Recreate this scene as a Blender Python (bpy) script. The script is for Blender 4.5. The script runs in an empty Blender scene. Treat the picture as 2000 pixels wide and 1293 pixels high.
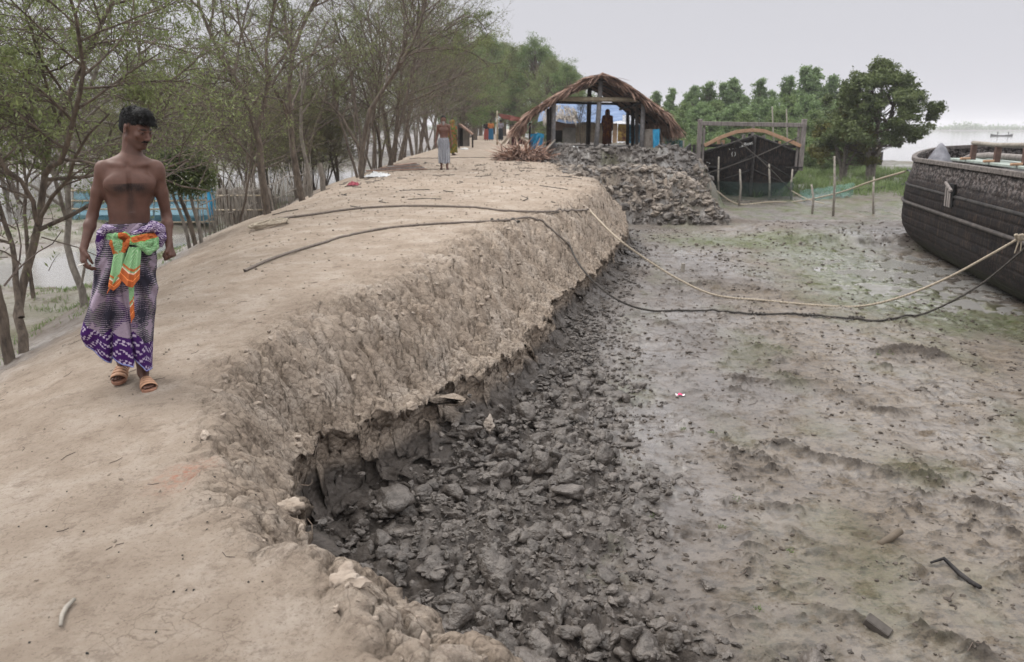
import bpy, math, random, os
import numpy as np
from mathutils import Vector, Matrix

# ------------------------------------------------------------------ camera, world, sun, exposure
scene = bpy.context.scene
COL = scene.collection
CAMZ = 3.0
PITCH = math.radians(14.3)
F = 1555.0                      # focal length in photograph pixels (2000 wide)
cam_d = bpy.data.cameras.new('camera')
cam_d.lens = 36.0 * F / 2000.0
cam_d.sensor_width = 36.0
cam_d.clip_start = 0.05
cam_d.clip_end = 6000
cam_d.dof.use_dof = True
cam_d.dof.focus_distance = 5.2
cam_d.dof.aperture_fstop = 3.5
cam = bpy.data.objects.new('camera', cam_d)
COL.objects.link(cam)
cam.location = (0, 0, CAMZ)
cam.rotation_euler = (math.pi / 2 - PITCH, 0, 0)
scene.camera = cam

SUN_EL, SUN_AZ = math.radians(50), math.radians(-60)     # azimuth from +Y towards +X
world = bpy.data.worlds.new('World')
scene.world = world
world.use_nodes = True
wn = world.node_tree.nodes; wl = world.node_tree.links
wn.clear()
w_out = wn.new('ShaderNodeOutputWorld'); w_bg = wn.new('ShaderNodeBackground')
sky = wn.new('ShaderNodeTexSky'); sky.sky_type = 'NISHITA'; sky.sun_disc = False
sky.sun_elevation = SUN_EL; sky.sun_rotation = SUN_AZ
sky.dust_density = 4.0; sky.air_density = 1.0
hsv = wn.new('ShaderNodeHueSaturation'); hsv.inputs['Saturation'].default_value = 0.12
hsv.inputs['Value'].default_value = 0.35
wl.new(sky.outputs[0], hsv.inputs['Color'])
# overcast veil: pale grey at the horizon, brighter towards the zenith
geo = wn.new('ShaderNodeTexCoord'); sep = wn.new('ShaderNodeSeparateXYZ')
wl.new(geo.outputs['Generated'], sep.inputs[0])
ramp = wn.new('ShaderNodeValToRGB')
SKYK = 9.4
ramp.color_ramp.elements[0].position = 0.0
ramp.color_ramp.elements[0].color = (0.690, 0.685, 0.735, 1)
ramp.color_ramp.elements[1].position = 1.0
ramp.color_ramp.elements[1].color = (1.0, 1.0, 1.0, 1)
e = ramp.color_ramp.elements.new(0.16); e.color = (0.655, 0.655, 0.70, 1)
wl.new(sep.outputs['Z'], ramp.inputs[0])
zmul = wn.new('ShaderNodeMapRange'); zmul.inputs['From Min'].default_value = 0.18
zmul.inputs['From Max'].default_value = 0.75; zmul.inputs['To Min'].default_value = SKYK
zmul.inputs['To Max'].default_value = SKYK * 2.5
wl.new(sep.outputs['Z'], zmul.inputs['Value'])
vm = wn.new('ShaderNodeVectorMath'); vm.operation = 'SCALE'
wl.new(ramp.outputs[0], vm.inputs[0]); wl.new(zmul.outputs[0], vm.inputs['Scale'])
mixw = wn.new('ShaderNodeMixRGB'); mixw.inputs[0].default_value = 0.97
wl.new(hsv.outputs[0], mixw.inputs[1]); wl.new(vm.outputs[0], mixw.inputs[2])
wl.new(mixw.outputs[0], w_bg.inputs['Color'])
w_bg.inputs['Strength'].default_value = 0.1
wl.new(w_bg.outputs[0], w_out.inputs[0])

sun_d = bpy.data.lights.new('sun', 'SUN'); sun_d.energy = 2.3; sun_d.angle = math.radians(28)
sun_d.color = (1.0, 0.965, 0.92)
sun = bpy.data.objects.new('sun', sun_d); COL.objects.link(sun)
sun.rotation_euler = (math.pi / 2 - SUN_EL, 0, -SUN_AZ + math.pi)
scene.view_settings.view_transform = 'Standard'
scene.view_settings.look = 'None'
scene.view_settings.exposure = 0.10
scene.view_settings.gamma = 1.0
scene.cycles.max_bounces = 6
scene.cycles.diffuse_bounces = 3
scene.cycles.transparent_max_bounces = 12

# ------------------------------------------------------------------ picture -> world helpers
def ray(px, py):
    cx = (px - 1000.0) / F; cy = -(py - 646.5) / F
    return (cx, math.cos(PITCH) + cy * math.sin(PITCH), -math.sin(PITCH) + cy * math.cos(PITCH))
def W(px, py, z):
    d = ray(px, py); t = (z - CAMZ) / d[2]
    return Vector((d[0] * t, d[1] * t, z))
def WD(px, py, Y):
    d = ray(px, py); t = Y / d[1]
    return Vector((d[0] * t, Y, CAMZ + d[2] * t))

# ------------------------------------------------------------------ noise
def _h(ix, iy, iz, seed):
    h = (ix.astype(np.int64) * 374761393 + iy.astype(np.int64) * 668265263 + iz * 2147483647 + seed * 1274126177) & 0xffffffff
    h = ((h ^ (h >> 13)) * 1274126177) & 0xffffffff
    h = ((h ^ (h >> 16)) * 2246822519) & 0xffffffff
    h = h ^ (h >> 15)
    return (h & 0xffffff).astype(np.float64) / 16777215.0
def pn(x, y, seed=0):
    """2D gradient noise, about -1..1"""
    x = np.asarray(x, float); y = np.asarray(y, float)
    x0 = np.floor(x); y0 = np.floor(y); fx = x - x0; fy = y - y0
    u = fx * fx * fx * (fx * (fx * 6 - 15) + 10); v = fy * fy * fy * (fy * (fy * 6 - 15) + 10)
    r = []
    for i in (0, 1):
        for j in (0, 1):
            a = _h(x0 + i, y0 + j, 0, seed) * 2 * np.pi
            r.append(np.cos(a) * (fx - i) + np.sin(a) * (fy - j))
    return ((r[0] * (1 - v) + r[1] * v) * (1 - u) + (r[2] * (1 - v) + r[3] * v) * u) * 1.5
def fbm(x, y, o=4, seed=0, g=0.5):
    s = 0; a = 1; f = 1; t = 0
    for i in range(o):
        s = s + a * pn(x * f + 13.7 * i, y * f - 7.3 * i, seed + i); t += a; a *= g; f *= 2.03
    return s / t
def worley(x, y, seed=0, jit=0.9):
    x = np.asarray(x, float); y = np.asarray(y, float)
    x0 = np.floor(x); y0 = np.floor(y)
    f1 = np.full(x.shape, 9.0); f2 = np.full(x.shape, 9.0); idd = np.zeros(x.shape)
    for i in (-1, 0, 1):
        for j in (-1, 0, 1):
            cx = x0 + i; cy = y0 + j
            px = cx + 0.5 + jit * (_h(cx, cy, 1, seed) - 0.5); py = cy + 0.5 + jit * (_h(cx, cy, 2, seed) - 0.5)
            d = np.hypot(px - x, py - y)
            c = d < f1
            f2 = np.where(c, f1, np.minimum(f2, d))
            idd = np.where(c, _h(cx, cy, 3, seed), idd)
            f1 = np.where(c, d, f1)
    return f1, f2, idd
def sst(a, b, x):
    t = np.clip((x - a) / (b - a), 0, 1)
    return t * t * (3 - 2 * t)
def lerp(a, b, t): return a + (b - a) * t

# ------------------------------------------------------------------ object helpers
def tag(o, label=None, cat=None, group=None, kind=None):
    if label: o['label'] = label
    if cat: o['category'] = cat
    if group: o['group'] = group
    if kind: o['kind'] = kind
    return o
def empty(name, loc=(0, 0, 0), rz=0.0):
    o = bpy.data.objects.new(name, None); COL.objects.link(o)
    o.location = loc; o.rotation_euler = (0, 0, rz); o.empty_display_size = 0.2
    return o
def mesh_obj(name, verts, faces, mats, parent=None, smooth=True, matidx=None, colors=None, uvs=None, attrs=None, loc=None):
    """faces: (n,4) int array, or list of polygons"""
    me = bpy.data.meshes.new(name)
    verts = np.asarray(verts, dtype=np.float32).reshape(-1, 3)
    if isinstance(faces, np.ndarray) and faces.ndim == 2:
        k = faces.shape[1]; nf = faces.shape[0]
        me.vertices.add(len(verts)); me.vertices.foreach_set('co', verts.ravel())
        me.loops.add(nf * k); me.loops.foreach_set('vertex_index', faces.astype(np.int32).ravel())
        me.polygons.add(nf)
        me.polygons.foreach_set('loop_start', np.arange(0, nf * k, k, dtype=np.int32))
        me.polygons.foreach_set('loop_total', np.full(nf, k, dtype=np.int32))
        me.update(calc_edges=True)
    else:
        me.from_pydata([tuple(map(float, v)) for v in verts], [], [tuple(map(int, f)) for f in faces])
        me.update()
    if not isinstance(mats, (list, tuple)): mats = [mats]
    for m in mats: me.materials.append(m)
    n = len(me.polygons)
    if matidx is not None: me.polygons.foreach_set('material_index', np.asarray(matidx, dtype=np.int32))
    me.polygons.foreach_set('use_smooth', np.full(n, bool(smooth)))
    if colors is not None:
        ca = me.color_attributes.new('Col', 'FLOAT_COLOR', 'POINT')
        c = np.ones((len(verts), 4), dtype=np.float32); c[:, :3] = colors
        ca.data.foreach_set('color', c.ravel())
    if attrs:
        for k_, a in attrs.items():
            at = me.attributes.new(k_, 'FLOAT', 'POINT')
            at.data.foreach_set('value', np.asarray(a, dtype=np.float32).ravel())
    o = bpy.data.objects.new(name, me); COL.objects.link(o)
    if parent is not None: o.parent = parent
    if loc is not None: o.location = loc
    return o
def copy_tree(o, parent=None):
    c = o.copy(); COL.objects.link(c); c.parent = parent
    for ch in list(o.children):
        copy_tree(ch, c)
    return c

class MB:
    """collects polygons of several shapes for ONE mesh"""
    def __init__(self): self.v = []; self.f = []; self.m = []; self.n = 0
    def add(self, v, f, mi=0):
        v = np.asarray(v, float).reshape(-1, 3)
        for q in f: self.f.append(tuple(int(i) + self.n for i in q)); self.m.append(mi)
        self.v.append(v); self.n += len(v); return self
    def box(self, c, s, R=None, mi=0, bev=0.0):
        hx, hy, hz = s[0] / 2, s[1] / 2, s[2] / 2
        b = min(bev, hx * .9, hy * .9, hz * .9)
        if b <= 0:
            v = np.array([(x, y, z) for x in (-hx, hx) for y in (-hy, hy) for z in (-hz, hz)])
            f = [(0, 1, 3, 2), (4, 6, 7, 5), (0, 4, 5, 1), (2, 3, 7, 6), (0, 2, 6, 4), (1, 5, 7, 3)]
        else:
            v = []; idx = {}
            for sx in (-1, 1):
                for sy in (-1, 1):
                    for sz in (-1, 1):
                        for a in range(3):
                            p = [sx * hx, sy * hy, sz * hz]
                            for q in range(3):
                                if q != a: p[q] -= (sx, sy, sz)[q] * b
                            idx[(sx, sy, sz, a)] = len(v); v.append(p)
            f = []
            for a in range(3):
                o = [q for q in range(3) if q != a]
                for s_ in (-1, 1):
                    q4 = []
                    for (i, j) in ((-1, -1), (1, -1), (1, 1), (-1, 1)):
                        k = [0, 0, 0]; k[a] = s_; k[o[0]] = i; k[o[1]] = j
                        q4.append(idx[(*k, a)])
                    f.append(q4)
            for a in range(3):
                o = [q for q in range(3) if q != a]
                for i in (-1, 1):
                    for j in (-1, 1):
                        k1 = [0, 0, 0]; k1[o[0]] = i; k1[o[1]] = j
                        A = list(k1); A[a] = -1; B = list(k1); B[a] = 1
                        f.append([idx[(*A, o[0])], idx[(*B, o[0])], idx[(*B, o[1])], idx[(*A, o[1])]])
            for sx in (-1, 1):
                for sy in (-1, 1):
                    for sz in (-1, 1):
                        f.append([idx[(sx, sy, sz, a)] for a in range(3)])
            v = np.array(v)
        if R is not None: v = v @ np.array(R).T
        return self.add(v + np.asarray(c, float), f, mi)
    def beam(self, p, q, w, h, mi=0, bev=0.004, up=(0, 0, 1)):
        p = np.asarray(p, float); q = np.asarray(q, float); d = q - p; L = np.linalg.norm(d); d /= L
        u = np.asarray(up, float)
        if abs(d @ u) > 0.95: u = np.array([1.0, 0, 0])
        s = np.cross(d, u); s /= np.linalg.norm(s); u = np.cross(s, d)
        R = np.stack([d, s, u], 1)
        return self.box((p + q) / 2, (L, w, h), R, mi, bev)
    def tube(self, pts, r, sides=6, mi=0, cap=True):
        v, f = tube(pts, r, sides, cap)
        return self.add(v, f, mi)
    def build(self, name, mats, parent=None, smooth=False, loc=None):
        o = mesh_obj(name, np.concatenate(self.v), self.f, mats, parent, smooth, self.m, loc=loc)
        bmfix(o.data)
        return o
def bmfix(me):
    import bmesh
    b = bmesh.new(); b.from_mesh(me); bmesh.ops.recalc_face_normals(b, faces=b.faces); b.to_mesh(me); b.free()
def tube(pts, r, sides=6, cap=True):
    pts = np.asarray(pts, float); n = len(pts)
    r = np.broadcast_to(np.asarray(r, float), (n,))
    t = np.gradient(pts, axis=0); t /= np.linalg.norm(t, axis=1)[:, None] + 1e-9
    u = np.array([0.0, 0, 1]) if abs(t[0][2]) < .9 else np.array([1.0, 0, 0])
    a = np.arange(sides) / sides * 2 * np.pi; vs = np.zeros((n, sides, 3))
    for i in range(n):
        s = np.cross(t[i], u); s /= np.linalg.norm(s) + 1e-9; u = np.cross(s, t[i])
        vs[i] = pts[i] + r[i] * (np.cos(a)[:, None] * s + np.sin(a)[:, None] * u)
    f = []
    for i in range(n - 1):
        for j in range(sides):
            k = (j + 1) % sides
            f.append((i * sides + j, i * sides + k, (i + 1) * sides + k, (i + 1) * sides + j))
    if cap:
        f.append(tuple(range(sides))[::-1]); f.append(tuple((n - 1) * sides + j for j in range(sides)))
    return vs.reshape(-1, 3), f
def catmull(P, n):
    P = np.asarray(P, float); m = len(P)
    t = np.linspace(0, m - 1, n); i = np.clip(t.astype(int), 0, m - 2); u = (t - i)[:, None]
    p0 = P[np.maximum(i - 1, 0)]; p1 = P[i]; p2 = P[i + 1]; p3 = P[np.minimum(i + 2, m - 1)]
    return 0.5 * ((2 * p1) + (-p0 + p2) * u + (2 * p0 - 5 * p1 + 4 * p2 - p3) * u * u + (-p0 + 3 * p1 - 3 * p2 + p3) * u ** 3)
def quadgrid(nu, nv, wrap=False):
    a = np.arange(nu * nv).reshape(nu, nv)
    if wrap: a = np.concatenate([a, a[:1]], 0)
    return np.stack([a[:-1, :-1].ravel(), a[1:, :-1].ravel(), a[1:, 1:].ravel(), a[:-1, 1:].ravel()], 1)

# ------------------------------------------------------------------ materials
def new_mat(name):
    m = bpy.data.materials.new(name); m.use_nodes = True
    nt = m.node_tree; b = nt.nodes['Principled BSDF']
    return m, nt, b
def mat(name, col, rough=0.8, var=0.25, scale=6.0, bump=0.3, bscale=40.0, col2=None, spec=0.3, detail=6, stretch=(1, 1, 1), island=0.0, metallic=0.0, bdist=0.01):
    m, nt, b = new_mat(name); N = nt.nodes; L = nt.links
    tc = N.new('ShaderNodeTexCoord'); mp = N.new('ShaderNodeMapping'); mp.inputs['Scale'].default_value = stretch
    L.new(tc.outputs['Object'], mp.inputs[0])
    n = N.new('ShaderNodeTexNoise'); n.inputs['Scale'].default_value = scale; n.inputs['Detail'].default_value = detail
    n.inputs['Roughness'].default_value = 0.65
    L.new(mp.outputs[0], n.inputs[0])
    r = N.new('ShaderNodeValToRGB')
    c = np.array(col[:3]); c2 = np.array(col2[:3]) if col2 is not None else c * (1 + var)
    c1 = c * (1 - var) if col2 is None else c
    r.color_ramp.elements[0].color = (*c1, 1); r.color_ramp.elements[0].position = 0.35
    r.color_ramp.elements[1].color = (*c2, 1); r.color_ramp.elements[1].position = 0.66
    L.new(n.outputs[0], r.inputs[0]); last = r.outputs[0]
    if island > 0:
        g = N.new('ShaderNodeNewGeometry'); mr = N.new('ShaderNodeMapRange')
        mr.inputs['To Min'].default_value = 1 - island; mr.inputs['To Max'].default_value = 1 + island
        L.new(g.outputs['Random Per Island'], mr.inputs[0])
        s = N.new('ShaderNodeVectorMath'); s.operation = 'SCALE'
        L.new(last, s.inputs[0]); L.new(mr.outputs[0], s.inputs['Scale']); last = s.outputs[0]
    L.new(last, b.inputs['Base Color'])
    b.inputs['Roughness'].default_value = rough; b.inputs['Specular IOR Level'].default_value = spec
    b.inputs['Metallic'].default_value = metallic
    if bump > 0:
        n2 = N.new('ShaderNodeTexNoise'); n2.inputs['Scale'].default_value = bscale; n2.inputs['Detail'].default_value = 5
        L.new(mp.outputs[0], n2.inputs[0])
        bp = N.new('ShaderNodeBump'); bp.inputs['Strength'].default_value = bump; bp.inputs['Distance'].default_value = bdist
        L.new(n2.outputs[0], bp.inputs['Height']); L.new(bp.outputs[0], b.inputs['Normal'])
    return m
def colmat(name, rough=0.7, bump=0.2, bscale=200.0, spec=0.3, noise=0.12, nscale=60, sheen=0, bdist=0.003, sss=0):
    """base colour from the mesh's own 'Col' attribute"""
    m, nt, b = new_mat(name); N = nt.nodes; L = nt.links
    at = N.new('ShaderNodeAttribute'); at.attribute_name = 'Col'
    tc = N.new('ShaderNodeTexCoord'); n = N.new('ShaderNodeTexNoise'); n.inputs['Scale'].default_value = nscale
    n.inputs['Detail'].default_value = 6; L.new(tc.outputs['Object'], n.inputs[0])
    mr = N.new('ShaderNodeMapRange'); mr.inputs['From Min'].default_value = .3; mr.inputs['From Max'].default_value = .7
    mr.inputs['To Min'].default_value = 1 - noise; mr.inputs['To Max'].default_value = 1 + noise
    L.new(n.outputs[0], mr.inputs[0])
    s = N.new('ShaderNodeVectorMath'); s.operation = 'SCALE'; L.new(at.outputs['Color'], s.inputs[0]); L.new(mr.outputs[0], s.inputs['Scale'])
    L.new(s.outputs[0], b.inputs['Base Color'])
    b.inputs['Roughness'].default_value = rough; b.inputs['Specular IOR Level'].default_value = spec
    if sheen: b.inputs['Sheen Weight'].default_value = sheen
    if bump > 0:
        n2 = N.new('ShaderNodeTexNoise'); n2.inputs['Scale'].default_value = bscale; n2.inputs['Detail'].default_value = 4
        L.new(tc.outputs['Object'], n2.inputs[0])
        bp = N.new('ShaderNodeBump'); bp.inputs['Strength'].default_value = bump; bp.inputs['Distance'].default_value = bdist
        L.new(n2.outputs[0], bp.inputs['Height']); L.new(bp.outputs[0], b.inputs['Normal'])
    return m
# ------------------------------------------------------------------ ground (dike, cliff, mud flat, lowland)
# lip of the eroded bank, world metres: x, y, z of the lip, z of the crest above it, shoulder width, base z
LIP = np.array([
 (4.6, 0.2, 1.20, 1.42, .40, .25), (2.2, 1.15, 1.20, 1.42, .40, .25), (1.0, 1.72, 1.18, 1.42, .35, .2), (0.35, 2.12, 1.17, 1.42, .35, .15), (-0.04, 2.37, 1.16, 1.41, .30, .1), (-0.28, 2.60, 1.20, 1.41, .28, .1),
 (-0.49, 2.84, 1.19, 1.41, .26, .1), (-0.66, 3.02, 1.14, 1.41, .30, .08), (-0.88, 3.22, 1.08, 1.41, .35, .02), (-1.05, 3.66, 1.02, 1.41, .40, 0),
 (-1.25, 4.26, .95, 1.41, .42, 0), (-1.42, 4.90, .84, 1.42, .50, 0), (-1.45, 5.50, .74, 1.43, .60, .05), (-1.18, 5.98, .66, 1.44, .85, .12),
 (-0.69, 6.75, .62, 1.45, 1.1, .15), (-0.35, 7.50, .58, 1.45, 1.15, .18), (0.0, 8.6, .53, 1.45, 1.2, .15), (0.38, 9.98, .50, 1.46, 1.25, .12),
 (0.82, 12.3, .46, 1.42, 1.2, .1), (1.63, 14.72, .44, 1.35, 1.1, .1), (2.45, 18.0, .45, 1.38, 1.0, .1), (2.97, 20.3, .55, 1.48, .9, .1),
 (2.95, 22.6, .95, 1.58, .8, .3), (2.3, 24.6, 1.35, 1.62, .8, .8), (2.2, 27.0, 1.5, 1.66, .9, 1.3), (2.3, 45, 1.6, 1.9, 1.0, .7), (2.3, 90, 1.5, 2.0, 1.2, .3), (2.3, 420, 1.5, 2.0, 1.2, .3)])
LIPC = catmull(LIP, 190)
BANK = np.array([(2.6, 23.5), (3.5, 25.6), (5.2, 25.5), (6.9, 25.2), (7.5, 27.6), (7.4, 30), (8.0, 33.2), (9.3, 37), (10.5, 42), (11, 52), (-2, 52), (-2, 23.5)], float)
PLAT = np.array([(1.0, 30.9), (3.4, 30.2), (6.0, 30.4), (7.6, 31.6), (8.2, 36), (8.4, 44), (0.9, 44), (0.7, 34)], float)

def polydist(x, y, P, closed=False):
    """unsigned distance to polyline, with the fractional index of the nearest point"""
    best = np.full(x.shape, 1e9); par = np.zeros(x.shape)
    n = len(P); m = n if closed else n - 1
    for i in range(m):
        a = P[i][:2]; b = P[(i + 1) % n][:2]; ab = b - a
        t = np.clip(((x - a[0]) * ab[0] + (y - a[1]) * ab[1]) / (ab @ ab + 1e-12), 0, 1)
        d = (x - a[0] - t * ab[0]) ** 2 + (y - a[1] - t * ab[1]) ** 2
        c = d < best; best = np.where(c, d, best); par = np.where(c, i + t, par)
    return np.sqrt(best), par
def inpoly(x, y, P):
    ins = np.zeros(x.shape, bool); n = len(P)
    for i in range(n):
        a = P[i]; b = P[(i + 1) % n]
        c = ((a[1] > y) != (b[1] > y)) & (x < (b[0] - a[0]) * (y - a[1]) / (b[1] - a[1] + 1e-12) + a[0])
        ins ^= c
    return ins
LANDP = np.concatenate([LIPC[:, :2], [(-40, 420), (-40, -30), (4.6, -30)]])

PONDS = [  # image outlines at water level, turned into world outlines
 [(-260, 515), (0, 506), (100, 482), (200, 470), (330, 458), (446, 450), (440, 490), (400, 484), (340, 500), (240, 555), (140, 578), (0, 578), (-260, 600)],
 [(-300, 380), (60, 385), (130, 392), (135, 405), (60, 425), (40, 450), (-60, 455), (-300, 470)],
]
PONDW = [np.array([W(px, py, -0.1)[:2] for px, py in p]) for p in PONDS]
RIDGES = [(np.array([tuple(W(*q, 0.))[:2] for q in pl]), w, h) for pl, w, h in (
 ([(1530, 872), (1590, 893), (1650, 905), (1700, 918), (1760, 930), (1822, 940)], .17, .075), ([(1735, 690), (1775, 684), (1830, 700)], .34, .09), ([(1640, 770), (1700, 800), (1760, 812)], .16, .05),
 ([(1600, 1195), (1660, 1210), (1705, 1225)], .10, .05), ([(1900, 990), (1960, 1000)], .14, .06), ([(1540, 1030), (1600, 1075), (1680, 1110)], .07, .03), ([(1800, 1240), (1870, 1255), (1930, 1290)], .12, .06),
 ([(1440, 740), (1520, 752), (1600, 748)], .16, .04), ([(1240, 620), (1330, 640), (1400, 636)], .20, .04), ([(1500, 990), (1560, 1000)], .12, .05), ([(1300, 560), (1420, 556), (1500, 570)], .25, .04))]
def left_edge(y):
    return np.interp(y, [-5, 0, 3, 5, 8, 12, 16, 24, 40, 60, 90, 200], [-2.6, -2.7, -3.0, -3.3, -3.9, -4.4, -4.9, -5.0, -5.0, -4.9, -5.5, -6])
def ground_fields(x, y):
    """height and masks at world x, y (1-D arrays)"""
    n7 = fbm(x * 8, y * 8, 4, 62, .6); n1 = fbm(x * .9, y * .9, 4, 11); n2 = fbm(x * 3.1, y * 3.1, 4, 31)
    near = (x > -6) & (x < 8) & (y < 60)
    # irregular lip
    nq = fbm(x * 1.9, y * 1.9, 3, 19); wx = x + .10 * n1 + .07 * n2 + .15 * nq; wy = y + .16 * fbm(x * .9 + 50, y * .9, 4, 17) + .045 * fbm(x * 3.3, y * 3.3 + 9, 4, 37)
    d = np.full(x.shape, 50.0); par = np.zeros(x.shape)
    idx = np.where(near)[0]
    dd, pp = polydist(wx[idx], wy[idx], LIPC); ins = inpoly(wx[idx], wy[idx], LANDP)
    d[idx] = np.where(ins, -dd, dd); par[idx] = pp
    far = np.where(~near)[0]
    insf = inpoly(wx[far], wy[far], LANDP)
    d[far] = np.where(insf, -20, 20.0)
    fy = far[(y[far] >= 60)]
    d[fy] = x[fy] - 2.3; 
    par[fy] = np.interp(y[fy], LIPC[:, 1][150:], np.arange(150, len(LIPC)))
    k = np.arange(len(LIPC))
    zl = np.interp(par, k, LIPC[:, 2]); zc = np.interp(par, k, LIPC[:, 3]); sw = np.interp(par, k, LIPC[:, 4]); zb = np.interp(par, k, LIPC[:, 5])
    # dike top
    zt = np.interp(y, [-5, 0, 5, 10, 16, 23, 40, 70, 500], [1.40, 1.42, 1.45, 1.50, 1.58, 1.74, 1.92, 2.0, 2.0])
    zt = zt + .035 * fbm(x * .5, y * .5, 3, 5) + .018 * n2 + .006 * n7 - .012 * sst(.25, .6, fbm(x * 4.2, y * 4.2, 3, 55))
    zt = lerp(zc, zt, sst(.0, 2.2, -d))
    # left slope
    xe = left_edge(y) + .35 * fbm(x * .25, y * .25, 2, 71)
    l = xe - x
    ls = np.sqrt((l + .3) ** 2 + .8) * .5 + (l + .3) * .5            # soft ramp
    n3 = fbm(x * 6, y * 6, 3, 91)
    zland = zt - ls * .46 - .05 * sst(0, 1, l) * n3
    # lowland on the left
    bump = fbm(x * .35, y * .35, 4, 101)
    zlow = .14 + .22 * bump + .04 * n2
    pd = np.full(x.shape, 9.0)
    li = np.where((x < -5) & (y > 5) & (y < 60))[0]
    lwx = x[li] + .5 * bump[li]; lwy = y[li] + .5 * n1[li]
    for P in PONDW:
        q, _ = polydist(lwx, lwy, P, True); s = np.where(inpoly(lwx, lwy, P), -q, q)
        pd[li] = np.minimum(pd[li], s)
    zlow = zlow + (-.10 + np.clip(pd, -2, .8) * .30 - .10 * sst(.3, -.5, pd) ) * (pd < 9) * 1.0 - (.05 * (pd < 9))
    zlow = np.maximum(zlow, -1.2)
    riv = sst(34, 40, y + 3 * bump - .15 * (x + 10)) * sst(70, 60, y + 3 * bump)
    zlow = zlow - riv * 1.0
    zlow = np.where(y > 60, np.maximum(zlow, -.5 + 1.0 * sst(60, 72, y + 3 * bump)), zlow)
    zleft = np.maximum(zland, zlow)
    # shoulder down to the lip
    t = sst(0.0, 1.0, -d / sw)
    lump1, l1b, lid = worley(x * 7 + .5 * n2, y * 7 + .5 * n1, 3)
    lump2, l2b, _ = worley(x * 17 + .4 * n2, y * 17, 4)
    er = (1 - sst(.5, 1.6, -d / sw)) * (d < .6)                         # erosion zone strength
    lb, lbb, lbi = worley(x * 3.1 + .5 * n2, y * 3.1 + .4 * n1, 6); lumps = er * (.115 * (0.6 - lb) * (.4 + lbi) + .060 * (0.7 - lump1) + .018 * (.7 - lump2) + .05 * n2 + .010 * n7) - er * .055 * sst(.12, .0, l1b - lump1) * (lid > .4) - er * .07 * sst(.10, 0, lbb - lb) * (lbi > .35)
    gul = fbm(par * 1.3, -d * .6, 3, 41)
    zsh = lerp(zl + .10 * n1, zleft, t ** .8) + lumps - .20 * np.interp(y, [0, 5, 6.5], [.15, .3, 1]) * er * sst(.10, .5, gul) * sst(-.02, .3, -d)
    # mud side
    mud = .02 * n1 + .018 * n2
    m1, m1b, _ = worley(x * 2.6 + .8 * n1, y * 2.6 + .8 * n2, 8)
    m2, m2b, mid = worley(x * 6.3 + .5 * n2, y * 6.3, 9)
    m3, m3b, _ = worley(x * 14, y * 14 + .6 * n2, 10)
    yy = np.clip(y, 1, 30)
    wpit = sst(2.4, 1.1, d + .5 * n1) * sst(13.5, 8.0, y) * (d > 0)
    edge = np.interp(y, [0, 4, 5, 6, 7, 9, 12, 16], [2.3, 1.9, 2.0, 1.9, 1.35, .9, .5, .3])
    pit = sst(.60, -.40, (d - edge) / 1.0 + .35 * n1 + .3 * n2) * (d > -.3) * sst(24, 20, y)
    heap = .12 * sst(edge, 0, d) * (0.5 + n1 * .8) * sst(20, 10, y)
    rid = 1 - np.abs(fbm(x * 3.2, y * 3.2, 4, 68, .6)) * 2.4
    clod = pit * (.13 * (.55 - m1) + .10 * (.5 - m2) * (.3 + 1.2 * mid) + .035 * (.5 - m3) + .07 * rid * sst(-.3, .4, n2) + .05 * n7) + pit * heap * 1.6
    blot = sst(-.1, .5, fbm(x * .7, y * .7, 3, 61))
    rough = (1 - pit) * (.040 * sst(.10, .50, n2 + .5 * n7) * (.25 + .75 * blot) + .014 * n7 + .035 * sst(.42, .75, fbm(x * 2.2, y * 3.4, 4, 66) + .45 * n7))
    ridges = (1 - pit) * .05 * sst(.25, .0, np.abs(fbm(x * .55 + .3 * y, y * 1.0, 3, 63)) * 2.2) * sst(0, .5, fbm(x * 3, y * 5, 4, 64))
    foot = (1 - pit) * (y < 16) * (lambda w_: -.022 * sst(.17, .10, w_ + .08 * n2) + .012 * sst(.10, .17, w_) * sst(.26, .18, w_))(worley(x * 1.1 + .55 * y, y * 2.3 - .5 * x, 12)[0] + .05 * n7)
    rdg = np.zeros_like(x)
    for P_, w_, h_ in RIDGES:
        i_ = np.where((x > P_[:, 0].min() - .6) & (x < P_[:, 0].max() + .6) & (y > P_[:, 1].min() - .6) & (y < P_[:, 1].max() + .6))[0]
        if len(i_):
            q_, _ = polydist(x[i_] + .06 * n2[i_] + .03 * n7[i_], y[i_] + .09 * n2[i_], P_); rdg[i_] = np.maximum(rdg[i_], h_ * sst(w_, 0, q_ + .05 * n7[i_]) * (.4 + 1.6 * np.abs(n7[i_]) + .5 * sst(-.2, .4, n2[i_])))
    n22 = fbm(x * 9, y * 15, 4, 69, .62); marks = (1 - .6 * pit) * (d > .3) * (y < 26) * sst(.30, .52, n22 + .30 * blot + .25 * n2 - .05) * np.interp(y, [0, 6, 25], [1, 1, .7])
    streak = (1 - pit) * .030 * sst(.22, .62, fbm(x * 1.1 + .5 * y, y * 3.0, 5, 67, .6)) * (d > .3)
    talus = (zb + .05 * n2) * sst(.85, 0.0, d) ** 1.5 + .12 * sst(.5, 0, d) * (n1 + .3) * (d > 0)
    zmud = mud + clod + rough + ridges + foot + talus + rdg + streak + .016 * marks
    # channel with wet mud beside the second boat
    ch = sst(1.8, .0, np.hypot((x - 9.0) / 2.2, (y - 16.5) / 3.2) + .5 * n1 - .4) * (x > 5) * (y < 22)
    zmud = zmud - .135 * ch * (.55 + .9 * sst(-.3, .3, n2 + n1))
    # river to the right
    sh = np.interp(y, [-50, 10, 25, 40, 60, 78, 90, 120, 140, 150], [60, 50, 44, 44, 40, 33, 30, 34, 34, -2]) + 2.5 * n1
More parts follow.
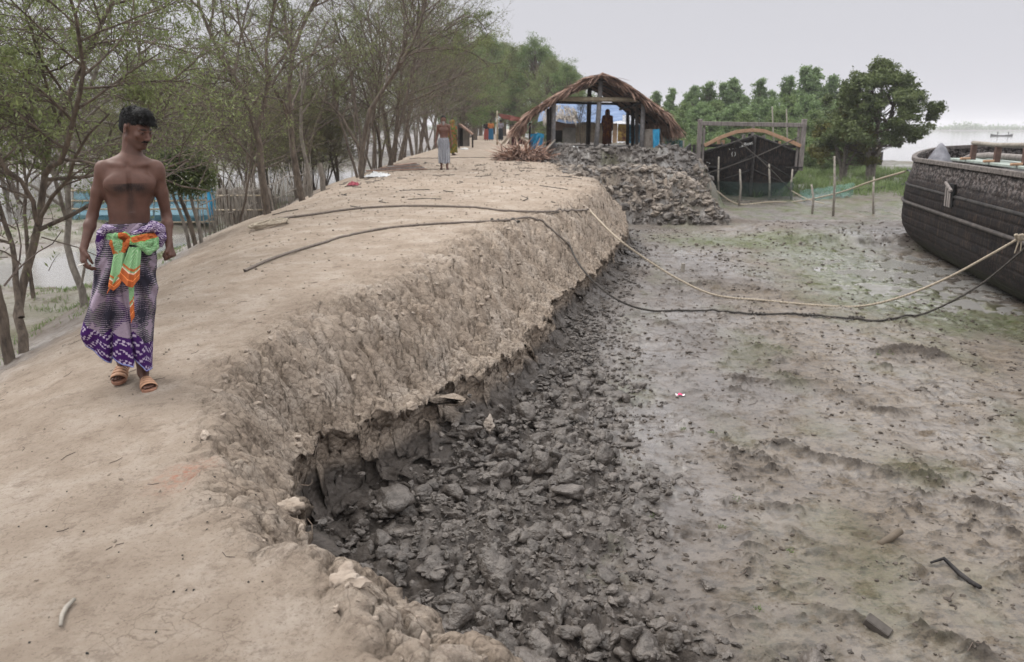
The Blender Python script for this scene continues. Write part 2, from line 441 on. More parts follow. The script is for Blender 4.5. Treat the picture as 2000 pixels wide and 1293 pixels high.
    zmud = zmud + .22 * sst(26, 60, y) * sst(5, 14, x) + .12 * sst(27, 30, y) * (bump) 
    zmud = zmud + .25 * sst(21.5, 22.0, y - .6 * n1 + .05 * x) * sst(6.2, 8.2, x + .5 * n1) * sst(16, 13, x) * sst(26, 24, y)
    zr = lerp(zmud, -1.5, sst(-2.0, 4.0, x - sh) * (x > 3))
    zr = np.where((y > 142) & (x > 3), -1.5, zr)
    # bank of dug-out clods and the hut platform
    bi = np.where((x > -3) & (x < 13) & (y > 21) & (y < 56))[0]
    bx, by = x[bi] + .25 * n1[bi], y[bi] + .25 * n2[bi]
    q, _ = polydist(bx, by, BANK, True); q = np.where(inpoly(bx, by, BANK), q, -q)
    c1, c1b, cid = worley(x[bi] * 3.6, y[bi] * 3.6, 20); c2, c2b, _ = worley(x[bi] * 8.5, y[bi] * 8.5, 21)
    crest = np.interp(by, [23, 28, 32, 37, 52], [1.5, 1.55, 1.5, 1.2, .6]) - .75 * sst(5.0, 7.2, bx) * sst(33, 29, by) - .95 * sst(7.3, 9, bx)
    hb = np.minimum(crest, -.05 + np.clip(q, -1, 9) * .95) 
    cl = sst(-.2, .2, q) * sst(4.5, 3, q)
    hb = hb + cl * (.16 * (.55 - c1) * (.4 + cid) + .07 * (.5 - c2))
    q2, _ = polydist(bx, by, PLAT, True); q2 = np.where(inpoly(bx, by, PLAT), q2, -q2)
    hp = np.minimum(2.2, 1.35 + np.where(q2 > 0, q2 * .75, q2 * 1.6) + .12 * fbm(x[bi] * 1.5, y[bi] * 1.5, 3, 25))
    rim = sst(-.3, .1, q2) * sst(2.0, .6, q2)
    hp = hp + rim * (.22 * (.5 - c1) + .10 * (.5 - c2) + .05)
    hp = np.where(q2 > -1.2, hp, -9)
    zr[bi] = np.maximum(zr[bi], hb)
    bankz = np.full(x.shape, -9.0); bankz[bi] = np.maximum(np.where(q > -.1, hb, -9), hp)
    bankq = np.full(x.shape, -9.0); bankq[bi] = q; platq = np.full(x.shape, -9.0); platq[bi] = q2
    # join over the cliff: 7 cm of lip in parameter space, the horizontal pull makes it steep
    cw = .30
    tc = np.clip(d / cw, 0, 1)
    z = np.where(d <= 0, zsh, lerp(zsh, zr, sst(0, 1, tc) ** .9))
    z = np.where(d > cw, zr, z)
    z = np.maximum(z, bankz)
    return dict(z=z, d=d, par=par, zl=zl, sw=sw, pit=pit, er=er, bankq=bankq, platq=platq, ch=ch, n1=n1, n2=n2, l=l, pd=pd, lump=lump1, bump=bump, riv=riv, zb=zb, rdg=rdg / .06 + streak / .045 + rough / .09 + .8 * marks)

def ground_h(x, y):
    f = ground_fields(np.array([float(x)]), np.array([float(y)])); return float(f['z'][0])
def ground_hs(x, y):
    return ground_fields(np.asarray(x, float), np.asarray(y, float))['z']

def axis_y():
    y = [0.6]; s = .014 * GQ
    while y[-1] < 1500:
        v = y[-1]
        if v > 4.5: s = min(s * 1.0045 if v < 40 else s * 1.03, 60)
        y.append(v + s)
    b = [-14, -8, -4, -2, -1, -.4, .1, .4]
    return np.array(b + y)
def axis_x():
    s = .014 * GQ
    xs = list(np.arange(-3.2, 4.6, s)); r = [xs[-1]]; q = s
    while r[-1] < 1500:
        q = min(q * 1.012 if r[-1] < 14 else q * 1.05, 80); r.append(r[-1] + q)
    l = [xs[0]]; q = s
    while l[-1] > -1500:
        q = min(q * 1.014 if l[-1] > -14 else q * 1.05, 80); l.append(l[-1] - q)
    return np.array(l[:0:-1] + xs + r[1:])
GQ = float(os.environ.get('GQ', '1.0'))
gx = axis_x(); gy = axis_y()
X, Y = np.meshgrid(gx, gy, indexing='ij'); X = X.ravel(); Y = Y.ravel()
G = ground_fields(X, Y)
Z = G['z'].copy()
nx_, ny_ = len(gx), len(gy)
print('ground grid', nx_, ny_, nx_ * ny_)
# pull vertices towards the lip so that the 30 cm ramp stands as a steep, undercut wall
d2 = G['d'].reshape(nx_, ny_)
gxn = np.gradient(d2, gx, axis=0).ravel(); gyn = np.gradient(d2, gy, axis=1).ravel()
gl = np.hypot(gxn, gyn) + 1e-6; gxn /= gl; gyn /= gl
d = G['d']
ok = (Y < 24) & (np.abs(d) < 2) & (X > -5)
cwall = .30
mm = np.where(d < 0, d, np.where(d < cwall, d * .25 - .13 * np.sin(np.pi * np.clip(d / cwall, 0, 1)) * (.6 + .8 * G['n1']), .075 + (d - cwall) * (.9 - .075) / (.9 - cwall)))
mm = np.where(d > .9, d, mm)
# ragged tongues on the wall
rag = .05 * fbm(X * 5, Y * 5 + Z * 4, 3, 77) * sst(0, .1, d) * sst(.5, .25, d)
sh_ = np.where(ok, mm - d + rag, 0) * sst(24, 21, Y)
X2 = X + gxn * sh_; Y2 = Y + gyn * sh_
# masks for the material
dry = sst(.06, -.05, d) * 1.0                                  # land side
wall = sst(-.03, .02, d) * sst(.5, .3, d)
hl = (Z - .52 * G['zl'] - .08 * G['n2'])                                    # pale crust at the top of the wall
dry = np.maximum(dry, (d > 0) * (d < .32) * sst(-.05, .1, Z - (G['zl'] - np.clip(G['zl'] * .42, .12, .26)) - .10 * G['n2'] - .05 * G['n1']))
dry = np.where(G['platq'] > -.25, 0.25 * sst(1.5, 2.3, G['platq']), dry)
pc1, _, pid = worley(X * 4.3 + .3 * G['n2'], Y * 4.3, 201)
inb = (G['bankq'] > -.1) & (G['platq'] <= -.25) & (d > -.2)
dry = np.where(inb & (X > 2), np.where(pid > .45, .75 * pid, .15 * pid) * sst(.2, .9, Z + .4 * G['n1']), dry)
low = sst(.3, 1.4, G['l']) * (X < 0); far_l = (Y > 55) & (X < -6.5); dry = np.where(far_l, .15, dry)
dry = dry * (1 - low * .78)
wet = np.clip(.62 + .9 * fbm(X * .35 + 3, Y * .22, 3, 301) + .35 * fbm(X * 1.7, Y * 1.1, 4, 302), 0, 1)
wet = wet * (1 - .55 * G['pit']) * (1 - .8 * np.clip(G['rdg'], 0, 1))
wet = np.maximum(wet, G['ch'])
moss = np.zeros_like(X)
ms, _ = polydist(X, Y, np.array([W(1390, 470, 0)[:2], W(1590, 480, 0)[:2], W(1660, 530, 0)[:2], W(1760, 585, 0)[:2], W(1900, 620, 0)[:2], W(2150, 640, 0)[:2]]))
mnoise = fbm(X * 1.6, Y * 1.3, 5, 401)
moss = np.maximum(moss, 1.0 * sst(2.3, .3, ms + 1.3 * mnoise) * sst(-.7, .0, mnoise + .15) * (Y > 5))
moss = np.maximum(moss, .40 * sst(.12, .6, fbm(X * .8, Y * .5, 5, 411) + .15) * (d > .8) * (X > 0) * (G['pit'] < .6))
moss = np.maximum(moss, sst(-.15, .35, G['bump'] + .3 * mnoise) * low * .9 * (Z > -.05) * sst(.55, .2, Z))
moss = np.maximum(moss, (Y > 27) * (X > 8) * sst(-.3, .5, mnoise + G['bump'] * .5) * (Z < .9))
brown = sst(-.35, .6, fbm(X * .25, Y * .2, 3, 421) + .35 * (X - .9 - .22 * Y) * (Y < 14)) * (d > .5)
red = np.maximum(sst(.24, .0, np.hypot(X + 1.62, (Y - 3.62) * .8) + .10 * G['n1'] + .08 * G['n2']), sst(.20, .0, np.hypot((X + 1.18) * .7, (Y - 1.93)) + .05 * G['n2']))
# one material for the one ground sheet
m, nt, b = new_mat('earth_and_mud'); N = nt.nodes; L = nt.links
def attr(n):
    a = N.new('ShaderNodeAttribute'); a.attribute_name = n; return a.outputs['Fac']
def noise_n(scale, detail=8, rough=.6, vec=None):
    t = N.new('ShaderNodeTexNoise'); t.inputs['Scale'].default_value = scale; t.inputs['Detail'].default_value = detail
    t.inputs['Roughness'].default_value = rough
    L.new(vec if vec is not None else gtc.outputs['Object'], t.inputs[0]); return t.outputs[0]
def ramp_n(src, stops):
    r = N.new('ShaderNodeValToRGB'); cr = r.color_ramp
    cr.elements[0].position = stops[0][0]; cr.elements[0].color = (*stops[0][1], 1)
    cr.elements[1].position = stops[-1][0]; cr.elements[1].color = (*stops[-1][1], 1)
    for p, c in stops[1:-1]: e = cr.elements.new(p); e.color = (*c, 1)
    L.new(src, r.inputs[0]); return r.outputs[0]
def mix_n(f, a, b_, mode='MIX'):
    x = N.new('ShaderNodeMixRGB'); x.blend_type = mode
    for s, i in ((f, 0), (a, 1), (b_, 2)):
        if hasattr(s, 'links') or hasattr(s, 'is_linked'): L.new(s, x.inputs[i])
        elif i == 0: x.inputs[0].default_value = s
        else: x.inputs[i].default_value = (*s, 1)
    return x.outputs[0]
def math_n(op, a, b_=None, clamp=False):
    x = N.new('ShaderNodeMath'); x.operation = op; x.use_clamp = clamp
    for s, i in ((a, 0), (b_, 1)):
        if s is None: continue
        if hasattr(s, 'is_linked'): L.new(s, x.inputs[i])
        else: x.inputs[i].default_value = s
    return x.outputs[0]
gtc = N.new('ShaderNodeTexCoord')
sand = ramp_n(noise_n(2.2, 10, .68), [(.30, (.31, .245, .19)), (.5, (.43, .355, .285)), (.68, (.54, .465, .395))])
sand = mix_n(math_n('MULTIPLY', noise_n(22, 8, .75), .55), sand, (.215, .168, .13))
speck = ramp_n(noise_n(85, 3, .5), [(.66, (0, 0, 0)), (.72, (1, 1, 1))])
sand = mix_n(math_n('MULTIPLY', speck, .5), sand, (.12, .09, .07))
mp = N.new('ShaderNodeMapping'); mp.inputs['Scale'].default_value = (1, 2.6, 1); mp.inputs['Rotation'].default_value = (0, 0, .5); L.new(gtc.outputs['Object'], mp.inputs[0])
straw = ramp_n(noise_n(9, 9, .75, mp.outputs[0]), [(.60, (0, 0, 0)), (.68, (1, 1, 1))])
sand = mix_n(math_n('MULTIPLY', straw, .45), sand, (.20, .15, .105))
mpw = N.new('ShaderNodeVectorMath'); mpw.operation = 'ADD'; L.new(gtc.outputs['Object'], mpw.inputs[0])
nzc = N.new('ShaderNodeTexNoise'); nzc.inputs['Scale'].default_value = 6; nzc.inputs['Detail'].default_value = 6; L.new(gtc.outputs['Object'], nzc.inputs[0])
sc_ = N.new('ShaderNodeVectorMath'); sc_.operation = 'SCALE'; sc_.inputs['Scale'].default_value = .16; L.new(nzc.outputs['Color'], sc_.inputs[0]); L.new(sc_.outputs[0], mpw.inputs[1])
def crack(scale, w):
    v_ = N.new('ShaderNodeTexVoronoi'); v_.feature = 'DISTANCE_TO_EDGE'; v_.inputs['Scale'].default_value = scale; L.new(mpw.outputs[0], v_.inputs[0])
    return ramp_n(v_.outputs['Distance'], [(.0, (1, 1, 1)), (w, (0, 0, 0))])
c1_ = math_n('MULTIPLY', math_n('MULTIPLY', crack(9, .045), attr('er')), .75); c2_ = math_n('MULTIPLY', math_n('MULTIPLY', crack(24, .07), attr('er')), .3)
c3_ = math_n('MULTIPLY', math_n('MULTIPLY', crack(5, .016), ramp_n(noise_n(1.7, 5, .7), [(.48, (0, 0, 0)), (.6, (1, 1, 1))])), .6)
sand = mix_n(c1_, sand, (.13, .10, .075)); sand = mix_n(c2_, sand, (.17, .13, .10)); sand = mix_n(c3_, sand, (.17, .13, .10))
sand = mix_n(math_n('MULTIPLY', ramp_n(noise_n(5.5, 12, .82), [(.53, (0, 0, 0)), (.61, (1, 1, 1))]), .55), sand, (.20, .155, .12))
sand = mix_n(math_n('MULTIPLY', ramp_n(noise_n(55, 6, .8), [(.55, (0, 0, 0)), (.63, (1, 1, 1))]), .6), sand, (.16, .12, .09))
sand = mix_n(math_n('MULTIPLY', attr('red'), ramp_n(noise_n(26, 6, .8), [(.45, (0, 0, 0)), (.6, (1, 1, 1))])), sand, (.40, .19, .13))
patch_early = ramp_n(noise_n(3.5, 10, .75), [(.36, (0, 0, 0)), (.50, (1, 1, 1))])
mudc = ramp_n(noise_n(1.3, 8, .65), [(.32, (.078, .063, .053)), (.5, (.128, .107, .092)), (.68, (.19, .163, .143))])
mudb = ramp_n(noise_n(3.0, 8, .6), [(.3, (.125, .096, .069)), (.7, (.225, .182, .136))])
mudc = mix_n(attr('brown'), mudc, mudb)
mudc = mix_n(math_n('MULTIPLY', ramp_n(noise_n(30, 8, .8), [(.5, (0, 0, 0)), (.60, (1, 1, 1))]), .55), mudc, (.075, .064, .055))
mps = N.new('ShaderNodeMapping'); mps.inputs['Scale'].default_value = (1, 1.7, 1); mps.inputs['Rotation'].default_value = (0, 0, -.35); L.new(gtc.outputs['Object'], mps.inputs[0])
mudc = mix_n(math_n('MULTIPLY', ramp_n(noise_n(6, 12, .82, mps.outputs[0]), [(.51, (0, 0, 0)), (.56, (1, 1, 1))]), .75), mudc, (.058, .049, .043))
mudc = mix_n(math_n('MULTIPLY', ramp_n(noise_n(150, 4, .7), [(.55, (0, 0, 0)), (.66, (1, 1, 1))]), .5), mudc, (.055, .048, .040))
mudc = mix_n(math_n('MULTIPLY', attr('dark'), .85), mudc, (.060, .050, .043))
pitc = ramp_n(noise_n(7, 8, .7), [(.3, (.050, .040, .033)), (.55, (.085, .070, .059)), (.72, (.14, .119, .103))])
mudc = mix_n(attr('pit'), mudc, pitc)
mossc = ramp_n(noise_n(14, 8, .8), [(.35, (.03, .045, .012)), (.55, (.085, .10, .03)), (.7, (.16, .17, .07))])
mossf = math_n('MULTIPLY', attr('moss'), ramp_n(noise_n(20, 8, .85), [(.36, (0, 0, 0)), (.50, (1, 1, 1))]))
mudc = mix_n(mossf, mudc, mossc)
mudc = mix_n(math_n('MULTIPLY', math_n('MULTIPLY', attr('wet'), patch_early), .38), mudc, (.085, .076, .070)); base = mix_n(attr('dry'), mudc, sand)
L.new(base, b.inputs['Base Color'])
wetf = math_n('MULTIPLY', attr('wet'), math_n('SUBTRACT', 1.0, attr('dry')), True)
patch = ramp_n(noise_n(3.5, 10, .75), [(.36, (0, 0, 0)), (.50, (1, 1, 1))])
wf = math_n('MULTIPLY', wetf, patch)
rg = N.new('ShaderNodeMapRange'); L.new(wf, rg.inputs[0]); rg.inputs['To Min'].default_value = .85; rg.inputs['To Max'].default_value = .24
rg2 = math_n('ADD', math_n('MULTIPLY', attr('dry'), .15), rg.outputs[0], True)
L.new(rg2, b.inputs['Roughness'])
sp = math_n('ADD', math_n('MULTIPLY', wf, .75), .12); L.new(sp, b.inputs['Specular IOR Level'])
bh = math_n('ADD', math_n('MULTIPLY', noise_n(9, 12, .76), .055), math_n('MULTIPLY', noise_n(48, 8, .75), .014))
vor = N.new('ShaderNodeTexVoronoi'); vor.inputs['Scale'].default_value = 24; L.new(gtc.outputs['Object'], vor.inputs[0])
bh = math_n('ADD', bh, math_n('MULTIPLY', math_n('MULTIPLY', vor.outputs['Distance'], -.02), math_n('ADD', attr('er'), attr('pit'))))
bp = N.new('ShaderNodeBump'); bp.inputs['Distance'].default_value = 1.0; L.new(bh, bp.inputs['Height'])
bs = math_n('SUBTRACT', 1.0, math_n('MULTIPLY', wf, .82)); L.new(bs, bp.inputs['Strength']); L.new(math_n('MULTIPLY', wf, .42), b.inputs['Coat Weight']); b.inputs['Coat Roughness'].default_value = .2; b.inputs['Coat IOR'].default_value = 1.45
L.new(bp.outputs[0], b.inputs['Normal'])
M_EARTH = m
ground = mesh_obj('ground', np.stack([X2, Y2, Z], 1), quadgrid(nx_, ny_), m,
                  attrs=dict(dark=np.clip(G['rdg'], 0, 1), dry=dry, wet=wet, moss=np.clip(moss, 0, 1), pit=np.clip(G['pit'] + ((Y < 24) & (d > 0) & (d < .5)) * .9 + sst(-.3, 0, G['platq']) * .9 + sst(-.3, 0, G['bankq']) * .7, 0, 1), brown=brown, red=red, er=np.clip(G['er'] + inb * .8, 0, 1)))
tag(ground, kind='structure')
# water: one sheet for the river on the right, the ponds and the river behind the trees
m, nt, b = new_mat('river_water'); N = nt.nodes; L = nt.links
b.inputs['Base Color'].default_value = (.27, .26, .245, 1); b.inputs['Roughness'].default_value = .06
b.inputs['Specular IOR Level'].default_value = .6
gtc = N.new('ShaderNodeTexCoord'); t1 = noise_n(1.6, 6, .6)
bp = N.new('ShaderNodeBump'); bp.inputs['Strength'].default_value = .25; bp.inputs['Distance'].default_value = .03
L.new(t1, bp.inputs['Height']); L.new(bp.outputs[0], b.inputs['Normal'])
wv = [(-1500, -20, -.1), (1500, -20, -.1), (1500, 1500, -.1), (-1500, 1500, -.1)]
tag(mesh_obj('river_water', wv, [(0, 1, 2, 3)], m), kind='structure')
# ------------------------------------------------------------------ trees
def leafmat(name, c1, c2, trans=.35, rough=.6):
    m, nt, b = new_mat(name); N = nt.nodes; L = nt.links
    g = N.new('ShaderNodeNewGeometry'); r = N.new('ShaderNodeValToRGB')
    r.color_ramp.elements[0].color = (*c1, 1); r.color_ramp.elements[1].color = (*c2, 1)
    tc = N.new('ShaderNodeTexCoord'); n = N.new('ShaderNodeTexNoise'); n.inputs['Scale'].default_value = .9
    L.new(tc.outputs['Object'], n.inputs[0])
    a = N.new('ShaderNodeMath'); a.operation = 'MULTIPLY_ADD'; L.new(g.outputs['Random Per Island'], a.inputs[0])
    a.inputs[1].default_value = .55; s = N.new('ShaderNodeMath'); s.operation = 'MULTIPLY_ADD'
    L.new(n.outputs[0], s.inputs[0]); s.inputs[1].default_value = 1.6; s.inputs[2].default_value = -.6
    L.new(s.outputs[0], a.inputs[2]); L.new(a.outputs[0], r.inputs[0])
    L.new(r.outputs[0], b.inputs['Base Color']); b.inputs['Roughness'].default_value = rough
    b.inputs['Specular IOR Level'].default_value = .25
    t = N.new('ShaderNodeBsdfTranslucent'); L.new(r.outputs[0], t.inputs[0])
    mx = N.new('ShaderNodeMixShader'); mx.inputs[0].default_value = trans
    L.new(b.outputs[0], mx.inputs[1]); L.new(t.outputs[0], mx.inputs[2])
    L.new(mx.outputs[0], N['Material Output'].inputs[0])
    return m
M_BARK = mat('acacia_bark', (.060, .047, .038), .9, scale=14, bump=.8, bscale=50, col2=(.17, .135, .105), stretch=(1, 1, .35), bdist=.02)
M_BARKL = mat('pale_bark', (.11, .095, .08), .9, scale=14, bump=.8, bscale=50, col2=(.26, .23, .195), stretch=(1, 1, .4), bdist=.02)
M_TWIG = mat('twig', (.055, .042, .036), .9, scale=3, bump=0, col2=(.15, .115, .095))
M_LEAF = leafmat('feathery_leaf', (.085, .105, .04), (.25, .29, .12))
M_LEAFB = leafmat('olive_leaf', (.08, .085, .035), (.25, .25, .11))
M_LEAFG = leafmat('green_leaf', (.065, .105, .035), (.23, .30, .12), .38)
M_LEAFD = leafmat('dark_leaf', (.045, .065, .022), (.18, .22, .09), .3, .5)
M_LEAFF = leafmat('far_leaf', (.075, .125, .05), (.25, .34, .15), .4)
M_LEAFY = leafmat('yellowish_leaf', (.06, .065, .015), (.19, .18, .05), .3)
M_WHITE = mat('white_blossom', (.75, .75, .72), .7, var=.05, bump=0)

LEAFK = .38
ORD = 'first second third fourth fifth sixth seventh eighth ninth tenth eleventh twelfth thirteenth fourteenth fifteenth sixteenth seventeenth eighteenth nineteenth twentieth'.split()
def tubes_np(polys, sides):
    """polys: list of (pts (n,3), radii (n,)) -> verts, quads (numpy)"""
    V = []; Fq = []; off = 0
    ca = np.cos(np.arange(sides) / sides * 2 * np.pi)[None, :, None]; sa = np.sin(np.arange(sides) / sides * 2 * np.pi)[None, :, None]
    bylen = {}
    for p, r in polys: bylen.setdefault(len(p), []).append((p, r))
    for n, lst in bylen.items():
        P = np.array([p for p, _ in lst]); R = np.array([r for _, r in lst]); m = len(lst)
        T = np.gradient(P, axis=1); T /= np.linalg.norm(T, axis=2, keepdims=True) + 1e-9
        main = P[:, -1] - P[:, 0]
        ref = np.where((np.abs(main[:, 2:3]) > .8 * np.linalg.norm(main, axis=1, keepdims=True)), np.array([[1., 0, 0]]), np.array([[0, 0, 1.]]))[:, None, :]
        S = np.cross(T, np.broadcast_to(ref, T.shape)); S /= np.linalg.norm(S, axis=2, keepdims=True) + 1e-9
        U = np.cross(S, T)
        vv = P[:, :, None, :] + R[:, :, None, None] * (ca[None] * S[:, :, None, :] + sa[None] * U[:, :, None, :])
        V.append(vv.reshape(-1, 3))
        i = np.arange(n - 1)[:, None]; j = np.arange(sides)[None, :]; k = (j + 1) % sides
        q = np.stack(np.broadcast_arrays(i * sides + j, i * sides + k, (i + 1) * sides + k, (i + 1) * sides + j), -1).reshape(-1, 4)
        q = (q[None] + (np.arange(m) * n * sides)[:, None, None]).reshape(-1, 4) + off
        Fq.append(q); off += m * n * sides
    return np.concatenate(V), np.concatenate(Fq)
def leaf_quads(C, A, B):
    """centres, half-axes"""
    v = np.stack([C - A, C + B, C + A, C - B], 1).reshape(-1, 3)
    return v, np.arange(len(C) * 4).reshape(-1, 4)

def grow(rng, p, d, L, r, lvl, maxl, out, cfg):
    n = 7 if lvl == 0 else (6 if lvl < maxl else 5)
    pts = [np.array(p, float)]; d = np.array(d, float); d /= np.linalg.norm(d)
    for i in range(n - 1):
        d = d + rng.normal(0, cfg['wig'] * (1 + .3 * lvl), 3) + np.array([0, 0, cfg['up'][lvl]])
        d /= np.linalg.norm(d); pts.append(pts[-1] + d * L / (n - 1))
    pts = np.array(pts); rr = r * np.linspace(1, .42 if lvl < maxl else .3, n)
    out[lvl].append((pts, rr))
    if lvl < maxl: spawn(rng, pts, rr, L, lvl, maxl, out, cfg)
def spawn(rng, pts, rr, L, lvl, maxl, out, cfg, t0=None):
    k = cfg['kids'][lvl]; t0 = cfg['t0'][lvl] if t0 is None else t0; n = len(pts)
    for c in range(k):
        t = t0 + (1 - t0) * ((c + rng.random()) / k); f = t * (n - 1); i = min(int(f), n - 2); u = f - i
        q = pts[i] * (1 - u) + pts[i + 1] * u; dr = pts[i + 1] - pts[i]; dr = dr / (np.linalg.norm(dr) + 1e-9)
        side = np.cross(dr, rng.normal(0, 1, 3)); side /= np.linalg.norm(side) + 1e-9
        side[2] *= cfg.get('flat', 1.0)
        a = cfg['ang'][lvl] * rng.uniform(.7, 1.3)
        nd = dr * math.cos(a) + side * math.sin(a)
        r = min((rr[i] * (1 - u) + rr[i + 1] * u) * .62, cfg['rmax'][lvl + 1])
        grow(rng, q, nd, L * cfg['len'][lvl] * rng.uniform(.65, 1.25) * (1 - .35 * t), r, lvl + 1, maxl, out, cfg)
ACACIA = dict(kids=[9, 7, 6], t0=[.35, .2, .12], ang=[.75, .8, .85], len=[.55, .55, .5], up=[.05, .02, .0, -.01], wig=.09, rmax=[.1, .05, .018, .007], flat=.8)
def leaves_on(rng, tw, nper, size, asp, spread, droop=0.0):
    P = np.array([t[0] for t in tw if len(t[0]) == 5]);
    m = len(P); nper = max(3, int(nper * LEAFK)); f = rng.random((m, nper)) * 3.999; i = f.astype(int); u = (f - i)[..., None]
    mi = np.arange(m)[:, None]
    C = P[mi, i] * (1 - u) + P[mi, i + 1] * u; D = P[mi, i + 1] - P[mi, i]; D /= np.linalg.norm(D, axis=2, keepdims=True) + 1e-9
    C = C.reshape(-1, 3); D = D.reshape(-1, 3); k = len(C)
    A = np.cross(D, rng.normal(0, 1, (k, 3))); A /= np.linalg.norm(A, axis=1, keepdims=True) + 1e-9
    A = A + .6 * D; A[:, 2] -= droop; A /= np.linalg.norm(A, axis=1, keepdims=True)
    Bx = np.cross(A, rng.normal(0, .5, (k, 3)) + np.array([0, 0, 1.])); Bx /= np.linalg.norm(Bx, axis=1, keepdims=True) + 1e-9
    s = size * rng.uniform(.6, 1.4, (k, 1))
    C = C + A * s * (1 + spread * rng.random((k, 1))) + rng.normal(0, spread * size, (k, 3))
    return leaf_quads(C, A * s, Bx * s * asp)
def build_tree(name, out, lim, leaves, root, mb, ml, extra=None, twig=M_TWIG):
    """levels < lim make the trunk, the others and the leaves the crown"""
    tp = [q for l in range(lim) for q in out[l]]
    v, f = tubes_np(tp, 8); mesh_obj('trunk', v, f, mb, root)
    cp = [q for l in range(lim, len(out)) for q in out[l]]
    v1, f1 = tubes_np(cp, 3)
    v2, f2 = leaves
    V = np.concatenate([v1, v2]); Fq = np.concatenate([f1, f2 + len(v1)])
    mi = np.concatenate([np.zeros(len(f1), int), np.ones(len(f2), int)]); ms = [twig, ml]
    if extra is not None:
        Fq = np.concatenate([Fq, extra[1] + len(V)]); V = np.concatenate([V, extra[0]]); mi = np.concatenate([mi, np.full(len(extra[1]), 2)]); ms.append(M_WHITE)
    return mesh_obj('crown', V, Fq, ms, root, smooth=False, matidx=mi)
def acacia(seed, H, stems=2, lean=(0, 0), r=.09, nleaf=24, cfg=ACACIA, ml=None, mb=None, size=.026, fork=.0, spreadang=.28):
    rng = np.random.default_rng(seed); out = [[], [], [], []]
    root = empty('acacia_tree')
    for s in range(stems):
        a = rng.uniform(0, 6.28); d = np.array([lean[0] + math.cos(a) * spreadang * (stems > 1), lean[1] + math.sin(a) * spreadang * (stems > 1), 1.0])
        p0 = np.array([rng.normal(0, .05) * (stems > 1), rng.normal(0, .05) * (stems > 1), -.15])
        grow(rng, p0, d, H * rng.uniform(.8, .97), r * (1 if s == 0 else rng.uniform(.6, .9)), 0, 3, out, cfg)
    lv = leaves_on(rng, out[3], nleaf, size, .32, .4)
    build_tree('acacia_tree', out, 2, lv, root, mb or M_BARK, ml or M_LEAF)
    return root
def traced(name, stems, seed, cfg, nleaf, ml, mb=M_BARK, size=.024, t0=.45, asp=.32, loc=None, lenk=1.0, zmin=None):
    """tree whose stems follow given polylines [(pts, r0, r1, L)], coordinates relative to the base"""
    rng = np.random.default_rng(seed); out = [[], [], [], []]; root = empty(name)
    base = np.array(loc, float); root.location = loc
    for st in stems:
        pts, r0, r1 = st[0], st[1], st[2]; tt = st[3] if len(st) > 3 else t0
        P = catmull(np.array(pts, float) - base, 7 if len(pts) < 5 else 11)
        P[1:-1] += rng.normal(0, .012, (len(P) - 2, 3))
        rr = np.linspace(r0, r1, len(P)); out[0].append((P, rr))
        L = np.sum(np.linalg.norm(np.diff(P, axis=0), axis=1))
        if tt < 1: spawn(rng, P, rr, L * lenk, 0, 3, out, cfg, t0=tt)
    if not nleaf:
        v, f = tubes_np(out[0], 10); mesh_obj('trunk', v, f, mb, root); return root
    if zmin is not None:
        for l in (1, 2, 3): out[l] = [q for q in out[l] if q[0][:, 2].mean() + base[2] > zmin - (0 if l > 1 else .3) or rng.random() < .10]
    lv = leaves_on(rng, out[3], nleaf, size, asp, .4)
    build_tree(name, out, 2, lv, root, mb, ml)
    return root

def LP(pts, Y, dY=0):           # picture polyline standing upright at distance Y
    n = len(pts); return [tuple(WD(px, py, Y + dY * i / max(1, n - 1))) for i, (px, py) in enumerate(pts)]
def gpt(px, py, z0=1.0, it=6):  # the ground point seen at this pixel
    z = z0
    for _ in range(it):
        p = W(px, py, z); z = .5 * z + .5 * ground_h(p.x, p.y)
    return W(px, py, z)

# hero trees on the left slope, stems traced from the photograph at their real distance
WIDE = dict(ACACIA, kids=[12, 9, 9], len=[.62, .6, .52], ang=[.95, .85, .85], up=[.05, .0, -.02, -.03], flat=.55, wig=.10, rmax=[.1, .03, .012, .0055])
hero = []
def add_hero(lst, label, seed, Y, cfg=ACACIA, nleaf=22, ml=None, mb=M_BARK, t0=.45, lenk=1.0, name='acacia_tree', size=.026, dY=0, asp=.32, zmin=None, group='slender trees along the left side of the dike'):
    b = WD(lst[0][0][0][0], lst[0][0][0][1], Y); gz = ground_h(b.x, b.y)
    st = []
    for s in lst:
        P = LP(s[0], Y, s[4] if len(s) > 4 else dY)
        if s is lst[0] or abs(s[0][0][1] - lst[0][0][0][1]) < 12:
            P[0] = (P[0][0], P[0][1], min(P[0][2], gz) - .12)
        st.append((P, s[1], s[2], s[3] if len(s) > 3 else t0))
    o = traced(name, st, seed, cfg, nleaf, ml or M_LEAF, mb, size, loc=(b.x, b.y, min(b.z, gz)), lenk=lenk, asp=asp, zmin=zmin)
    tag(o, label, 'tree', group); hero.append(o); return o
add_hero([([(45, 706), (42, 640), (36, 600), (60, 500), (78, 430), (88, 330), (110, 240), (170, 120), (240, -40)], .055, .022, .45, 1.2),
          ([(42, 620), (28, 560), (26, 500), (10, 440), (-30, 330), (-60, 200), (-20, 60)], .035, .015, .35, .8),
          ([(75, 440), (60, 380), (20, 330), (-40, 250), (-90, 120)], .025, .012, .2, -.6),
          ([(88, 340), (120, 300), (160, 180), (150, 60), (120, -60)], .03, .012, .2, -1)],
         'nearest forked dark tree at the far left edge, bare trunk rising from the lower slope', 1, 8.2, WIDE, 15, lenk=.8, zmin=2.5)
add_hero([([(22, 718), (12, 660), (2, 600), (-8, 560), (-60, 420), (-120, 200)], .06, .03, .5)],
         'short leaning tree at the lowest left corner, cut off by the frame', 2, 7.9, WIDE, 15, lenk=.8, zmin=2.7)
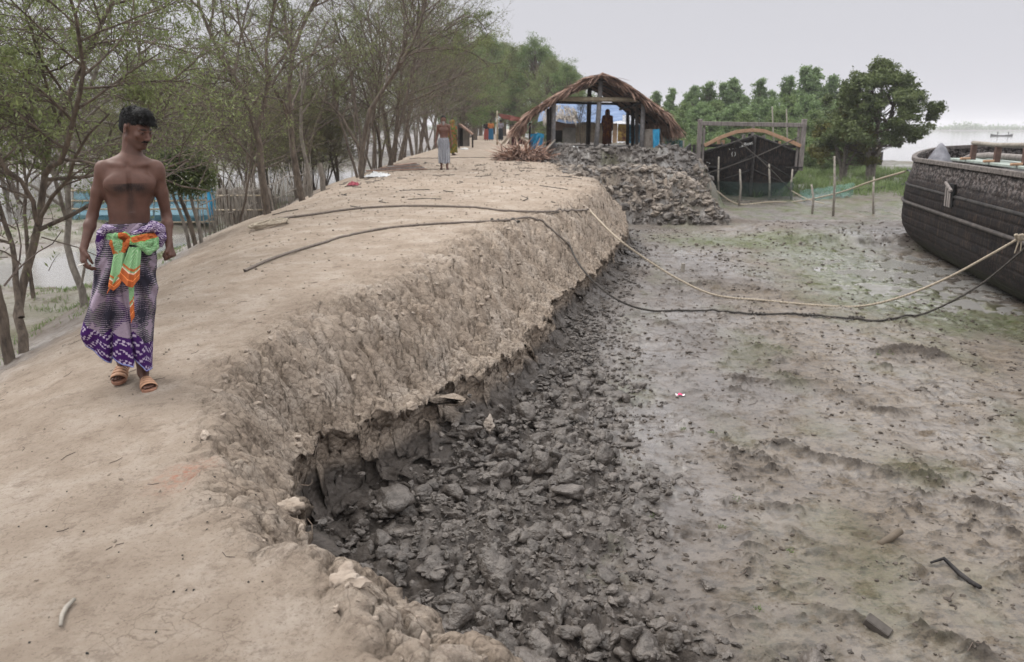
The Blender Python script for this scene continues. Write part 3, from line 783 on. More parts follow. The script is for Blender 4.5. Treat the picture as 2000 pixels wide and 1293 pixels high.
add_hero([([(166, 612), (158, 560), (140, 510), (132, 460), (128, 410), (140, 330), (150, 240), (190, 130), (215, 20), (250, -60)], .055, .018, .4, .8),
          ([(158, 560), (166, 500), (168, 450), (190, 400)], .02, .008, .9),
          ([(132, 430), (110, 360), (60, 250), (20, 140), (-40, 20)], .03, .012, .3, -1),
          ([(150, 250), (210, 190), (260, 120), (330, 60)], .02, .01, .2, .5)],
         'gnarled mottled tree just left of the walking man with water behind its foot', 3, 10.8, WIDE, 15, mb=M_BARKL, lenk=.8, zmin=2.35)
DENSE = dict(ACACIA, kids=[12, 9, 8], len=[.6, .6, .55], ang=[1.0, .9, .9], up=[.02, .0, -.02, -.03], flat=.6, wig=.10, rmax=[.08, .022, .009, .0045])
add_hero([([(62, 560), (55, 500), (48, 420), (52, 350), (40, 250), (60, 120)], .035, .012, .3)],
         'thin twiggy tree standing between the two big trees at the left edge', 31, 12.5, DENSE, 12, ml=M_LEAFB, lenk=1.0, zmin=2.2)
add_hero([([(225, 520), (230, 420), (255, 300), (300, 200), (380, 120), (430, 60)], .04, .012, .35), ([(230, 430), (200, 320), (140, 230), (80, 160)], .03, .01, .3)],
         'wide twiggy tree directly behind the walking man, its branches around his head', 32, 13.5, DENSE, 13, lenk=.9, zmin=2.3)
add_hero([([(392, 512), (372, 440), (350, 380), (338, 310), (300, 200), (270, 100), (260, -20)], .05, .015, .4)],
         'leaning tree behind the shoulder of the walking man with branches over his head', 34, 15.0, WIDE, 15, lenk=.8, zmin=2.1)
# round evergreen shrub with white flowers
def round_bush():
    rng = np.random.default_rng(5); root = empty('flowering_tree'); Y = 14.6
    b = WD(375, 506, Y); root.location = (b.x, b.y, ground_h(b.x, b.y) - .05); bb = np.array(root.location)
    out = [[], []]
    for pts in ([(374, 510), (366, 460), (350, 410), (336, 375), (345, 335)], [(396, 503), (390, 450), (376, 400), (370, 365), (372, 330)]):
        P = catmull(np.array(LP(pts, Y)) - bb, 9); P[0][2] = -.1; out[0].append((P, np.linspace(.04, .02, 9)))
    c0 = np.array(WD(358, 335, Y)) - bb
    C = []; 
    for k in range(46):
        v = rng.normal(0, 1, 3); v /= np.linalg.norm(v); v *= rng.uniform(.5, 1) ; c = c0 + v * np.array([.53, .5, .42])
        C.append(c); P = np.array([c0 + (c - c0) * t + rng.normal(0, .01, 3) for t in np.linspace(0, 1, 5)]); out[1].append((P, np.linspace(.012, .004, 5)))
    n = 16000; ci = rng.integers(0, len(C), n); P = np.array(C)[ci] + rng.normal(0, 1, (n, 3)) * np.array([.085, .085, .065])
    A = rng.normal(0, 1, (n, 3)); A /= np.linalg.norm(A, axis=1)[:, None]; B = np.cross(A, rng.normal(0, 1, (n, 3))); B /= np.linalg.norm(B, axis=1)[:, None]
    lv = leaf_quads(P, A * .030, B * .013)
    n = 420; ci = rng.integers(0, len(C), n); u = rng.random((n, 1)) < .8; P = np.array(C)[ci]; P = P[(P[:, 2] < c0[2] - .02)]; P = P + rng.normal(0, 1, P.shape) * .09 + (P - c0) * .12
    n = len(P); A = rng.normal(0, 1, (n, 3)); A /= np.linalg.norm(A, axis=1)[:, None]; B = np.cross(A, rng.normal(0, 1, (n, 3))); B /= np.linalg.norm(B, axis=1)[:, None]
    build_tree('flowering_tree', out, 1, lv, root, M_BARKL, M_LEAFD, leaf_quads(P, A * .016, B * .016))
    tag(root, 'small round dark green tree dotted with white flowers beside the walking man', 'tree')
round_bush()
add_hero([([(525, 430), (512, 360), (508, 300), (496, 240), (478, 190), (440, 120), (400, 40), (380, -40)], .085, .025, .35),
          ([(500, 250), (520, 180), (520, 90), (540, 0), (545, -60)], .05, .02, .25, .5),
          ([(508, 330), (470, 280), (430, 235), (380, 170)], .03, .012, .3)],
         'thick dark tree with knobbly forked trunk behind the left ends of the two ropes', 6, 16.0, ACACIA, 22, lenk=.85)
add_hero([([(478, 470), (455, 420), (440, 370), (415, 320), (395, 270), (360, 190), (300, 120)], .04, .015, .45), ([(468, 440), (480, 380), (488, 330), (490, 250), (470, 160)], .03, .012, .4)],
         'pair of thin crooked stems rising behind the stick fence', 7, 17.5, ACACIA, 16, lenk=.8)
add_hero([([(592, 392), (582, 340), (572, 290), (566, 230), (564, 170), (575, 100), (600, 30), (640, -40)], .085, .03, .35),
          ([(566, 225), (540, 180), (500, 140), (470, 60), (460, -30)], .045, .02, .3, -.5),
          ([(570, 130), (560, 60), (545, -20), (520, -80)], .04, .02, .2)],
         'tall straight dark tree left of the pale trunk, reaching out of the frame', 8, 19.0, ACACIA, 22, lenk=.85)
add_hero([([(608, 386), (600, 330), (590, 270), (588, 200), (605, 120), (640, 40)], .055, .02, .5)],
         'pale lichen spotted trunk close to the tall dark tree', 9, 19.6, ACACIA, 14, mb=M_BARKL, lenk=.7)
add_hero([([(712, 362), (704, 320), (712, 270), (718, 225), (745, 180), (785, 120), (812, 70), (830, 20), (835, -40)], .085, .025, .5),
          ([(790, 110), (830, 90), (870, 60), (920, 30), (950, 60)], .035, .012, .1, .5),
          ([(745, 180), (790, 115), (850, 95), (920, 100), (955, 130)], .035, .012, .3, -.5),
          ([(708, 300), (680, 250), (655, 215), (625, 190), (590, 150)], .05, .02, .4)],
         'leaning tree whose right hand branches spread over the dike path', 10, 23.5, dict(ACACIA, kids=[10, 7, 6]), 24, lenk=.75)
add_hero([([(728, 345), (732, 290), (728, 240), (735, 180), (728, 110), (700, 30)], .05, .02, .4)],
         'upright dark trunk just right of the leaning tree', 11, 25.5, ACACIA, 20, lenk=.7)
add_hero([([(704, 362), (690, 320), (672, 260), (655, 190), (650, 120), (655, 40)], .05, .02, .4)],
         'thin trunk just left of the leaning tree, with red plastic at its foot', 12, 24.3, ACACIA, 20, lenk=.7)
add_hero([([(632, 384), (628, 345), (624, 318)], .075, .06, 2)],
         'broken grey stump standing in the stick fence', 13, 21.0, ACACIA, 0, mb=M_BARKL, name='tree_stump', group='tree stumps')
# prototypes for the long row
protos = [acacia(100, 7.2, 2, (.05, 0), .085, 26, ml=M_LEAF), acacia(101, 7.8, 3, (.12, -.05), .07, 24, ml=M_LEAFB), acacia(102, 6.6, 2, (.2, 0), .07, 26),
          acacia(103, 8.0, 1, (.1, .1), .09, 40, cfg=dict(ACACIA, kids=[14, 8, 6]), ml=M_LEAFG), acacia(104, 7.4, 3, (-.02, .05), .075, 24, mb=M_BARKL), acacia(105, 5.2, 4, (0, 0), .045, 26, cfg=DENSE, ml=M_LEAFB)]
rng = np.random.default_rng(77)
used = set()
def place_tree(k, x, y, s, label, group, z=None):
    src = protos[k]
    o = src if k not in used else copy_tree(src)
    used.add(k)
    o.location = (x, y, (ground_h(x, y) if z is None else z) - .05); o.rotation_euler = (0, 0, rng.uniform(0, 6.28)); o.scale = (s, s, s * rng.uniform(.95, 1.1))
    tag(o, label, 'tree', group); return o
row = []
yy = 26.5
while yy < 150:
    row.append((-4.9 + rng.normal(0, .30) - .005 * yy, yy)); yy += rng.uniform(.9, 1.9) * (1 + yy / 120)
for x, y in row:
    place_tree(int(rng.integers(0, 5)), x, y, rng.uniform(.72, 1.06) * np.interp(y, [26, 60, 100, 150], [.9, 1.0, 1.1, 1.15]), 'slender tree in the long crowded row along the left edge of the dike path', 'row of slender trees along the dike path')
for i in range(10):
    y = rng.uniform(22, 44); x = -6.6 - rng.random() * 3.0
    place_tree(5 if i % 2 else int(rng.integers(0, 5)), x, y, rng.uniform(.55, .8), 'bushy tree on the lower bank left of the dike, in front of the water', 'bushy trees on the lower left bank')
for i in range(14):
    y = rng.uniform(27, 36); x = -y * rng.uniform(.22, .68)
    place_tree(5 if i % 3 else int(rng.integers(0, 5)), x, y, rng.uniform(.7, 1.05), 'bushy tree on the far muddy ground behind the ponds at left', 'trees on the muddy ground behind the ponds', z=.0)
for i in range(70):
    y = rng.uniform(74, 95); x = -y * rng.uniform(.10, .75)
    place_tree(5 if i % 2 else int(rng.integers(0, 5)), x, y, rng.uniform(.75, 1.25), 'tree in the hazy line on the far side of the left hand river', 'trees across the left hand river')
# ------------------------------------------------------------------ clumpy trees beyond the boats
def clumpy(seed, H, spread, nclump, nleaf, leaf, ml, clump=.55, trunks=1, zmin=.35, mb=M_BARKL, name='mangrove_tree', flatness=.75, asp=.45):
    rg = np.random.default_rng(seed); root = empty(name); out = [[], []]
    C = []
    for k in range(nclump):
        z = rg.uniform(zmin, 1) ** .9; prof = math.sin(min(1, (z - zmin) / (1 - zmin) * .85 + .22) * math.pi) ** .6
        a = rg.uniform(0, 6.28); q = rg.uniform(.25, 1) ** .5
        C.append((math.cos(a) * spread * prof * q, math.sin(a) * spread * prof * q, z * H))
    C = np.array(C)
    for t in range(trunks):
        a = t * 2.4 + 1; lean = .35 if trunks > 1 else .05
        P = catmull(np.array([(0.1 * math.cos(a), .1 * math.sin(a), -.2), (lean * math.cos(a) * .5, lean * math.sin(a) * .5, H * .2), (lean * math.cos(a) * 1.6, lean * math.sin(a) * 1.6, H * .42), (lean * 2.2 * math.cos(a), lean * 2.2 * math.sin(a), H * .75)]), 9)
        out[0].append((P, np.linspace(.018 * H + .04, .012 * H, 9)))
    for c in C:
        tr = out[0][int(rg.integers(0, trunks))][0]; j = np.argmin(np.linalg.norm(tr - c * np.array([.5, .5, .72]), axis=1)); s0 = tr[j]
        P = np.array([s0 + (c - s0) * t + np.array([0, 0, -.25 * math.sin(t * 3.14)]) * .4 + rg.normal(0, .03, 3) for t in np.linspace(0, 1, 5)])
        out[1].append((P, np.linspace(.012 * H * .6, .006, 5)))
    n = nleaf; ci = rg.integers(0, nclump, n); sc = rg.uniform(.6, 1.25, nclump)[ci][:, None] * clump
    v = rg.normal(0, .55, (n, 3)); sub = rg.normal(0, .5, (nclump, 6, 3)); pick = rg.integers(0, 6, n); v = .50 * v + .85 * sub[ci, pick]
    P = C[ci] + v * sc * np.array([1, 1, flatness])
    A = rg.normal(0, 1, (n, 3)); A /= np.linalg.norm(A, axis=1)[:, None]; B = np.cross(A, rg.normal(0, 1, (n, 3))); B /= np.linalg.norm(B, axis=1)[:, None]
    s = leaf * rg.uniform(.6, 1.4, (n, 1))
    build_tree(name, out, 1, leaf_quads(P, A * s, B * s * asp), root, mb, ml)
    return root
# greener trees at the far end of the path
full_p = [clumpy(320, 11.0, 3.6, 70, 22000, .085, M_LEAFG, .95, 2, .18, M_BARK, 'green_tree', .6, .3), clumpy(321, 10.0, 3.9, 76, 22000, .085, M_LEAF, .95, 3, .15, M_BARK, 'green_tree', .6, .3)]; fi = 0
GT = [905, 930, 960, 1000, 1040, 1075, 1100, 985, 1060, 1020, 940, 1095, 900, 965, 1110, 1010]
for (px, Y, s, k) in [(905, 62, 1.15, 3), (930, 75, 1.3, 3), (960, 88, 1.55, 3), (1000, 92, 1.55, 3), (1040, 90, 1.6, 3), (1075, 84, 1.55, 3), (1100, 78, 1.3, 3), (985, 110, 1.9, 3), (1060, 105, 1.9, 3), (1020, 120, 2.0, 3), (940, 120, 2.0, 3), (1095, 96, 1.6, 3), (900, 130, 2.0, 3), (965, 140, 2.1, 3), (1110, 110, 1.6, 3), (1010, 145, 2.1, 3)]:
    x = (px - 1000) / F * Y; o_ = full_p[fi % 2] if fi < 2 else copy_tree(full_p[fi % 2]); fi += 1; o_.location = (x, Y, ground_h(x, Y) - .1); o_.scale = (s * .62,) * 3; o_.rotation_euler = (0, 0, fi * 2.1); tag(o_, 'full green tree beyond the far path, %s in its row from the left' % ORD[sorted(GT).index(px)], 'tree', 'tall green trees at the far end of the path')

t = clumpy(300, 6.2, 2.7, 120, 52000, .075, M_LEAFD, .42, 4, .30)
b = gpt(1705, 352); t.location = (b.x - .2, b.y, b.z - .1); t.scale = (1.12, 1.0, 1.03)
tag(t, 'big rounded dark green tree with forked trunks on the shore between the two boats', 'tree')
t = clumpy(301, 3.9, 2.1, 60, 22000, .07, M_LEAFY, .38, 5, .22, name='mangrove_bush')
b = gpt(1645, 348); t.location = (b.x - .2, b.y - .5, b.z - .1)
tag(t, 'lower olive bushy tree with crooked stems pressed against the big dark green tree', 'tree')
far_p = [clumpy(310, 9.0, 1.6, 26, 7500, .16, M_LEAFF, .75, 1, .35), clumpy(311, 7.5, 2.6, 44, 9500, .16, M_LEAFG, .85, 2, .25), clumpy(312, 6.0, 3.2, 50, 10000, .15, M_LEAFF, .8, 3, .15), clumpy(313, 10.0, 1.3, 20, 5500, .16, M_LEAFF, .75, 1, .45), clumpy(314, 4.0, 2.8, 40, 9000, .13, M_LEAFG, .7, 3, .08)]
fu = set()
def place_far(k, px, Y, top, label, group, hh=(9.7, 8.2, 6.7, 10.6, 4.6)):
    o = far_p[k] if k not in fu else copy_tree(far_p[k]); fu.add(k)
    x = (px - 1000) / F * Y; z = ground_h(x, Y); H = CAMZ + (250 - top) / F * Y - z
    s = H / hh[k]; o.location = (x, Y, z - .1); o.scale = (s * rng.uniform(.85, 1.1),) * 2 + (s,); o.rotation_euler = (0, 0, rng.uniform(0, 6.28))
    tag(o, label, 'tree', group); return o
TU = [1302, 1268, 1340, 1366, 1395, 1415, 1440, 1462, 1520, 1545, 1568, 1600, 1620, 1330, 1490, 1640]
for k, px, Y, top in [(0, 1302, 88, 172), (3, 1268, 92, 178), (3, 1340, 90, 168), (0, 1366, 86, 160), (0, 1395, 88, 162), (3, 1415, 90, 154), (0, 1440, 84, 186), (0, 1462, 88, 154), (3, 1520, 82, 150), (0, 1545, 84, 132), (3, 1568, 86, 134), (3, 1600, 84, 148), (0, 1620, 88, 178), (0, 1330, 96, 182), (0, 1490, 92, 176), (3, 1640, 90, 176)]:
    place_far(k, px, Y, top, 'tall tufted tree poking above the wood behind the first boat, %s from the left' % ORD[sorted(TU).index(px)], 'tall tufted trees of the wood behind the boats')
BG = [1255, 1285, 1325, 1355, 1385, 1420, 1455, 1490, 1520, 1555, 1590, 1620, 1650, 1310, 1370, 1440, 1505, 1570, 1625]
for px, Y, top in [(1255, 74, 205), (1285, 70, 208), (1325, 76, 200), (1355, 72, 198), (1385, 78, 196), (1420, 72, 202), (1455, 76, 200), (1490, 70, 192), (1520, 76, 186), (1555, 72, 184), (1590, 76, 190), (1620, 70, 196), (1650, 76, 198), (1310, 64, 225), (1370, 62, 222), (1440, 64, 215), (1505, 62, 210), (1570, 62, 212), (1625, 60, 215)]:
    place_far(int(rng.integers(1, 3)), px, Y, top, 'broad green tree in the wood behind the first boat, %s of nineteen from the left' % ORD[sorted(BG).index(px)], 'broad green trees of the wood behind the boats')
for px, Y, top in [(1262, 54, 262), (1320, 52, 268), (1350, 55, 262), (1395, 58, 255), (1450, 57, 258), (1500, 56, 250), (1545, 58, 250), (1595, 54, 252), (1630, 57, 250)]:
    place_far(4, px, Y, top, 'low green bush at the foot of the wood, %s of nine from the left' % ORD[[1262, 1320, 1350, 1395, 1450, 1500, 1545, 1595, 1630].index(px)], 'low bushes at the foot of the wood')
# ------------------------------------------------------------------ people: one smooth implicit surface per body
class Sdf:
    def __init__(self, lo, hi, h):
        self.h = h; self.lo = np.array(lo, float); n = np.ceil((np.array(hi) - lo) / h).astype(int) + 1
        self.ax = [self.lo[i] + h * np.arange(n[i]) for i in range(3)]; self.f = np.full(n, .08, np.float32)
    def _win(self, a, b, m):
        s = []
        for i in range(3):
            i0 = max(0, int((a[i] - m - self.lo[i]) / self.h)); i1 = min(len(self.ax[i]), int((b[i] + m - self.lo[i]) / self.h) + 2)
            s.append(slice(i0, max(i0, i1)))
        return tuple(s), self.ax[0][s[0]][:, None, None], self.ax[1][s[1]][None, :, None], self.ax[2][s[2]][None, None, :]
    def _mix(self, s, d, k, op):
        f = self.f[s]
        if op == 'add':
            h = np.clip(.5 + .5 * (f - d) / k, 0, 1); self.f[s] = f * (1 - h) + d * h - k * h * (1 - h)
        else:
            h = np.clip(.5 - .5 * (f + d) / k, 0, 1); self.f[s] = f * (1 - h) - d * h + k * h * (1 - h)
    def cone(self, a, b, ra, rb, k=.02, op='add', flat=None):
        a = np.array(a, float); b = np.array(b, float); r = max(ra, rb)
        s, x, y, z = self._win(np.minimum(a, b), np.maximum(a, b), r + k + .02)
        ab = b - a; px, py, pz = x - a[0], y - a[1], z - a[2]
        t = np.clip((px * ab[0] + py * ab[1] + pz * ab[2]) / (ab @ ab + 1e-12), 0, 1)
        d = np.sqrt((px - t * ab[0]) ** 2 + (py - t * ab[1]) ** 2 + (pz - t * ab[2]) ** 2) - (ra + (rb - ra) * t)
        self._mix(s, d, k, op); return self
    def ell(self, c, r, R=None, k=.02, op='add'):
        c = np.array(c, float); r = np.array(r, float); m = max(r)
        s, x, y, z = self._win(c, c, m + k + .02); x = x - c[0]; y = y - c[1]; z = z - c[2]
        if R is not None:
            x, y, z = (R[0][0] * x + R[1][0] * y + R[2][0] * z, R[0][1] * x + R[1][1] * y + R[2][1] * z, R[0][2] * x + R[1][2] * y + R[2][2] * z)
        k0 = np.sqrt((x / r[0]) ** 2 + (y / r[1]) ** 2 + (z / r[2]) ** 2); k1 = np.sqrt((x / r[0] ** 2) ** 2 + (y / r[1] ** 2) ** 2 + (z / r[2] ** 2) ** 2) + 1e-9
        self._mix(s, k0 * (k0 - 1) / k1, k, op); return self
    def mesh(self, smooth=1):
        f = self.f; h = self.h; s = f < 0
        n = f.shape; cs = np.zeros((n[0] - 1, n[1] - 1, n[2] - 1), np.int8)
        for i in (0, 1):
            for j in (0, 1):
                for k in (0, 1): cs += s[i:n[0] - 1 + i, j:n[1] - 1 + j, k:n[2] - 1 + k]
        act = (cs > 0) & (cs < 8); I = np.argwhere(act); idm = np.full(act.shape, -1, np.int64); idm[act] = np.arange(len(I))
        acc = np.zeros((len(I), 3)); cnt = np.zeros(len(I))
        cor = [(i, j, k) for i in (0, 1) for j in (0, 1) for k in (0, 1)]
        for a in cor:
            for ax in range(3):
                if a[ax]: continue
                b = list(a); b[ax] = 1
                fa = f[I[:, 0] + a[0], I[:, 1] + a[1], I[:, 2] + a[2]]; fb = f[I[:, 0] + b[0], I[:, 1] + b[1], I[:, 2] + b[2]]
                c = (fa < 0) != (fb < 0); t = np.where(c, fa / (fa - fb + 1e-12), 0)
                p = np.tile(np.array(a, float), (len(I), 1)); p[:, ax] += t
                acc += p * c[:, None]; cnt += c
        V = self.lo + h * (I + acc / np.maximum(cnt, 1)[:, None])
        Q = []
        for ax in range(3):
            o = [q for q in range(3) if q != ax]
            sl0 = [slice(1, -1)] * 3; sl0[ax] = slice(0, -1); sl1 = [slice(1, -1)] * 3; sl1[ax] = slice(1, None)
            A = s[tuple(sl0)]; B = s[tuple(sl1)]
            for flip, msk in ((False, A & ~B), (True, ~A & B)):
                E = np.argwhere(msk); 
                if not len(E): continue
                E = E + 1; E[:, ax] -= 1
                q = []
                for (u, v) in ((0, 0), (-1, 0), (-1, -1), (0, -1)):
                    c = E.copy(); c[:, o[0]] += u; c[:, o[1]] += v; q.append(idm[c[:, 0], c[:, 1], c[:, 2]])
                q = np.stack(q, 1)
                if flip ^ (ax == 1): q = q[:, ::-1]
                Q.append(q)
        Q = np.concatenate(Q); Q = Q[(Q >= 0).all(1)]
        for _ in range(smooth):
            a = np.zeros_like(V); c = np.zeros(len(V))
            for i in range(4):
                np.add.at(a, Q[:, i], V[Q[:, (i + 1) % 4]] + V[Q[:, i - 1]]); np.add.at(c, Q[:, i], 2)
            V = V * .5 + .5 * a / np.maximum(c, 1)[:, None]
        return V, Q
def rot(yaw, pitch=0, roll=0):
    cy, sy = math.cos(yaw), math.sin(yaw); cp, sp = math.cos(pitch), math.sin(pitch); cr, sr = math.cos(roll), math.sin(roll)
    Rz = np.array([[cy, -sy, 0], [sy, cy, 0], [0, 0, 1]]); Rx = np.array([[1, 0, 0], [0, cp, -sp], [0, sp, cp]]); Ry = np.array([[cr, 0, sr], [0, 1, 0], [-sr, 0, cr]])
    return Rz @ Rx @ Ry
def n_(v): v = np.array(v, float); return v / (np.linalg.norm(v) + 1e-9)
def hand(S, w, d, th, nrm, curl=(.5, .6, .4), sc=1.0, spread=.10):
    """w wrist, d direction of the hand, th towards the thumb side, nrm palm normal (fingers curl towards it)"""
    w = np.array(w, float); d = n_(d); th = n_(np.array(th) - d * np.dot(th, d)); nrm = n_(np.array(nrm) - d * np.dot(nrm, d) - th * np.dot(nrm, th))
    L = [.040, .045, .042, .033]
    for i in range(4):
        off = (1.5 - i) * .0175 * sc
        kn = w + d * (.078 - .004 * abs(i - 1)) * sc + th * off
        S.cone(w + th * off * .5 + d * .01, kn, .0135 * sc, .0115 * sc, .012)
        p = kn; v = d + th * (1.5 - i) * spread
        ang = 0
        for j, (l, r) in enumerate(((1, .0095), (.62, .0085), (.5, .0075))):
            ang += curl[j] * (1 + .10 * i)
            q = p + (n_(v) * math.cos(ang) + nrm * math.sin(ang)) * L[i] * l * sc
            S.cone(p, q, r * sc * 1.03, r * sc * .92, .003); p = q
    a = w + d * .022 * sc + th * .020 * sc; b = a + (th * .55 + d * .7 + nrm * .35) * .038 * sc; c = b + n_(d * .9 + nrm * .55 - th * .12) * .030 * sc; e = c + n_(d * .8 + nrm * .8 - th * .4) * .024 * sc
    S.cone(a, b, .015 * sc, .0115 * sc, .010); S.cone(b, c, .0112 * sc, .0098 * sc, .004); S.cone(c, e, .0098 * sc, .008 * sc, .004)
def foot(S, an, toe, heel, sc=1.0):
    an = np.array(an, float); toe = np.array(toe, float); heel = np.array(heel, float); u = n_(toe - heel); side = n_(np.cross(u, [0, 0, 1])); up = np.cross(side, u)
    S.cone(an, heel + up * .02 + u * .02, .031 * sc, .027 * sc, .02); S.cone(an + u * .01, heel + u * .14 * sc + up * .018, .030 * sc, .021 * sc, .025)
    for i, (o, l) in enumerate(((.030, .238), (.011, .240), (-.006, .230), (-.021, .218), (-.034, .203))):
        b = heel + u * .15 * sc + side * o * .9 * sc + up * .014; e = heel + u * l * sc + side * o * sc + up * .010
        S.cone(heel + u * .05 + side * o * .4 + up * .015, b, .020 * sc, .014 * sc, .012); S.cone(b, e, .0105 * sc, .0105 * sc if i == 0 else .008 * sc, .004)
def body(S, J, girth=1.0, hands=True, sc=1.0, head=True, hsc=1.0):
    g = girth * sc
    pe, ch, nk, hd = (np.array(J[k], float) for k in ('pelvis', 'chest', 'neck', 'head'))
    Rt = rot(J.get('yaw', 0))
    ex = Rt @ np.array([1, 0, 0]); ey = Rt @ np.array([0, 1, 0])
    wa = pe * .5 + ch * .5
    S.ell(ch + (0, 0, .005), (.150 * g, .098 * g, .155 * sc), Rt, .03); S.ell(wa, (.122 * g, .086 * g, .17 * sc), Rt, .05); S.ell(pe, (.145 * g, .105 * g, .12 * sc), Rt, .05)
    for s in (-1, 1):
        S.ell(ch + ex * s * .072 * g - ey * .066 * g + (0, 0, .012), (.078 * g, .030 * g, .056 * sc), Rt, .035)
        S.ell(ch + ex * s * .10 * g + ey * .05 * g + (0, 0, -.02), (.055 * g, .05 * g, .12 * sc), Rt, .03)
        sh = np.array(J['sh'][0 if s < 0 else 1], float)
        S.cone(nk + (0, 0, .01) + ey * .015, sh + (0, 0, .012), .050 * sc, .036 * sc, .035)
        S.cone(ch + ex * s * .02 - ey * .062 * g + (0, 0, .125 * sc), sh + (0, 0, .032 * sc) - ey * .02, .010, .012, .018)
        S.ell(sh + (0, 0, -.025 * sc), (.050 * g, .055 * g, .068 * sc), None, .03)
        el = np.array(J['el'][0 if s < 0 else 1], float); wr = np.array(J['wr'][0 if s < 0 else 1], float)
        md = sh * .5 + el * .5
        S.cone(sh, md, .043 * g, .040 * g, .02); S.cone(md, el, .040 * g, .030 * g, .015)
        m2 = el * .68 + wr * .32; S.cone(el, m2, .031 * g, .034 * g, .02); S.cone(m2, wr, .034 * g, .020 * g, .02); S.cone(m2 * .2 + wr * .8, wr, .0215 * g, .022 * g, .01)
        hp = pe + ex * s * .075 * sc + (0, 0, -.05); kn = np.array(J['kn'][0 if s < 0 else 1], float); an = np.array(J['an'][0 if s < 0 else 1], float)
        S.cone(hp, kn, .080 * g, .050 * g, .04); m3 = kn * .68 + an * .32; S.cone(kn, m3, .047 * g, .050 * g, .02); S.cone(m3, an, .050 * g, .032 * g, .02)
        foot(S, an, J['toe'][0 if s < 0 else 1], J['heel'][0 if s < 0 else 1], sc)
        if hands and 'hand' in J:
            hh = J['hand'][0 if s < 0 else 1]; hand(S, wr, hh[0], hh[1], hh[2], hh[3], sc)
    S.cone(nk, hd + np.array(J['hr'] @ np.array([0, .022, -.05]) * sc), .060 * g, .055 * g, .025)
    S.ell(nk * .6 + ch * .4 + (0, 0, .03), (.10 * g, .06 * g, .07 * sc), Rt, .04)
    if head: head_sdf(S, hd, J['hr'], sc * hsc)
def head_sdf(S, c, R, sc=1.0):
    P = lambda x, y, z: np.array(c) + R @ (np.array([x, y, z]) * sc)
    r3 = lambda *a: np.array(a) * sc
    S.ell(P(0, .015, .035), r3(.073, .093, .078), R, .02); S.ell(P(0, -.028, -.030), r3(.057, .062, .076), R, .025)
    S.ell(P(0, -.064, -.088), r3(.024, .022, .020), R, .018)
    for s in (-1, 1):
        S.cone(P(s * .050, .004, -.052), P(s * .018, -.058, -.090), .017 * sc, .015 * sc, .018)
        S.ell(P(s * .041, -.060, -.018), r3(.022, .018, .018), R, .018)
        S.cone(P(s * .044, -.068, .020), P(s * .010, -.084, .019), .0085 * sc, .0085 * sc, .010)
        S.ell(P(s * .029, -.089, .003), r3(.018, .014, .011), R, .008, 'sub')
        S.ell(P(s * .030, -.072, .002), r3(.0135, .0135, .0125), R, .002)
        S.cone(P(s * .018, -.0835, .0085), P(s * .041, -.0775, .0075), .0032 * sc, .0032 * sc, .004)
        S.cone(P(s * .019, -.0820, -.0055), P(s * .040, -.0760, -.0045), .0028 * sc, .0028 * sc, .004)
        S.ell(P(s * .0125, -.097, -.034), r3(.008, .010, .0075), R, .005)
        Re = R @ rot(s * .45)
        S.ell(P(s * .075, .012, -.004), r3(.007, .018, .030), Re, .008); S.ell(P(s * .081, .006, -.002), r3(.005, .009, .016), Re, .004, 'sub')
    S.cone(P(0, -.082, .014), P(0, -.105, -.026), .0075 * sc, .0105 * sc, .010); S.ell(P(0, -.107, -.030), r3(.0105, .010, .009), R, .006)
    S.cone(P(-.016, -.084, -.0555), P(.016, -.084, -.0555), .0058 * sc, .0058 * sc, .006); S.ell(P(0, -.092, -.0550), r3(.010, .006, .0045), R, .004)
    S.cone(P(-.013, -.083, -.0660), P(.013, -.083, -.0660), .0068 * sc, .0068 * sc, .005); S.cone(P(-.022, -.088, -.0605), P(.022, -.088, -.0605), .0018, .0018, .003, 'sub')
M_SKIN = colmat('skin', .55, .25, 260, .35, .10, 30)
M_HAIR = mat('black_hair', (.005, .0045, .0045), .6, var=.4, scale=60, bump=.6, bscale=160, spec=.22, stretch=(1, 1, .25), bdist=.006)
M_CLOTH = colmat('patterned_cloth', .92, .35, 900, .1, .10, 150, sheen=0)
M_GREYHAIR = mat('grey_hair', (.35, .34, .33), .8, bump=.3)
M_SANDAL = mat('tan_sandal', (.42, .235, .145), .6, var=.12, scale=40, bump=.2)
M_SOLE = mat('sandal_sole', (.26, .13, .085), .7, var=.2, scale=40, bump=.2)
M_DARKSANDAL = mat('dark_sandal', (.03, .025, .022), .6)
def V3(x, y, z=0, seed=0):
    return fbm(np.asarray(x) + np.asarray(z) * .71, np.asarray(y) + np.asarray(z) * .53, 3, seed)
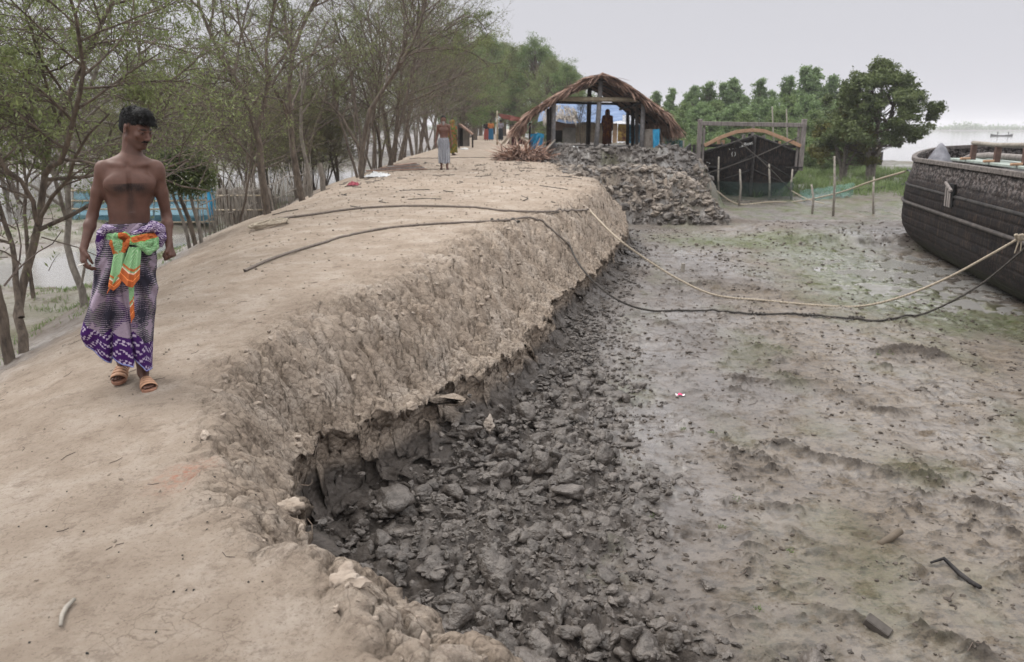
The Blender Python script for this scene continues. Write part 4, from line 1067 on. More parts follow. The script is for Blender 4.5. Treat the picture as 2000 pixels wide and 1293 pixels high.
def hair(root, c, R, h=.0035, sc=1.0, fringe=True, m=None, name='hair'):
    P = lambda x, y, z: np.array(c) + R @ (np.array([x, y, z]) * sc)
    S = Sdf(np.array(c) - .16 * sc, np.array(c) + .17 * sc, h); q = lambda *a: np.array(a) * sc
    S.ell(P(0, .020, .043), q(.0755, .096, .082), R, .01); S.ell(P(0, .055, -.01), q(.064, .050, .045), R, .02)
    if fringe:
        S.ell(P(-.005, -.030, .098), q(.050, .052, .040), R, .02); S.cone(P(-.045, -.072, .062), P(.035, -.088, .062), .013 * sc, .015 * sc, .015)
        S.cone(P(.0, -.085, .066), P(.046, -.068, .052), .012 * sc, .008 * sc, .012)
        for k in range(9):
            a = -.05 + k * .012; S.cone(P(a, -.06, .10), P(a + .012, -.094 + abs(a) * .25, .052 - .008 * (k % 3)), .009 * sc, .0035 * sc, .006)
    S.ell(P(0, -.090, -.018), q(.092, .078, .080), R, .008, 'sub'); S.ell(P(0, -.02, -.115), q(.20, .115, .085), R, .008, 'sub')
    for s in (-1, 1): S.ell(P(s * .085, .005, -.012), q(.025, .030, .034), R, .006, 'sub')
    S.ell(P(0, .06, -.11), q(.2, .12, .05), R, .01, 'sub')
    V, Q = S.mesh(1)
    l = (V - c) @ R / sc
    st = fbm(np.arctan2(l[:, 0], l[:, 1] + .02) * 14, l[:, 2] * 14 + l[:, 1] * 10, 3, 5)
    V = V + (V - np.array(c)) / (np.linalg.norm(V - c, axis=1)[:, None] + 1e-6) * (.0045 * st * sc)[:, None]
    ho = mesh_obj(name, V, Q, m or M_HAIR, root)
    if fringe:      # loose strands over the cap, combed forward to one side
        rg = np.random.default_rng(6); i = np.where(l[:, 2] > .055)[0]; i = i[rg.integers(0, len(i), 1300)]; p = V[i]; nrm = p - np.array(c); nrm /= np.linalg.norm(nrm, axis=1)[:, None]
        fwd = R @ np.array([.45, -.85, -.15]); t = fwd - nrm * (nrm @ fwd)[:, None]; t /= np.linalg.norm(t, axis=1)[:, None] + 1e-6; t = t + rg.normal(0, .25, t.shape); l_ = rg.uniform(.012, .034, (len(p), 1)); up = rg.uniform(.0, .35, (len(p), 1))
        S0 = [(np.array([a, a + tt * q * .5 + nn * q * u * .5, a + tt * q + nn * q * u * .6]), np.array([.0016, .0013, .0004])) for a, tt, nn, q, u in zip(p - nrm * .001, t, nrm, l_, up)]
        v_, f_ = tubes_np(S0, 3); mesh_obj('hair_strands', v_, f_, m or M_HAIR, ho, smooth=False)
    return ho

# ------- the walking man
MANP = gpt(268, 752, 1.4); MS = .00309
MX = .00288                 # he stands off the axis, so the wide lens stretches him sideways
def mx(px, py, y=0.0):      # picture point of the man -> his own metres
    return np.array([(px - 266) * MX, y, (754 - py) * MS])
def build_man():
    root = empty('person', (MANP.x, MANP.y, MANP.z), math.atan2(-MANP.x, MANP.y))
    K = .15     # a point further away looks higher, allow for it
    nv_ = n_([MANP.x, MANP.y, 0]); lv_ = np.array([nv_[1], -nv_[0], 0])
    def m3(px, py, y=0.0):      # where the sight line meets the upright plane y metres behind his axis
        r = np.array(ray(px, py)); t = (np.dot(np.array(MANP) - (0, 0, CAMZ), nv_) + y) / np.dot(r, nv_); p = r * t + (0, 0, CAMZ) - np.array(MANP)
        return np.array([np.dot(p, lv_), y, p[2]])
    tab_py = np.arange(180, 800, 4.0); tab_z = np.array([m3(255, q)[2] for q in tab_py])
    def x_of(px, py): return np.vectorize(lambda a, b_: m3(a, b_)[0])(px, py)
    hc = m3(266, 252, -.01); HR = rot(math.radians(52), math.radians(17), math.radians(4)); HR = rot(math.radians(43)) @ rot(0, math.radians(20)) 
    J = dict(pelvis=m3(252, 462, .01), chest=m3(252, 362, 0), neck=m3(257, 314, .01), head=hc, hr=HR, yaw=math.radians(4),
             sh=[m3(202, 330, .01), m3(305, 329, .0)], el=[m3(181, 420, .05), m3(325, 420, .05)], wr=[m3(163, 487, -.06), m3(330, 478, -.06)],
             kn=[(-.085, .02, .50), (.040, .0, .47)], an=[(-.075, .25, .125), (.045, .005, .085)],
             toe=[(-.115, .115, .015), (.075, -.21, .02)], heel=[(-.06, .335, .075), (.045, .04, .02)],
             hand=[((-.12, -.35, -1), (.35, -1, 0), (1, .2, 0), (.45, .65, .5)), ((.20, -.35, -1), (-.6, -1, 0), (-1, .5, 0), (1.25, 1.45, .9))])
    S = Sdf((-.45, -.42, -.02), (.40, .44, 1.80), .0042)
    body(S, J, 1.03, hsc=1.05)
    # collar bones, ribs, belly line, navel
    c = J['chest']; 
    S.ell(c + (0, -.096, -.02), (.004, .010, .09), None, .03, 'sub'); S.ell(m3(250, 436, 0) * (1, 0, 1) + (0, -.094, 0), (.006, .01, .007), None, .006, 'sub')
    S.ell(c + (0, -.085, .130), (.012, .015, .012), None, .03, 'sub')
    V, Q = S.mesh(2)
    # colours of skin, chest hair, brows, lips, eyes
    n = len(V); col = np.tile(np.array([.118, .056, .040]), (n, 1)) * (1 + .18 * V3(V[:, 0] * 9, V[:, 1] * 9, V[:, 2] * 9, 3))[:, None]
    col = lerp(col, np.array([.155, .078, .057]), (sst(1.05, 1.35, V[:, 2]) * .5)[:, None])
    x = V[:, 0] - c[0]; z = V[:, 2] - c[2]; front = V[:, 1] < -.02
    tor = front & (np.abs(x) < .17) & (V[:, 2] < 1.36)
    hz = np.maximum.reduce([.9 * np.exp(-((np.abs(x) - .055) / .055) ** 2 - ((z + .012) / .036) ** 2), .55 * np.exp(-((x + .006 * np.sin(z * 30)) / .026) ** 2) * sst(-.30, -.10, z) * sst(.14, .08, z),
                            .92 * np.exp(-(x / .08) ** 2 - ((z - .0) / .045) ** 2), .62 * np.exp(-(x / .085) ** 2 - ((z - .075) / .05) ** 2), .6 * np.exp(-((np.abs(x) - .07) / .05) ** 2 - ((z + .01) / .05) ** 2), .35 * np.exp(-(x / .06) ** 2 - ((z + .25) / .03) ** 2)])
    hz = np.clip(hz * (1 + .55 * fbm(V[:, 0] * 160, V[:, 2] * 70, 3, 9)), 0, .93) * tor
    col = lerp(col, np.array([.012, .009, .009]), hz[:, None])
    nip = np.exp(-((np.abs(x) - .078) ** 2 + (z + .012) ** 2) / .008 ** 2) * tor * .6; col = lerp(col, np.array([.03, .013, .012]), nip[:, None])
    l = (V - hc) @ HR / 1.05; face = (np.linalg.norm(l, axis=1) < .16)
    def blob(cx, cz, rx, rz, y1=-.05): return face * (l[:, 1] < y1) * sst(1.25, .75, np.hypot((l[:, 0] - cx) / rx, (l[:, 2] - cz) / rz))
    for s in (-1, 1):
        col = lerp(col, np.array([.008, .006, .006]), (blob(s * .030, .0235, .019, .0048) * .9)[:, None])
        col = lerp(col, np.array([.20, .17, .15]), (blob(s * .030, .0018, .0105, .0036) * .75)[:, None]); col = lerp(col, np.array([.006, .004, .004]), (blob(s * .032, .0018, .0050, .0046))[:, None])
        col = lerp(col, np.array([.012, .008, .008]), (blob(s * .030, .0068, .0145, .0024) * .8)[:, None])
        col = lerp(col, np.array([.05, .022, .018]), (blob(s * .030, -.004, .018, .009) * .35)[:, None])
    col = lerp(col, np.array([.085, .030, .028]), (blob(0, -.061, .020, .0085) * .8)[:, None])
    col = lerp(col, np.array([.03, .02, .018]), (face * (l[:, 2] < -.05) * (l[:, 1] < -.01) * .25)[:, None])
    mesh_obj('body', V, Q, M_SKIN, root, colors=np.clip(col * .82, 0, 1))
    hair(root, hc, HR, sc=1.05)
    S = Sdf(hc - .15, hc + .15, .0022); P = lambda *a: hc + HR @ (np.array(a) * 1.05)
    for s in (-1, 1): S.cone(P(0, -.0965, -.0465), P(s * .018, -.0905, -.0485), .0052, .0050, .004); S.cone(P(s * .018, -.0905, -.0485), P(s * .027, -.0815, -.0545), .0048, .0028, .004)
    V, Q = S.mesh(1); mesh_obj('moustache', V, Q, M_HAIR, root)
    # ---- lungi
    nu, nv = 420, 300
    th = np.linspace(0, 2 * np.pi, nu, endpoint=False)[:, None]; v = np.linspace(0, 1, nv)[None, :]
    # hem height round the figure: x = cos, front is -y (theta = -90 deg)
    xs = np.cos(th); ys = np.sin(th)
    hem = np.interp((xs * .5 + .5).ravel(), [0, .12, .27, .36, .5, .62, .66, .8, 1.0], [.32, .255, .19, .235, .185, .165, .215, .12, .10])[:, None] + .04 * (ys > 0) * ys
    ztop = m3(250, 440)[2] + .02
    zz = ztop + (hem - ztop) * v
    py = np.interp(-zz, -tab_z, tab_py)
    lft = np.interp(py, [430, 455, 500, 560, 600, 640, 680, 715], [207, 201, 187, 178, 172, 164, 172, 190]); rgt = np.interp(py, [430, 455, 500, 560, 620, 680, 715], [300, 304, 306, 304, 301, 298, 297])
    tl = x_of(np.interp(tab_py, [430, 455, 500, 560, 600, 640, 680, 715], [207, 201, 187, 178, 172, 164, 172, 190]), tab_py); tr = x_of(np.interp(tab_py, [430, 455, 500, 560, 620, 680, 715], [300, 304, 306, 304, 301, 298, 297]), tab_py)
    lx_ = np.interp(py, tab_py, tl); rx_ = np.interp(py, tab_py, tr); cx = (lx_ + rx_) / 2; rx = (rx_ - lx_) / 2
    ry = np.interp(zz, [.1, .3, .6, .85, .99], [.175, .175, .15, .125, .105]); cyy = np.interp(zz, [.1, .5, .8, 1], [.055, .03, .01, .0])
    ex = .86; sx = np.sign(xs) * np.abs(xs) ** ex; sy = np.sign(ys) * np.abs(ys) ** ex
    # folds radiating from the knot, and the deep central pleat
    Xf = cx + rx * sx; ph = np.arctan2(Xf - .0, .96 - zz + .05)
    dist = np.clip(np.hypot(Xf, .96 - zz) / .7, 0, 1)
    fr = sst(.3, -.5, ys)
    fold = fr * (.023 * np.sin(ph * 15 + 1.2) + .010 * np.sin(ph * 27 + .4) + .006 * np.sin(ph * 44)) * sst(.05, .6, dist) * (1.0 + .6 * (Xf < 0))
    fold += (1 - fr) * .012 * np.sin(th * 9 + zz * 3) * sst(.9, .5, zz)
    cl = Xf - (-.012 + .03 * (.96 - zz)); pleat = fr * -.060 * np.exp(-(cl / .016) ** 2) * sst(.80, .55, zz); step = fr * .022 * sst(-.02, .01, cl) * sst(.85, .6, zz)
    cl2 = Xf - (-.05 - .13 * (.96 - zz)); pleat2 = fr * -.030 * np.exp(-(cl2 / .013) ** 2) * sst(.6, .35, zz)
    fine = .0022 * fbm((th * 9 + 0 * zz), zz * 14 + 0 * th, 4, 51)
    rad = 1 + (fold + pleat + step + pleat2 + fine) / .15
    VX = cx + rx * sx * (1 + (rad - 1) * .45); VY = cyy + ry * sy * rad; VZ = zz + .010 * fr * np.sin(ph * 15) * v ** 3
    # clothing colours: ikat bands of dark bars on mauve, purple border with pale zigzags
    arc = (th + np.pi) / (2 * np.pi) * 1.32; hgt = (zz - hem)
    skew = arc + .0 * zz
    nb = fbm(skew * 26, zz * 60, 2, 7)
    pale = np.array([.30, .24, .30]); dark = np.array([.030, .028, .042]); purp = np.array([.050, .014, .100]); wht = np.array([.46, .39, .50])
    dia = np.abs(((skew * 5.2 + .3) % 1) - .5) * 2; dv = np.abs(((zz * 4.6 + .10) % 1) - .5) * 2
    dm = 1.34 - dia - dv * .9 + .20 * fbm(zz * 95 + 0 * skew, skew * 3, 1, 8)
    barph = (zz * 78) % 1; bar = (np.abs(barph - .5) < .5 * np.clip(.44 + dm * .55, 0, 1.1)) & (dm > .02)
    C = np.where(bar[..., None], np.where((dm > .35)[..., None], dark, np.where((((zz * 4.6) % 2) < 1)[..., None], purp * .8, dark * 1.2)), pale)
    gr = (bar & (dm > .1) & (dm < .35) & (((skew * 5.2) % 2) > 1)); C = np.where(gr[..., None], np.array([.05, .07, .05]), C)
    zg = ((skew * 30 + np.floor(zz * 62) * .37 * np.where(((zz * 9) % 2) < 1, 1, -1)) % 1) < .40
    rowm = ((zz * 15 + np.abs(((skew * 7) % 1) - .5) * 1.3) % 1) < .52
    brd = hgt < .195; bc = np.where((zg & rowm)[..., None], wht, purp); C = np.where(brd[..., None], bc, C)
    C = np.where(((hgt > .005) & (hgt < .013))[..., None], np.array([.24, .28, .55]), C)
    C = C * (1 + .12 * nb)[..., None]
    Vv = np.stack([VX, VY, VZ + 0 * VX], -1).reshape(-1, 3)
    lu = mesh_obj('lungi', Vv, quadgrid(nu, nv, True), M_CLOTH, root, colors=np.clip(C.reshape(-1, 3), 0, 1))
    md = lu.modifiers.new('thick', 'SOLIDIFY'); md.thickness = .003
    # bunched waist rolls of the same cloth
    for pts, r, nm in (([(222, 446, -.115), (208, 446, -.08), (200, 455, -.05), (196, 475, -.04), (194, 498, -.04)], (.016, .026, .030, .026, .014), 1),
                       ([(262, 456, -.125), (285, 448, -.115), (300, 441, -.10), (311, 448, -.09), (314, 462, -.085), (313, 480, -.08)], (.016, .022, .030, .034, .030, .014), 2)):
        S = Sdf((-.32, -.22, .70), (.28, .06, 1.12), .004)
        pp = [m3(a, b_, y) for a, b_, y in pts]
        for i in range(len(pp) - 1): S.cone(pp[i], pp[i + 1], r[i], r[i + 1], .014)
        V, Q = S.mesh(1)
        w = fbm(V[:, 0] * 30 + V[:, 1] * 30, V[:, 2] * 16, 3, 60 + nm); V = V + (V - np.mean(V, 0)) * (w * .16)[:, None]
        s_ = V[:, 2] * 75 + w * 2.5 + V[:, 0] * 18; cc = np.where(((s_ % 1) < .5)[:, None], purp, wht); cc = np.where((w > .3)[:, None], purp, cc)
        mesh_obj('waist_roll', V, Q, M_CLOTH, root, colors=cc)
    # ---- green and orange scarf knotted at the waist
    sc_root = None
    def scol(u, w, band=.25, seed=1):
        g = np.array([.16, .36, .15]); g2 = np.array([.33, .48, .29]); o = np.array([.46, .125, .04]); wt = np.array([.75, .55, .45])
        c = np.where((((u * 28) % 1) < .45)[:, None], g2, g)
        c = np.where((w < band)[:, None], o, c); c = np.where(((w > band) & (w < band + .03))[:, None], wt, c); c = np.where(((w > band + .07) & (w < band + .13))[:, None], o, c)
        c = np.where(((w > band * .45) & (w < band * .52))[:, None], np.array([.85, .3, .1]), c)
        return c
    S = Sdf((-.28, -.30, .70), (.26, .03, 1.08), .0038); V_all = []
    # band round the waist
    bp = [m3(202, 458, -.03), m3(216, 462, -.10), m3(236, 466, -.135), m3(262, 468, -.145), m3(285, 463, -.13), m3(302, 462, -.09), m3(307, 462, -.02)]
    rb = [.012, .016, .020, .022, .020, .022, .014]
    for i in range(6): S.cone(bp[i] + (0, 0, .008), bp[i + 1] + (0, 0, .008), rb[i] * .8, rb[i + 1] * .8, .008); S.cone(bp[i] - (0, 0, .016), bp[i + 1] - (0, 0, .016), rb[i] * .8, rb[i + 1] * .8, .008)
    lp = [m3(262, 470, -.165), m3(244, 458, -.175), m3(226, 460, -.17), m3(219, 476, -.168), m3(226, 494, -.165), m3(240, 490, -.17), m3(250, 472, -.185)]
    for i in range(6): S.cone(lp[i], lp[i + 1], .016, .016, .008)
    S.ell(m3(231, 477, -.165), (.036, .02, .038), None, .01)
    rp = [m3(262, 470, -.165), m3(276, 482, -.17), m3(290, 492, -.155), m3(304, 482, -.125), m3(304, 466, -.115)]
    for i in range(4): S.cone(rp[i], rp[i + 1], .018, .020, .010)
    S.ell(m3(285, 474, -.15), (.042, .022, .030), None, .012); S.ell(m3(259, 472, -.175), (.026, .022, .022), None, .01)
    V, Q = S.mesh(1)
    w = fbm(V[:, 0] * 22, V[:, 2] * 60, 4, 71); cr = np.abs(fbm(V[:, 0] * 34 + V[:, 2] * 20, V[:, 2] * 44, 2, 72)); V = V + np.array([0, -1, .3]) * (w * .007 - sst(.12, 0, cr) * .007)[:, None]
    pw = V[:, :1] * lv_ + V[:, 1:2] * nv_ + V[:, 2:] * (0, 0, 1) + np.array(MANP) - (0, 0, CAMZ)
    cz = pw[:, 1] * math.cos(PITCH) - pw[:, 2] * math.sin(PITCH); px = 1000 + F * pw[:, 0] / cz; pyy = 646.5 - F * (pw[:, 1] * math.sin(PITCH) + pw[:, 2] * math.cos(PITCH)) / cz
    def dl(pts):  # distance to a picture polyline
        return polydist(px, pyy, np.array(pts, float))[0]
    org = np.minimum(dl([(236, 460), (248, 464), (246, 484), (238, 498)]), dl([(262, 468), (282, 464), (306, 456)])) + w * 3
    u = (V[:, 0] * 9 + V[:, 2] * 16 + w * .35)
    cc = scol(u, np.full(len(V), .9)); cc = np.where((org < 6.5)[:, None], np.array([.44, .12, .04]), cc); cc = np.where(((org > 6.5) & (org < 7.6))[:, None], np.array([.12, .42, .12]), cc)
    cc = np.where((dl([(216, 472), (219, 490), (232, 500)]) < 4)[:, None], np.array([.44, .12, .04]), cc)
    sc_root = mesh_obj('waist_scarf', V, Q, M_CLOTH, root, colors=cc)
    def tail(top, bot, y0, y1, pl, seed, band, mids=None, amp=.010):
        nu, nv = 70, 110; s = np.linspace(0, 1, nu)[:, None]; t = np.linspace(0, 1, nv)[None, :]
        T = np.array(top, float); B = np.array(bot, float)
        tx = np.interp(s[:, 0], np.linspace(0, 1, len(T)), T[:, 0]); ty = np.interp(s[:, 0], np.linspace(0, 1, len(T)), T[:, 1])
        bx = np.interp(s[:, 0], np.linspace(0, 1, len(B)), B[:, 0]); by = np.interp(s[:, 0], np.linspace(0, 1, len(B)), B[:, 1])
        px = tx[:, None] * (1 - t) + bx[:, None] * t; py = ty[:, None] * (1 - t) + by[:, None] * t
        yy = y0 + (y1 - y0) * t - amp * np.sin(s * pl * 2 * np.pi + seed) * (.4 + .8 * t) - .012 * np.sin(s * np.pi) + .003 * fbm(s * 6 + 0 * t, t * 4 + 0 * s, 2, seed)
        px = px + 1.2 * np.sin(s * pl * 2 * np.pi + seed + 1.5) * t
        X = np.empty_like(px); Z = np.empty_like(px)
        for i in range(nu):
            for j in range(nv):
                q_ = m3(px[i, j], py[i, j], yy[i, j]); X[i, j] = q_[0]; Z[i, j] = q_[2]
        o = mesh_obj('scarf_end', np.stack([X, yy, Z], -1).reshape(-1, 3), quadgrid(nu, nv), M_CLOTH, sc_root, colors=scol((py * .055 + 0 * px).ravel(), ((1 - t) + 0 * s).ravel(), band))
        q = o.modifiers.new('thick', 'SOLIDIFY'); q.thickness = .003
    tail([(224, 488), (246, 486)], [(211, 560), (222, 568), (234, 556), (240, 545)], -.165, -.205, 1.5, 1, .20)
    tail([(222, 540), (234, 540)], [(208, 574), (216, 562)], -.190, -.195, .5, 6, .35, amp=.004)
    tail([(252, 482), (276, 484)], [(232, 541), (246, 558), (258, 562), (272, 545)], -.175, -.225, 2.5, 2, .32)
    tail([(250, 545), (262, 545)], [(257, 631), (262, 618), (261, 600)], -.190, -.200, 1, 3, .34, amp=.006)
    # ---- sandals
    for s in (0, 1):
        toe = np.array(J['toe'][s]); heel = np.array(J['heel'][s]); u = n_(toe - heel); side = n_(np.cross(u, [0, 0, 1])); up = np.cross(side, u)
        g = empty('sandal'); g.parent = root; M_ = MB()
        ts = np.linspace(0, 1, 26); L = .275; wd = np.interp(ts, [0, .06, .2, .45, .7, .88, .97, 1], [.012, .026, .034, .034, .047, .045, .028, .010]); ring = []
        for t_, w_ in zip(ts, wd): ring.append((t_, w_))
        top = [heel - u * .015 + u * L * t_ + side * (w_ + .003 * (t_ > .4)) for t_, w_ in ring] + [heel - u * .015 + u * L * t_ - side * w_ for t_, w_ in ring[::-1]]
        n = len(top); zs = (-.026, -.022, -.004, .0); sc = (.93, 1, 1, .96); cen = np.mean(top, 0)
        vv = []; 
        for zz_, k_ in zip(zs, sc): vv += [cen + (p - cen) * k_ + up * zz_ for p in top]
        ff = [tuple(range(n))[::-1], tuple(range(3 * n, 4 * n))]
        for r_ in range(3): ff += [(r_ * n + i, r_ * n + (i + 1) % n, (r_ + 1) * n + (i + 1) % n, (r_ + 1) * n + i) for i in range(n)]
        M_.add(vv, ff); M_.build('sole', M_SOLE, g, smooth=False)
        M_ = MB()
        def strap(t0, t1, wdt=.0, ang0=0, ang1=math.pi, hgt=.048):
            na = 22; vs = []
            for a in np.linspace(ang0, ang1, na):
                for t_ in (t0, t1):
                    wq = np.interp(t_, ts, wd) + .004; hq = hgt * np.interp(t_, [.35, .6, .9], [1.25, 1.0, .62])
                    tt = t_ + .05 * math.sin(a) * 0
                    p = heel - u * .015 + u * L * tt + side * math.cos(a) * wq + up * (math.sin(a) ** .8 * hq); q = p + (side * math.cos(a) + up * math.sin(a)) * .004
                    vs += [p, q]
            fs = []
            for i in range(na - 1):
                o_ = i * 4; fs += [(o_ + 1, o_ + 3, o_ + 7, o_ + 5), (o_, o_ + 4, o_ + 6, o_ + 2), (o_, o_ + 1, o_ + 5, o_ + 4), (o_ + 2, o_ + 6, o_ + 7, o_ + 3)]
            M_.add(vs, fs)
        for a, b_ in ((.46, .53), (.56, .63), (.66, .73), (.76, .86)): strap(a, b_)
        strap(.46, .86, ang0=1.15, ang1=1.99); strap(.46, .86, ang0=.0, ang1=.35); strap(.46, .86, ang0=2.79, ang1=3.14)
        M_.build('strap', M_SANDAL, g, smooth=True)
    tag(root, 'bare chested young man in purple patterned lungi with green and orange scarf at waist', 'person')
    # cigarette in his right hand
    p = m3(168, 514, -.10); m_ = MB().tube([p, p + (-.045, -.03, -.008)], .004, 8); o = m_.build('cigarette', mat('paper', (.75, .72, .66), .8, bump=0), None, True)
    o.location = MANP; o.rotation_euler = root.rotation_euler; tag(o, 'small white cigarette held in the walking man\'s lowered hand', 'cigarette')
    return root
build_man()
# ------------------------------------------------------------------ the other people
def stdJ(H=1.66, arms=((.25, -.04), (.25, -.04)), step=.06):
    k = H / 1.68
    q = lambda *a: np.array(a) * k
    return dict(pelvis=q(0, 0, .93), chest=q(0, 0, 1.215), neck=q(0, .01, 1.385), head=q(0, -.01, 1.55), hr=np.eye(3), yaw=0,
                sh=[q(-.175, 0, 1.345), q(.175, 0, 1.345)], el=[q(-.215, .03, 1.06), q(.215, .03, 1.06)], wr=[q(-arms[0][0], arms[0][1], .83), q(arms[1][0], arms[1][1], .83)],
                kn=[q(-.09, -.02, .49), q(.09, 0, .48)], an=[q(-.09, .02 + step, .085), q(.09, -step, .085)],
                toe=[q(-.11, -.2 + step, .015), q(.11, -.2 - step, .015)], heel=[q(-.09, .06 + step, .02), q(.09, .06 - step, .02)],
                hand=[((0, -.1, -1), (0, -1, 0), (1, 0, 0), (.4, .5, .4))] + [((0, -.1, -1), (0, -1, 0), (-1, 0, 0), (.4, .5, .4))])
def wrap(name, root, zs, cx, rx, ry, cfun, nu=96, nv=70, fold=.012, seed=1, nf=11, mt=None, cy=0):
    th = np.linspace(0, 2 * np.pi, nu, endpoint=False)[:, None]; v = np.linspace(0, 1, nv)[None, :]
    t = np.linspace(0, 1, len(zs)); zz = np.interp(v[0], t, zs)[None, :] + 0 * th; X0 = np.interp(v[0], t, cx)[None, :]; RX = np.interp(v[0], t, rx)[None, :]; RY = np.interp(v[0], t, ry)[None, :]
    fo = fold * np.sin(th * nf + seed + zz * 2) * v + fold * .6 * fbm(th * 2.5 + 0 * v, zz * 3, 2, seed)
    zz = zz + .02 * np.sin(th * 3 + seed) * v ** 4
    P = np.stack([X0 + (RX + fo) * np.cos(th), cy + (RY + fo) * np.sin(th), zz], -1).reshape(-1, 3)
    c = cfun((th / (2 * np.pi) + 0 * v).ravel(), zz.ravel())
    o = mesh_obj(name, P, quadgrid(nu, nv, True), mt or M_CLOTH, root, colors=c)
    m_ = o.modifiers.new('thick', 'SOLIDIFY'); m_.thickness = .004
    return o
def skin_body(root, J, h, tone=(.105, .05, .036), girth=1.0, hands=True, wide=.34, colf=None):
    H = J['head'][2] + .2
    S = Sdf((-wide, -.36, -.02), (wide, .34, H), h); body(S, J, girth, hands); V, Q = S.mesh(1)
    c = np.tile(np.array(tone), (len(V), 1))
    if colf: c = colf(V, c)
    mesh_obj('body', V, Q, M_SKIN, root, colors=c)
def flat(c1, c2=None, f=8.0):
    def fn(u, z):
        a = np.tile(np.array(c1), (len(u), 1))
        if c2 is not None: a = np.where((fbm(u * f * 2, z * f, 2, 3) > .05)[:, None], np.array(c2), a)
        return a
    return fn
def check(c1, c2, fu=22, fz=22):
    def fn(u, z):
        k = ((u * fu) % 1 < .5).astype(int) + ((z * fz) % 1 < .5).astype(int)
        return np.array(c1)[None] * (1 - k[:, None] / 2) + np.array(c2)[None] * (k[:, None] / 2)
    return fn
# elderly man on the path
b = gpt(868, 331, 1.7)
J = stdJ(1.64, ((.27, -.03), (.26, -.03)), .07); root = empty('person', b, math.atan2(-b.x, b.y))
def oldc(V, c):
    x, y, z = V[:, 0], V[:, 1], V[:, 2]; f = y < -.03
    rib_shade = (np.abs(x) < .13) * f * sst(.95, 1.0, z) * sst(1.32, 1.2, z) * (np.sin(z * 110 + np.abs(x) * 30) > .3) * .25  # shade between the ribs, painted into the skin as darker stripes
    return c * (1 - rib_shade)[:, None]
skin_body(root, J, .0075, (.15, .072, .052), .98, colf=oldc)
wrap('lungi', root, [.96, .9, .6, .3, .20], [0, 0, 0, .0, .0], [.145, .165, .175, .17, .165], [.115, .13, .15, .16, .16], check((.50, .51, .54), (.07, .075, .10), 26, 30), 160, 110, .016, 3)
hair(root, J['head'], J['hr'], .006, fringe=False, m=M_HAIR)
S = Sdf(J['head'] - .2, J['head'] + .15, .005); hd = J['head']
S.ell(hd + (0, -.075, -.095), (.040, .028, .045), None, .02); S.ell(hd + (0, -.085, -.140), (.026, .018, .035), None, .02); V, Q = S.mesh(1); V = V + .004 * fbm(V[:, 0] * 90, V[:, 2] * 60, 2, 5)[:, None]
mesh_obj('beard', V, Q, M_GREYHAIR, root)
for s in (0, 1):
    t_ = np.array(J['toe'][s]); h_ = np.array(J['heel'][s]); mb_ = MB(); mb_.beam(h_ + (0, .02, -.005), t_ + (0, -.02, -.005), .085, .02, bev=.008); mb_.beam(h_ * .4 + t_ * .6 + (-.045, 0, .03), h_ * .4 + t_ * .6 + (.045, 0, .03), .07, .012, bev=.005); mb_.build('sandal', M_DARKSANDAL, root)
tag(root, 'bare chested elderly man with grey beard and pale checked lungi walking on the path', 'person')
# woman in bright cloth half hidden behind him
def clothed(name_label, px, py, Y, rz, H, top, bottom, longd=False, veil=None, h=.014, facing_cam=False, tone=(.09, .045, .033)):
    b = WD(px, py, Y); z = ground_h(b.x, b.y); root = empty('person', (b.x, b.y, z), rz); J = stdJ(H, ((.24, -.06), (.24, -.06)), .05); k = H / 1.68
    skin_body(root, J, h, tone, 1.0, hands=True); 
    wrap('skirt' if longd else 'lungi', root, [1.0 * k, .9 * k, .5 * k, .12 * k], [0] * 4, [.15, .175, .19, .2], [.12, .14, .16, .18], bottom, 64, 40, .014, 5)
    S = Sdf((-.34, -.3, .85 * k), (.34, .3, 1.5 * k), .012); ch = J['chest']
    S.ell(ch, (.178, .125, .18), None, .03); S.ell(ch * .5 + J['pelvis'] * .5, (.155, .118, .2), None, .04)
    for s in (0, 1):
        S.cone(J['neck'] + (0, .01, -.03), J['sh'][s] + (0, 0, .0), .06, .055, .03); S.cone(J['sh'][s], J['sh'][s] * .25 + J['el'][s] * .75, .062, .055, .03)
    S.ell(J['neck'] + (0, -.03, .055), (.06, .06, .03), None, .01, 'sub')
    V, Q = S.mesh(2); V += .006 * fbm(V[:, 0] * 12, V[:, 2] * 12, 2, 4)[:, None]
    mesh_obj('shirt' if veil is None else 'blouse', V, Q, M_CLOTH, root, colors=top(np.arctan2(V[:, 1], V[:, 0]) / 6.28, V[:, 2]))
    if veil is None: hair(root, J['head'], J['hr'], .01, fringe=False)
    else:
        S = Sdf((-.36, -.3, .3), (.36, .36, 1.8), .011); hd = J['head']
        S.ell(hd + (0, .025, .025), (.105, .118, .125), None, .02); S.ell(hd + (0, -.10, -.03), (.062, .07, .085), None, .015, 'sub')
        S.cone(hd + (0, .05, -.06), J['chest'] + (0, .045, .05), .10, .175, .06); S.cone(J['chest'] + (0, .03, .0), J['pelvis'] + (0, .02, -.05), .185, .20, .06); S.cone(J['pelvis'] + (0, .02, -.05), np.array([0, .02, .42]), .20, .19, .05)
        S.cone(J['sh'][0], J['el'][0], .075, .07, .04); S.cone(J['sh'][1], J['el'][1], .075, .07, .04)
        V, Q = S.mesh(2); V += np.stack([np.zeros(len(V)), .012 * np.sin(V[:, 0] * 55 + V[:, 2] * 4), np.zeros(len(V))], 1) + .008 * fbm(V[:, 0] * 9, V[:, 2] * 9, 2, 8)[:, None]
        mesh_obj('sari', V, Q, M_CLOTH, root, colors=veil(np.arctan2(V[:, 1], V[:, 0]) / 6.28, V[:, 2]))
    tag(root, name_label, 'person'); return root
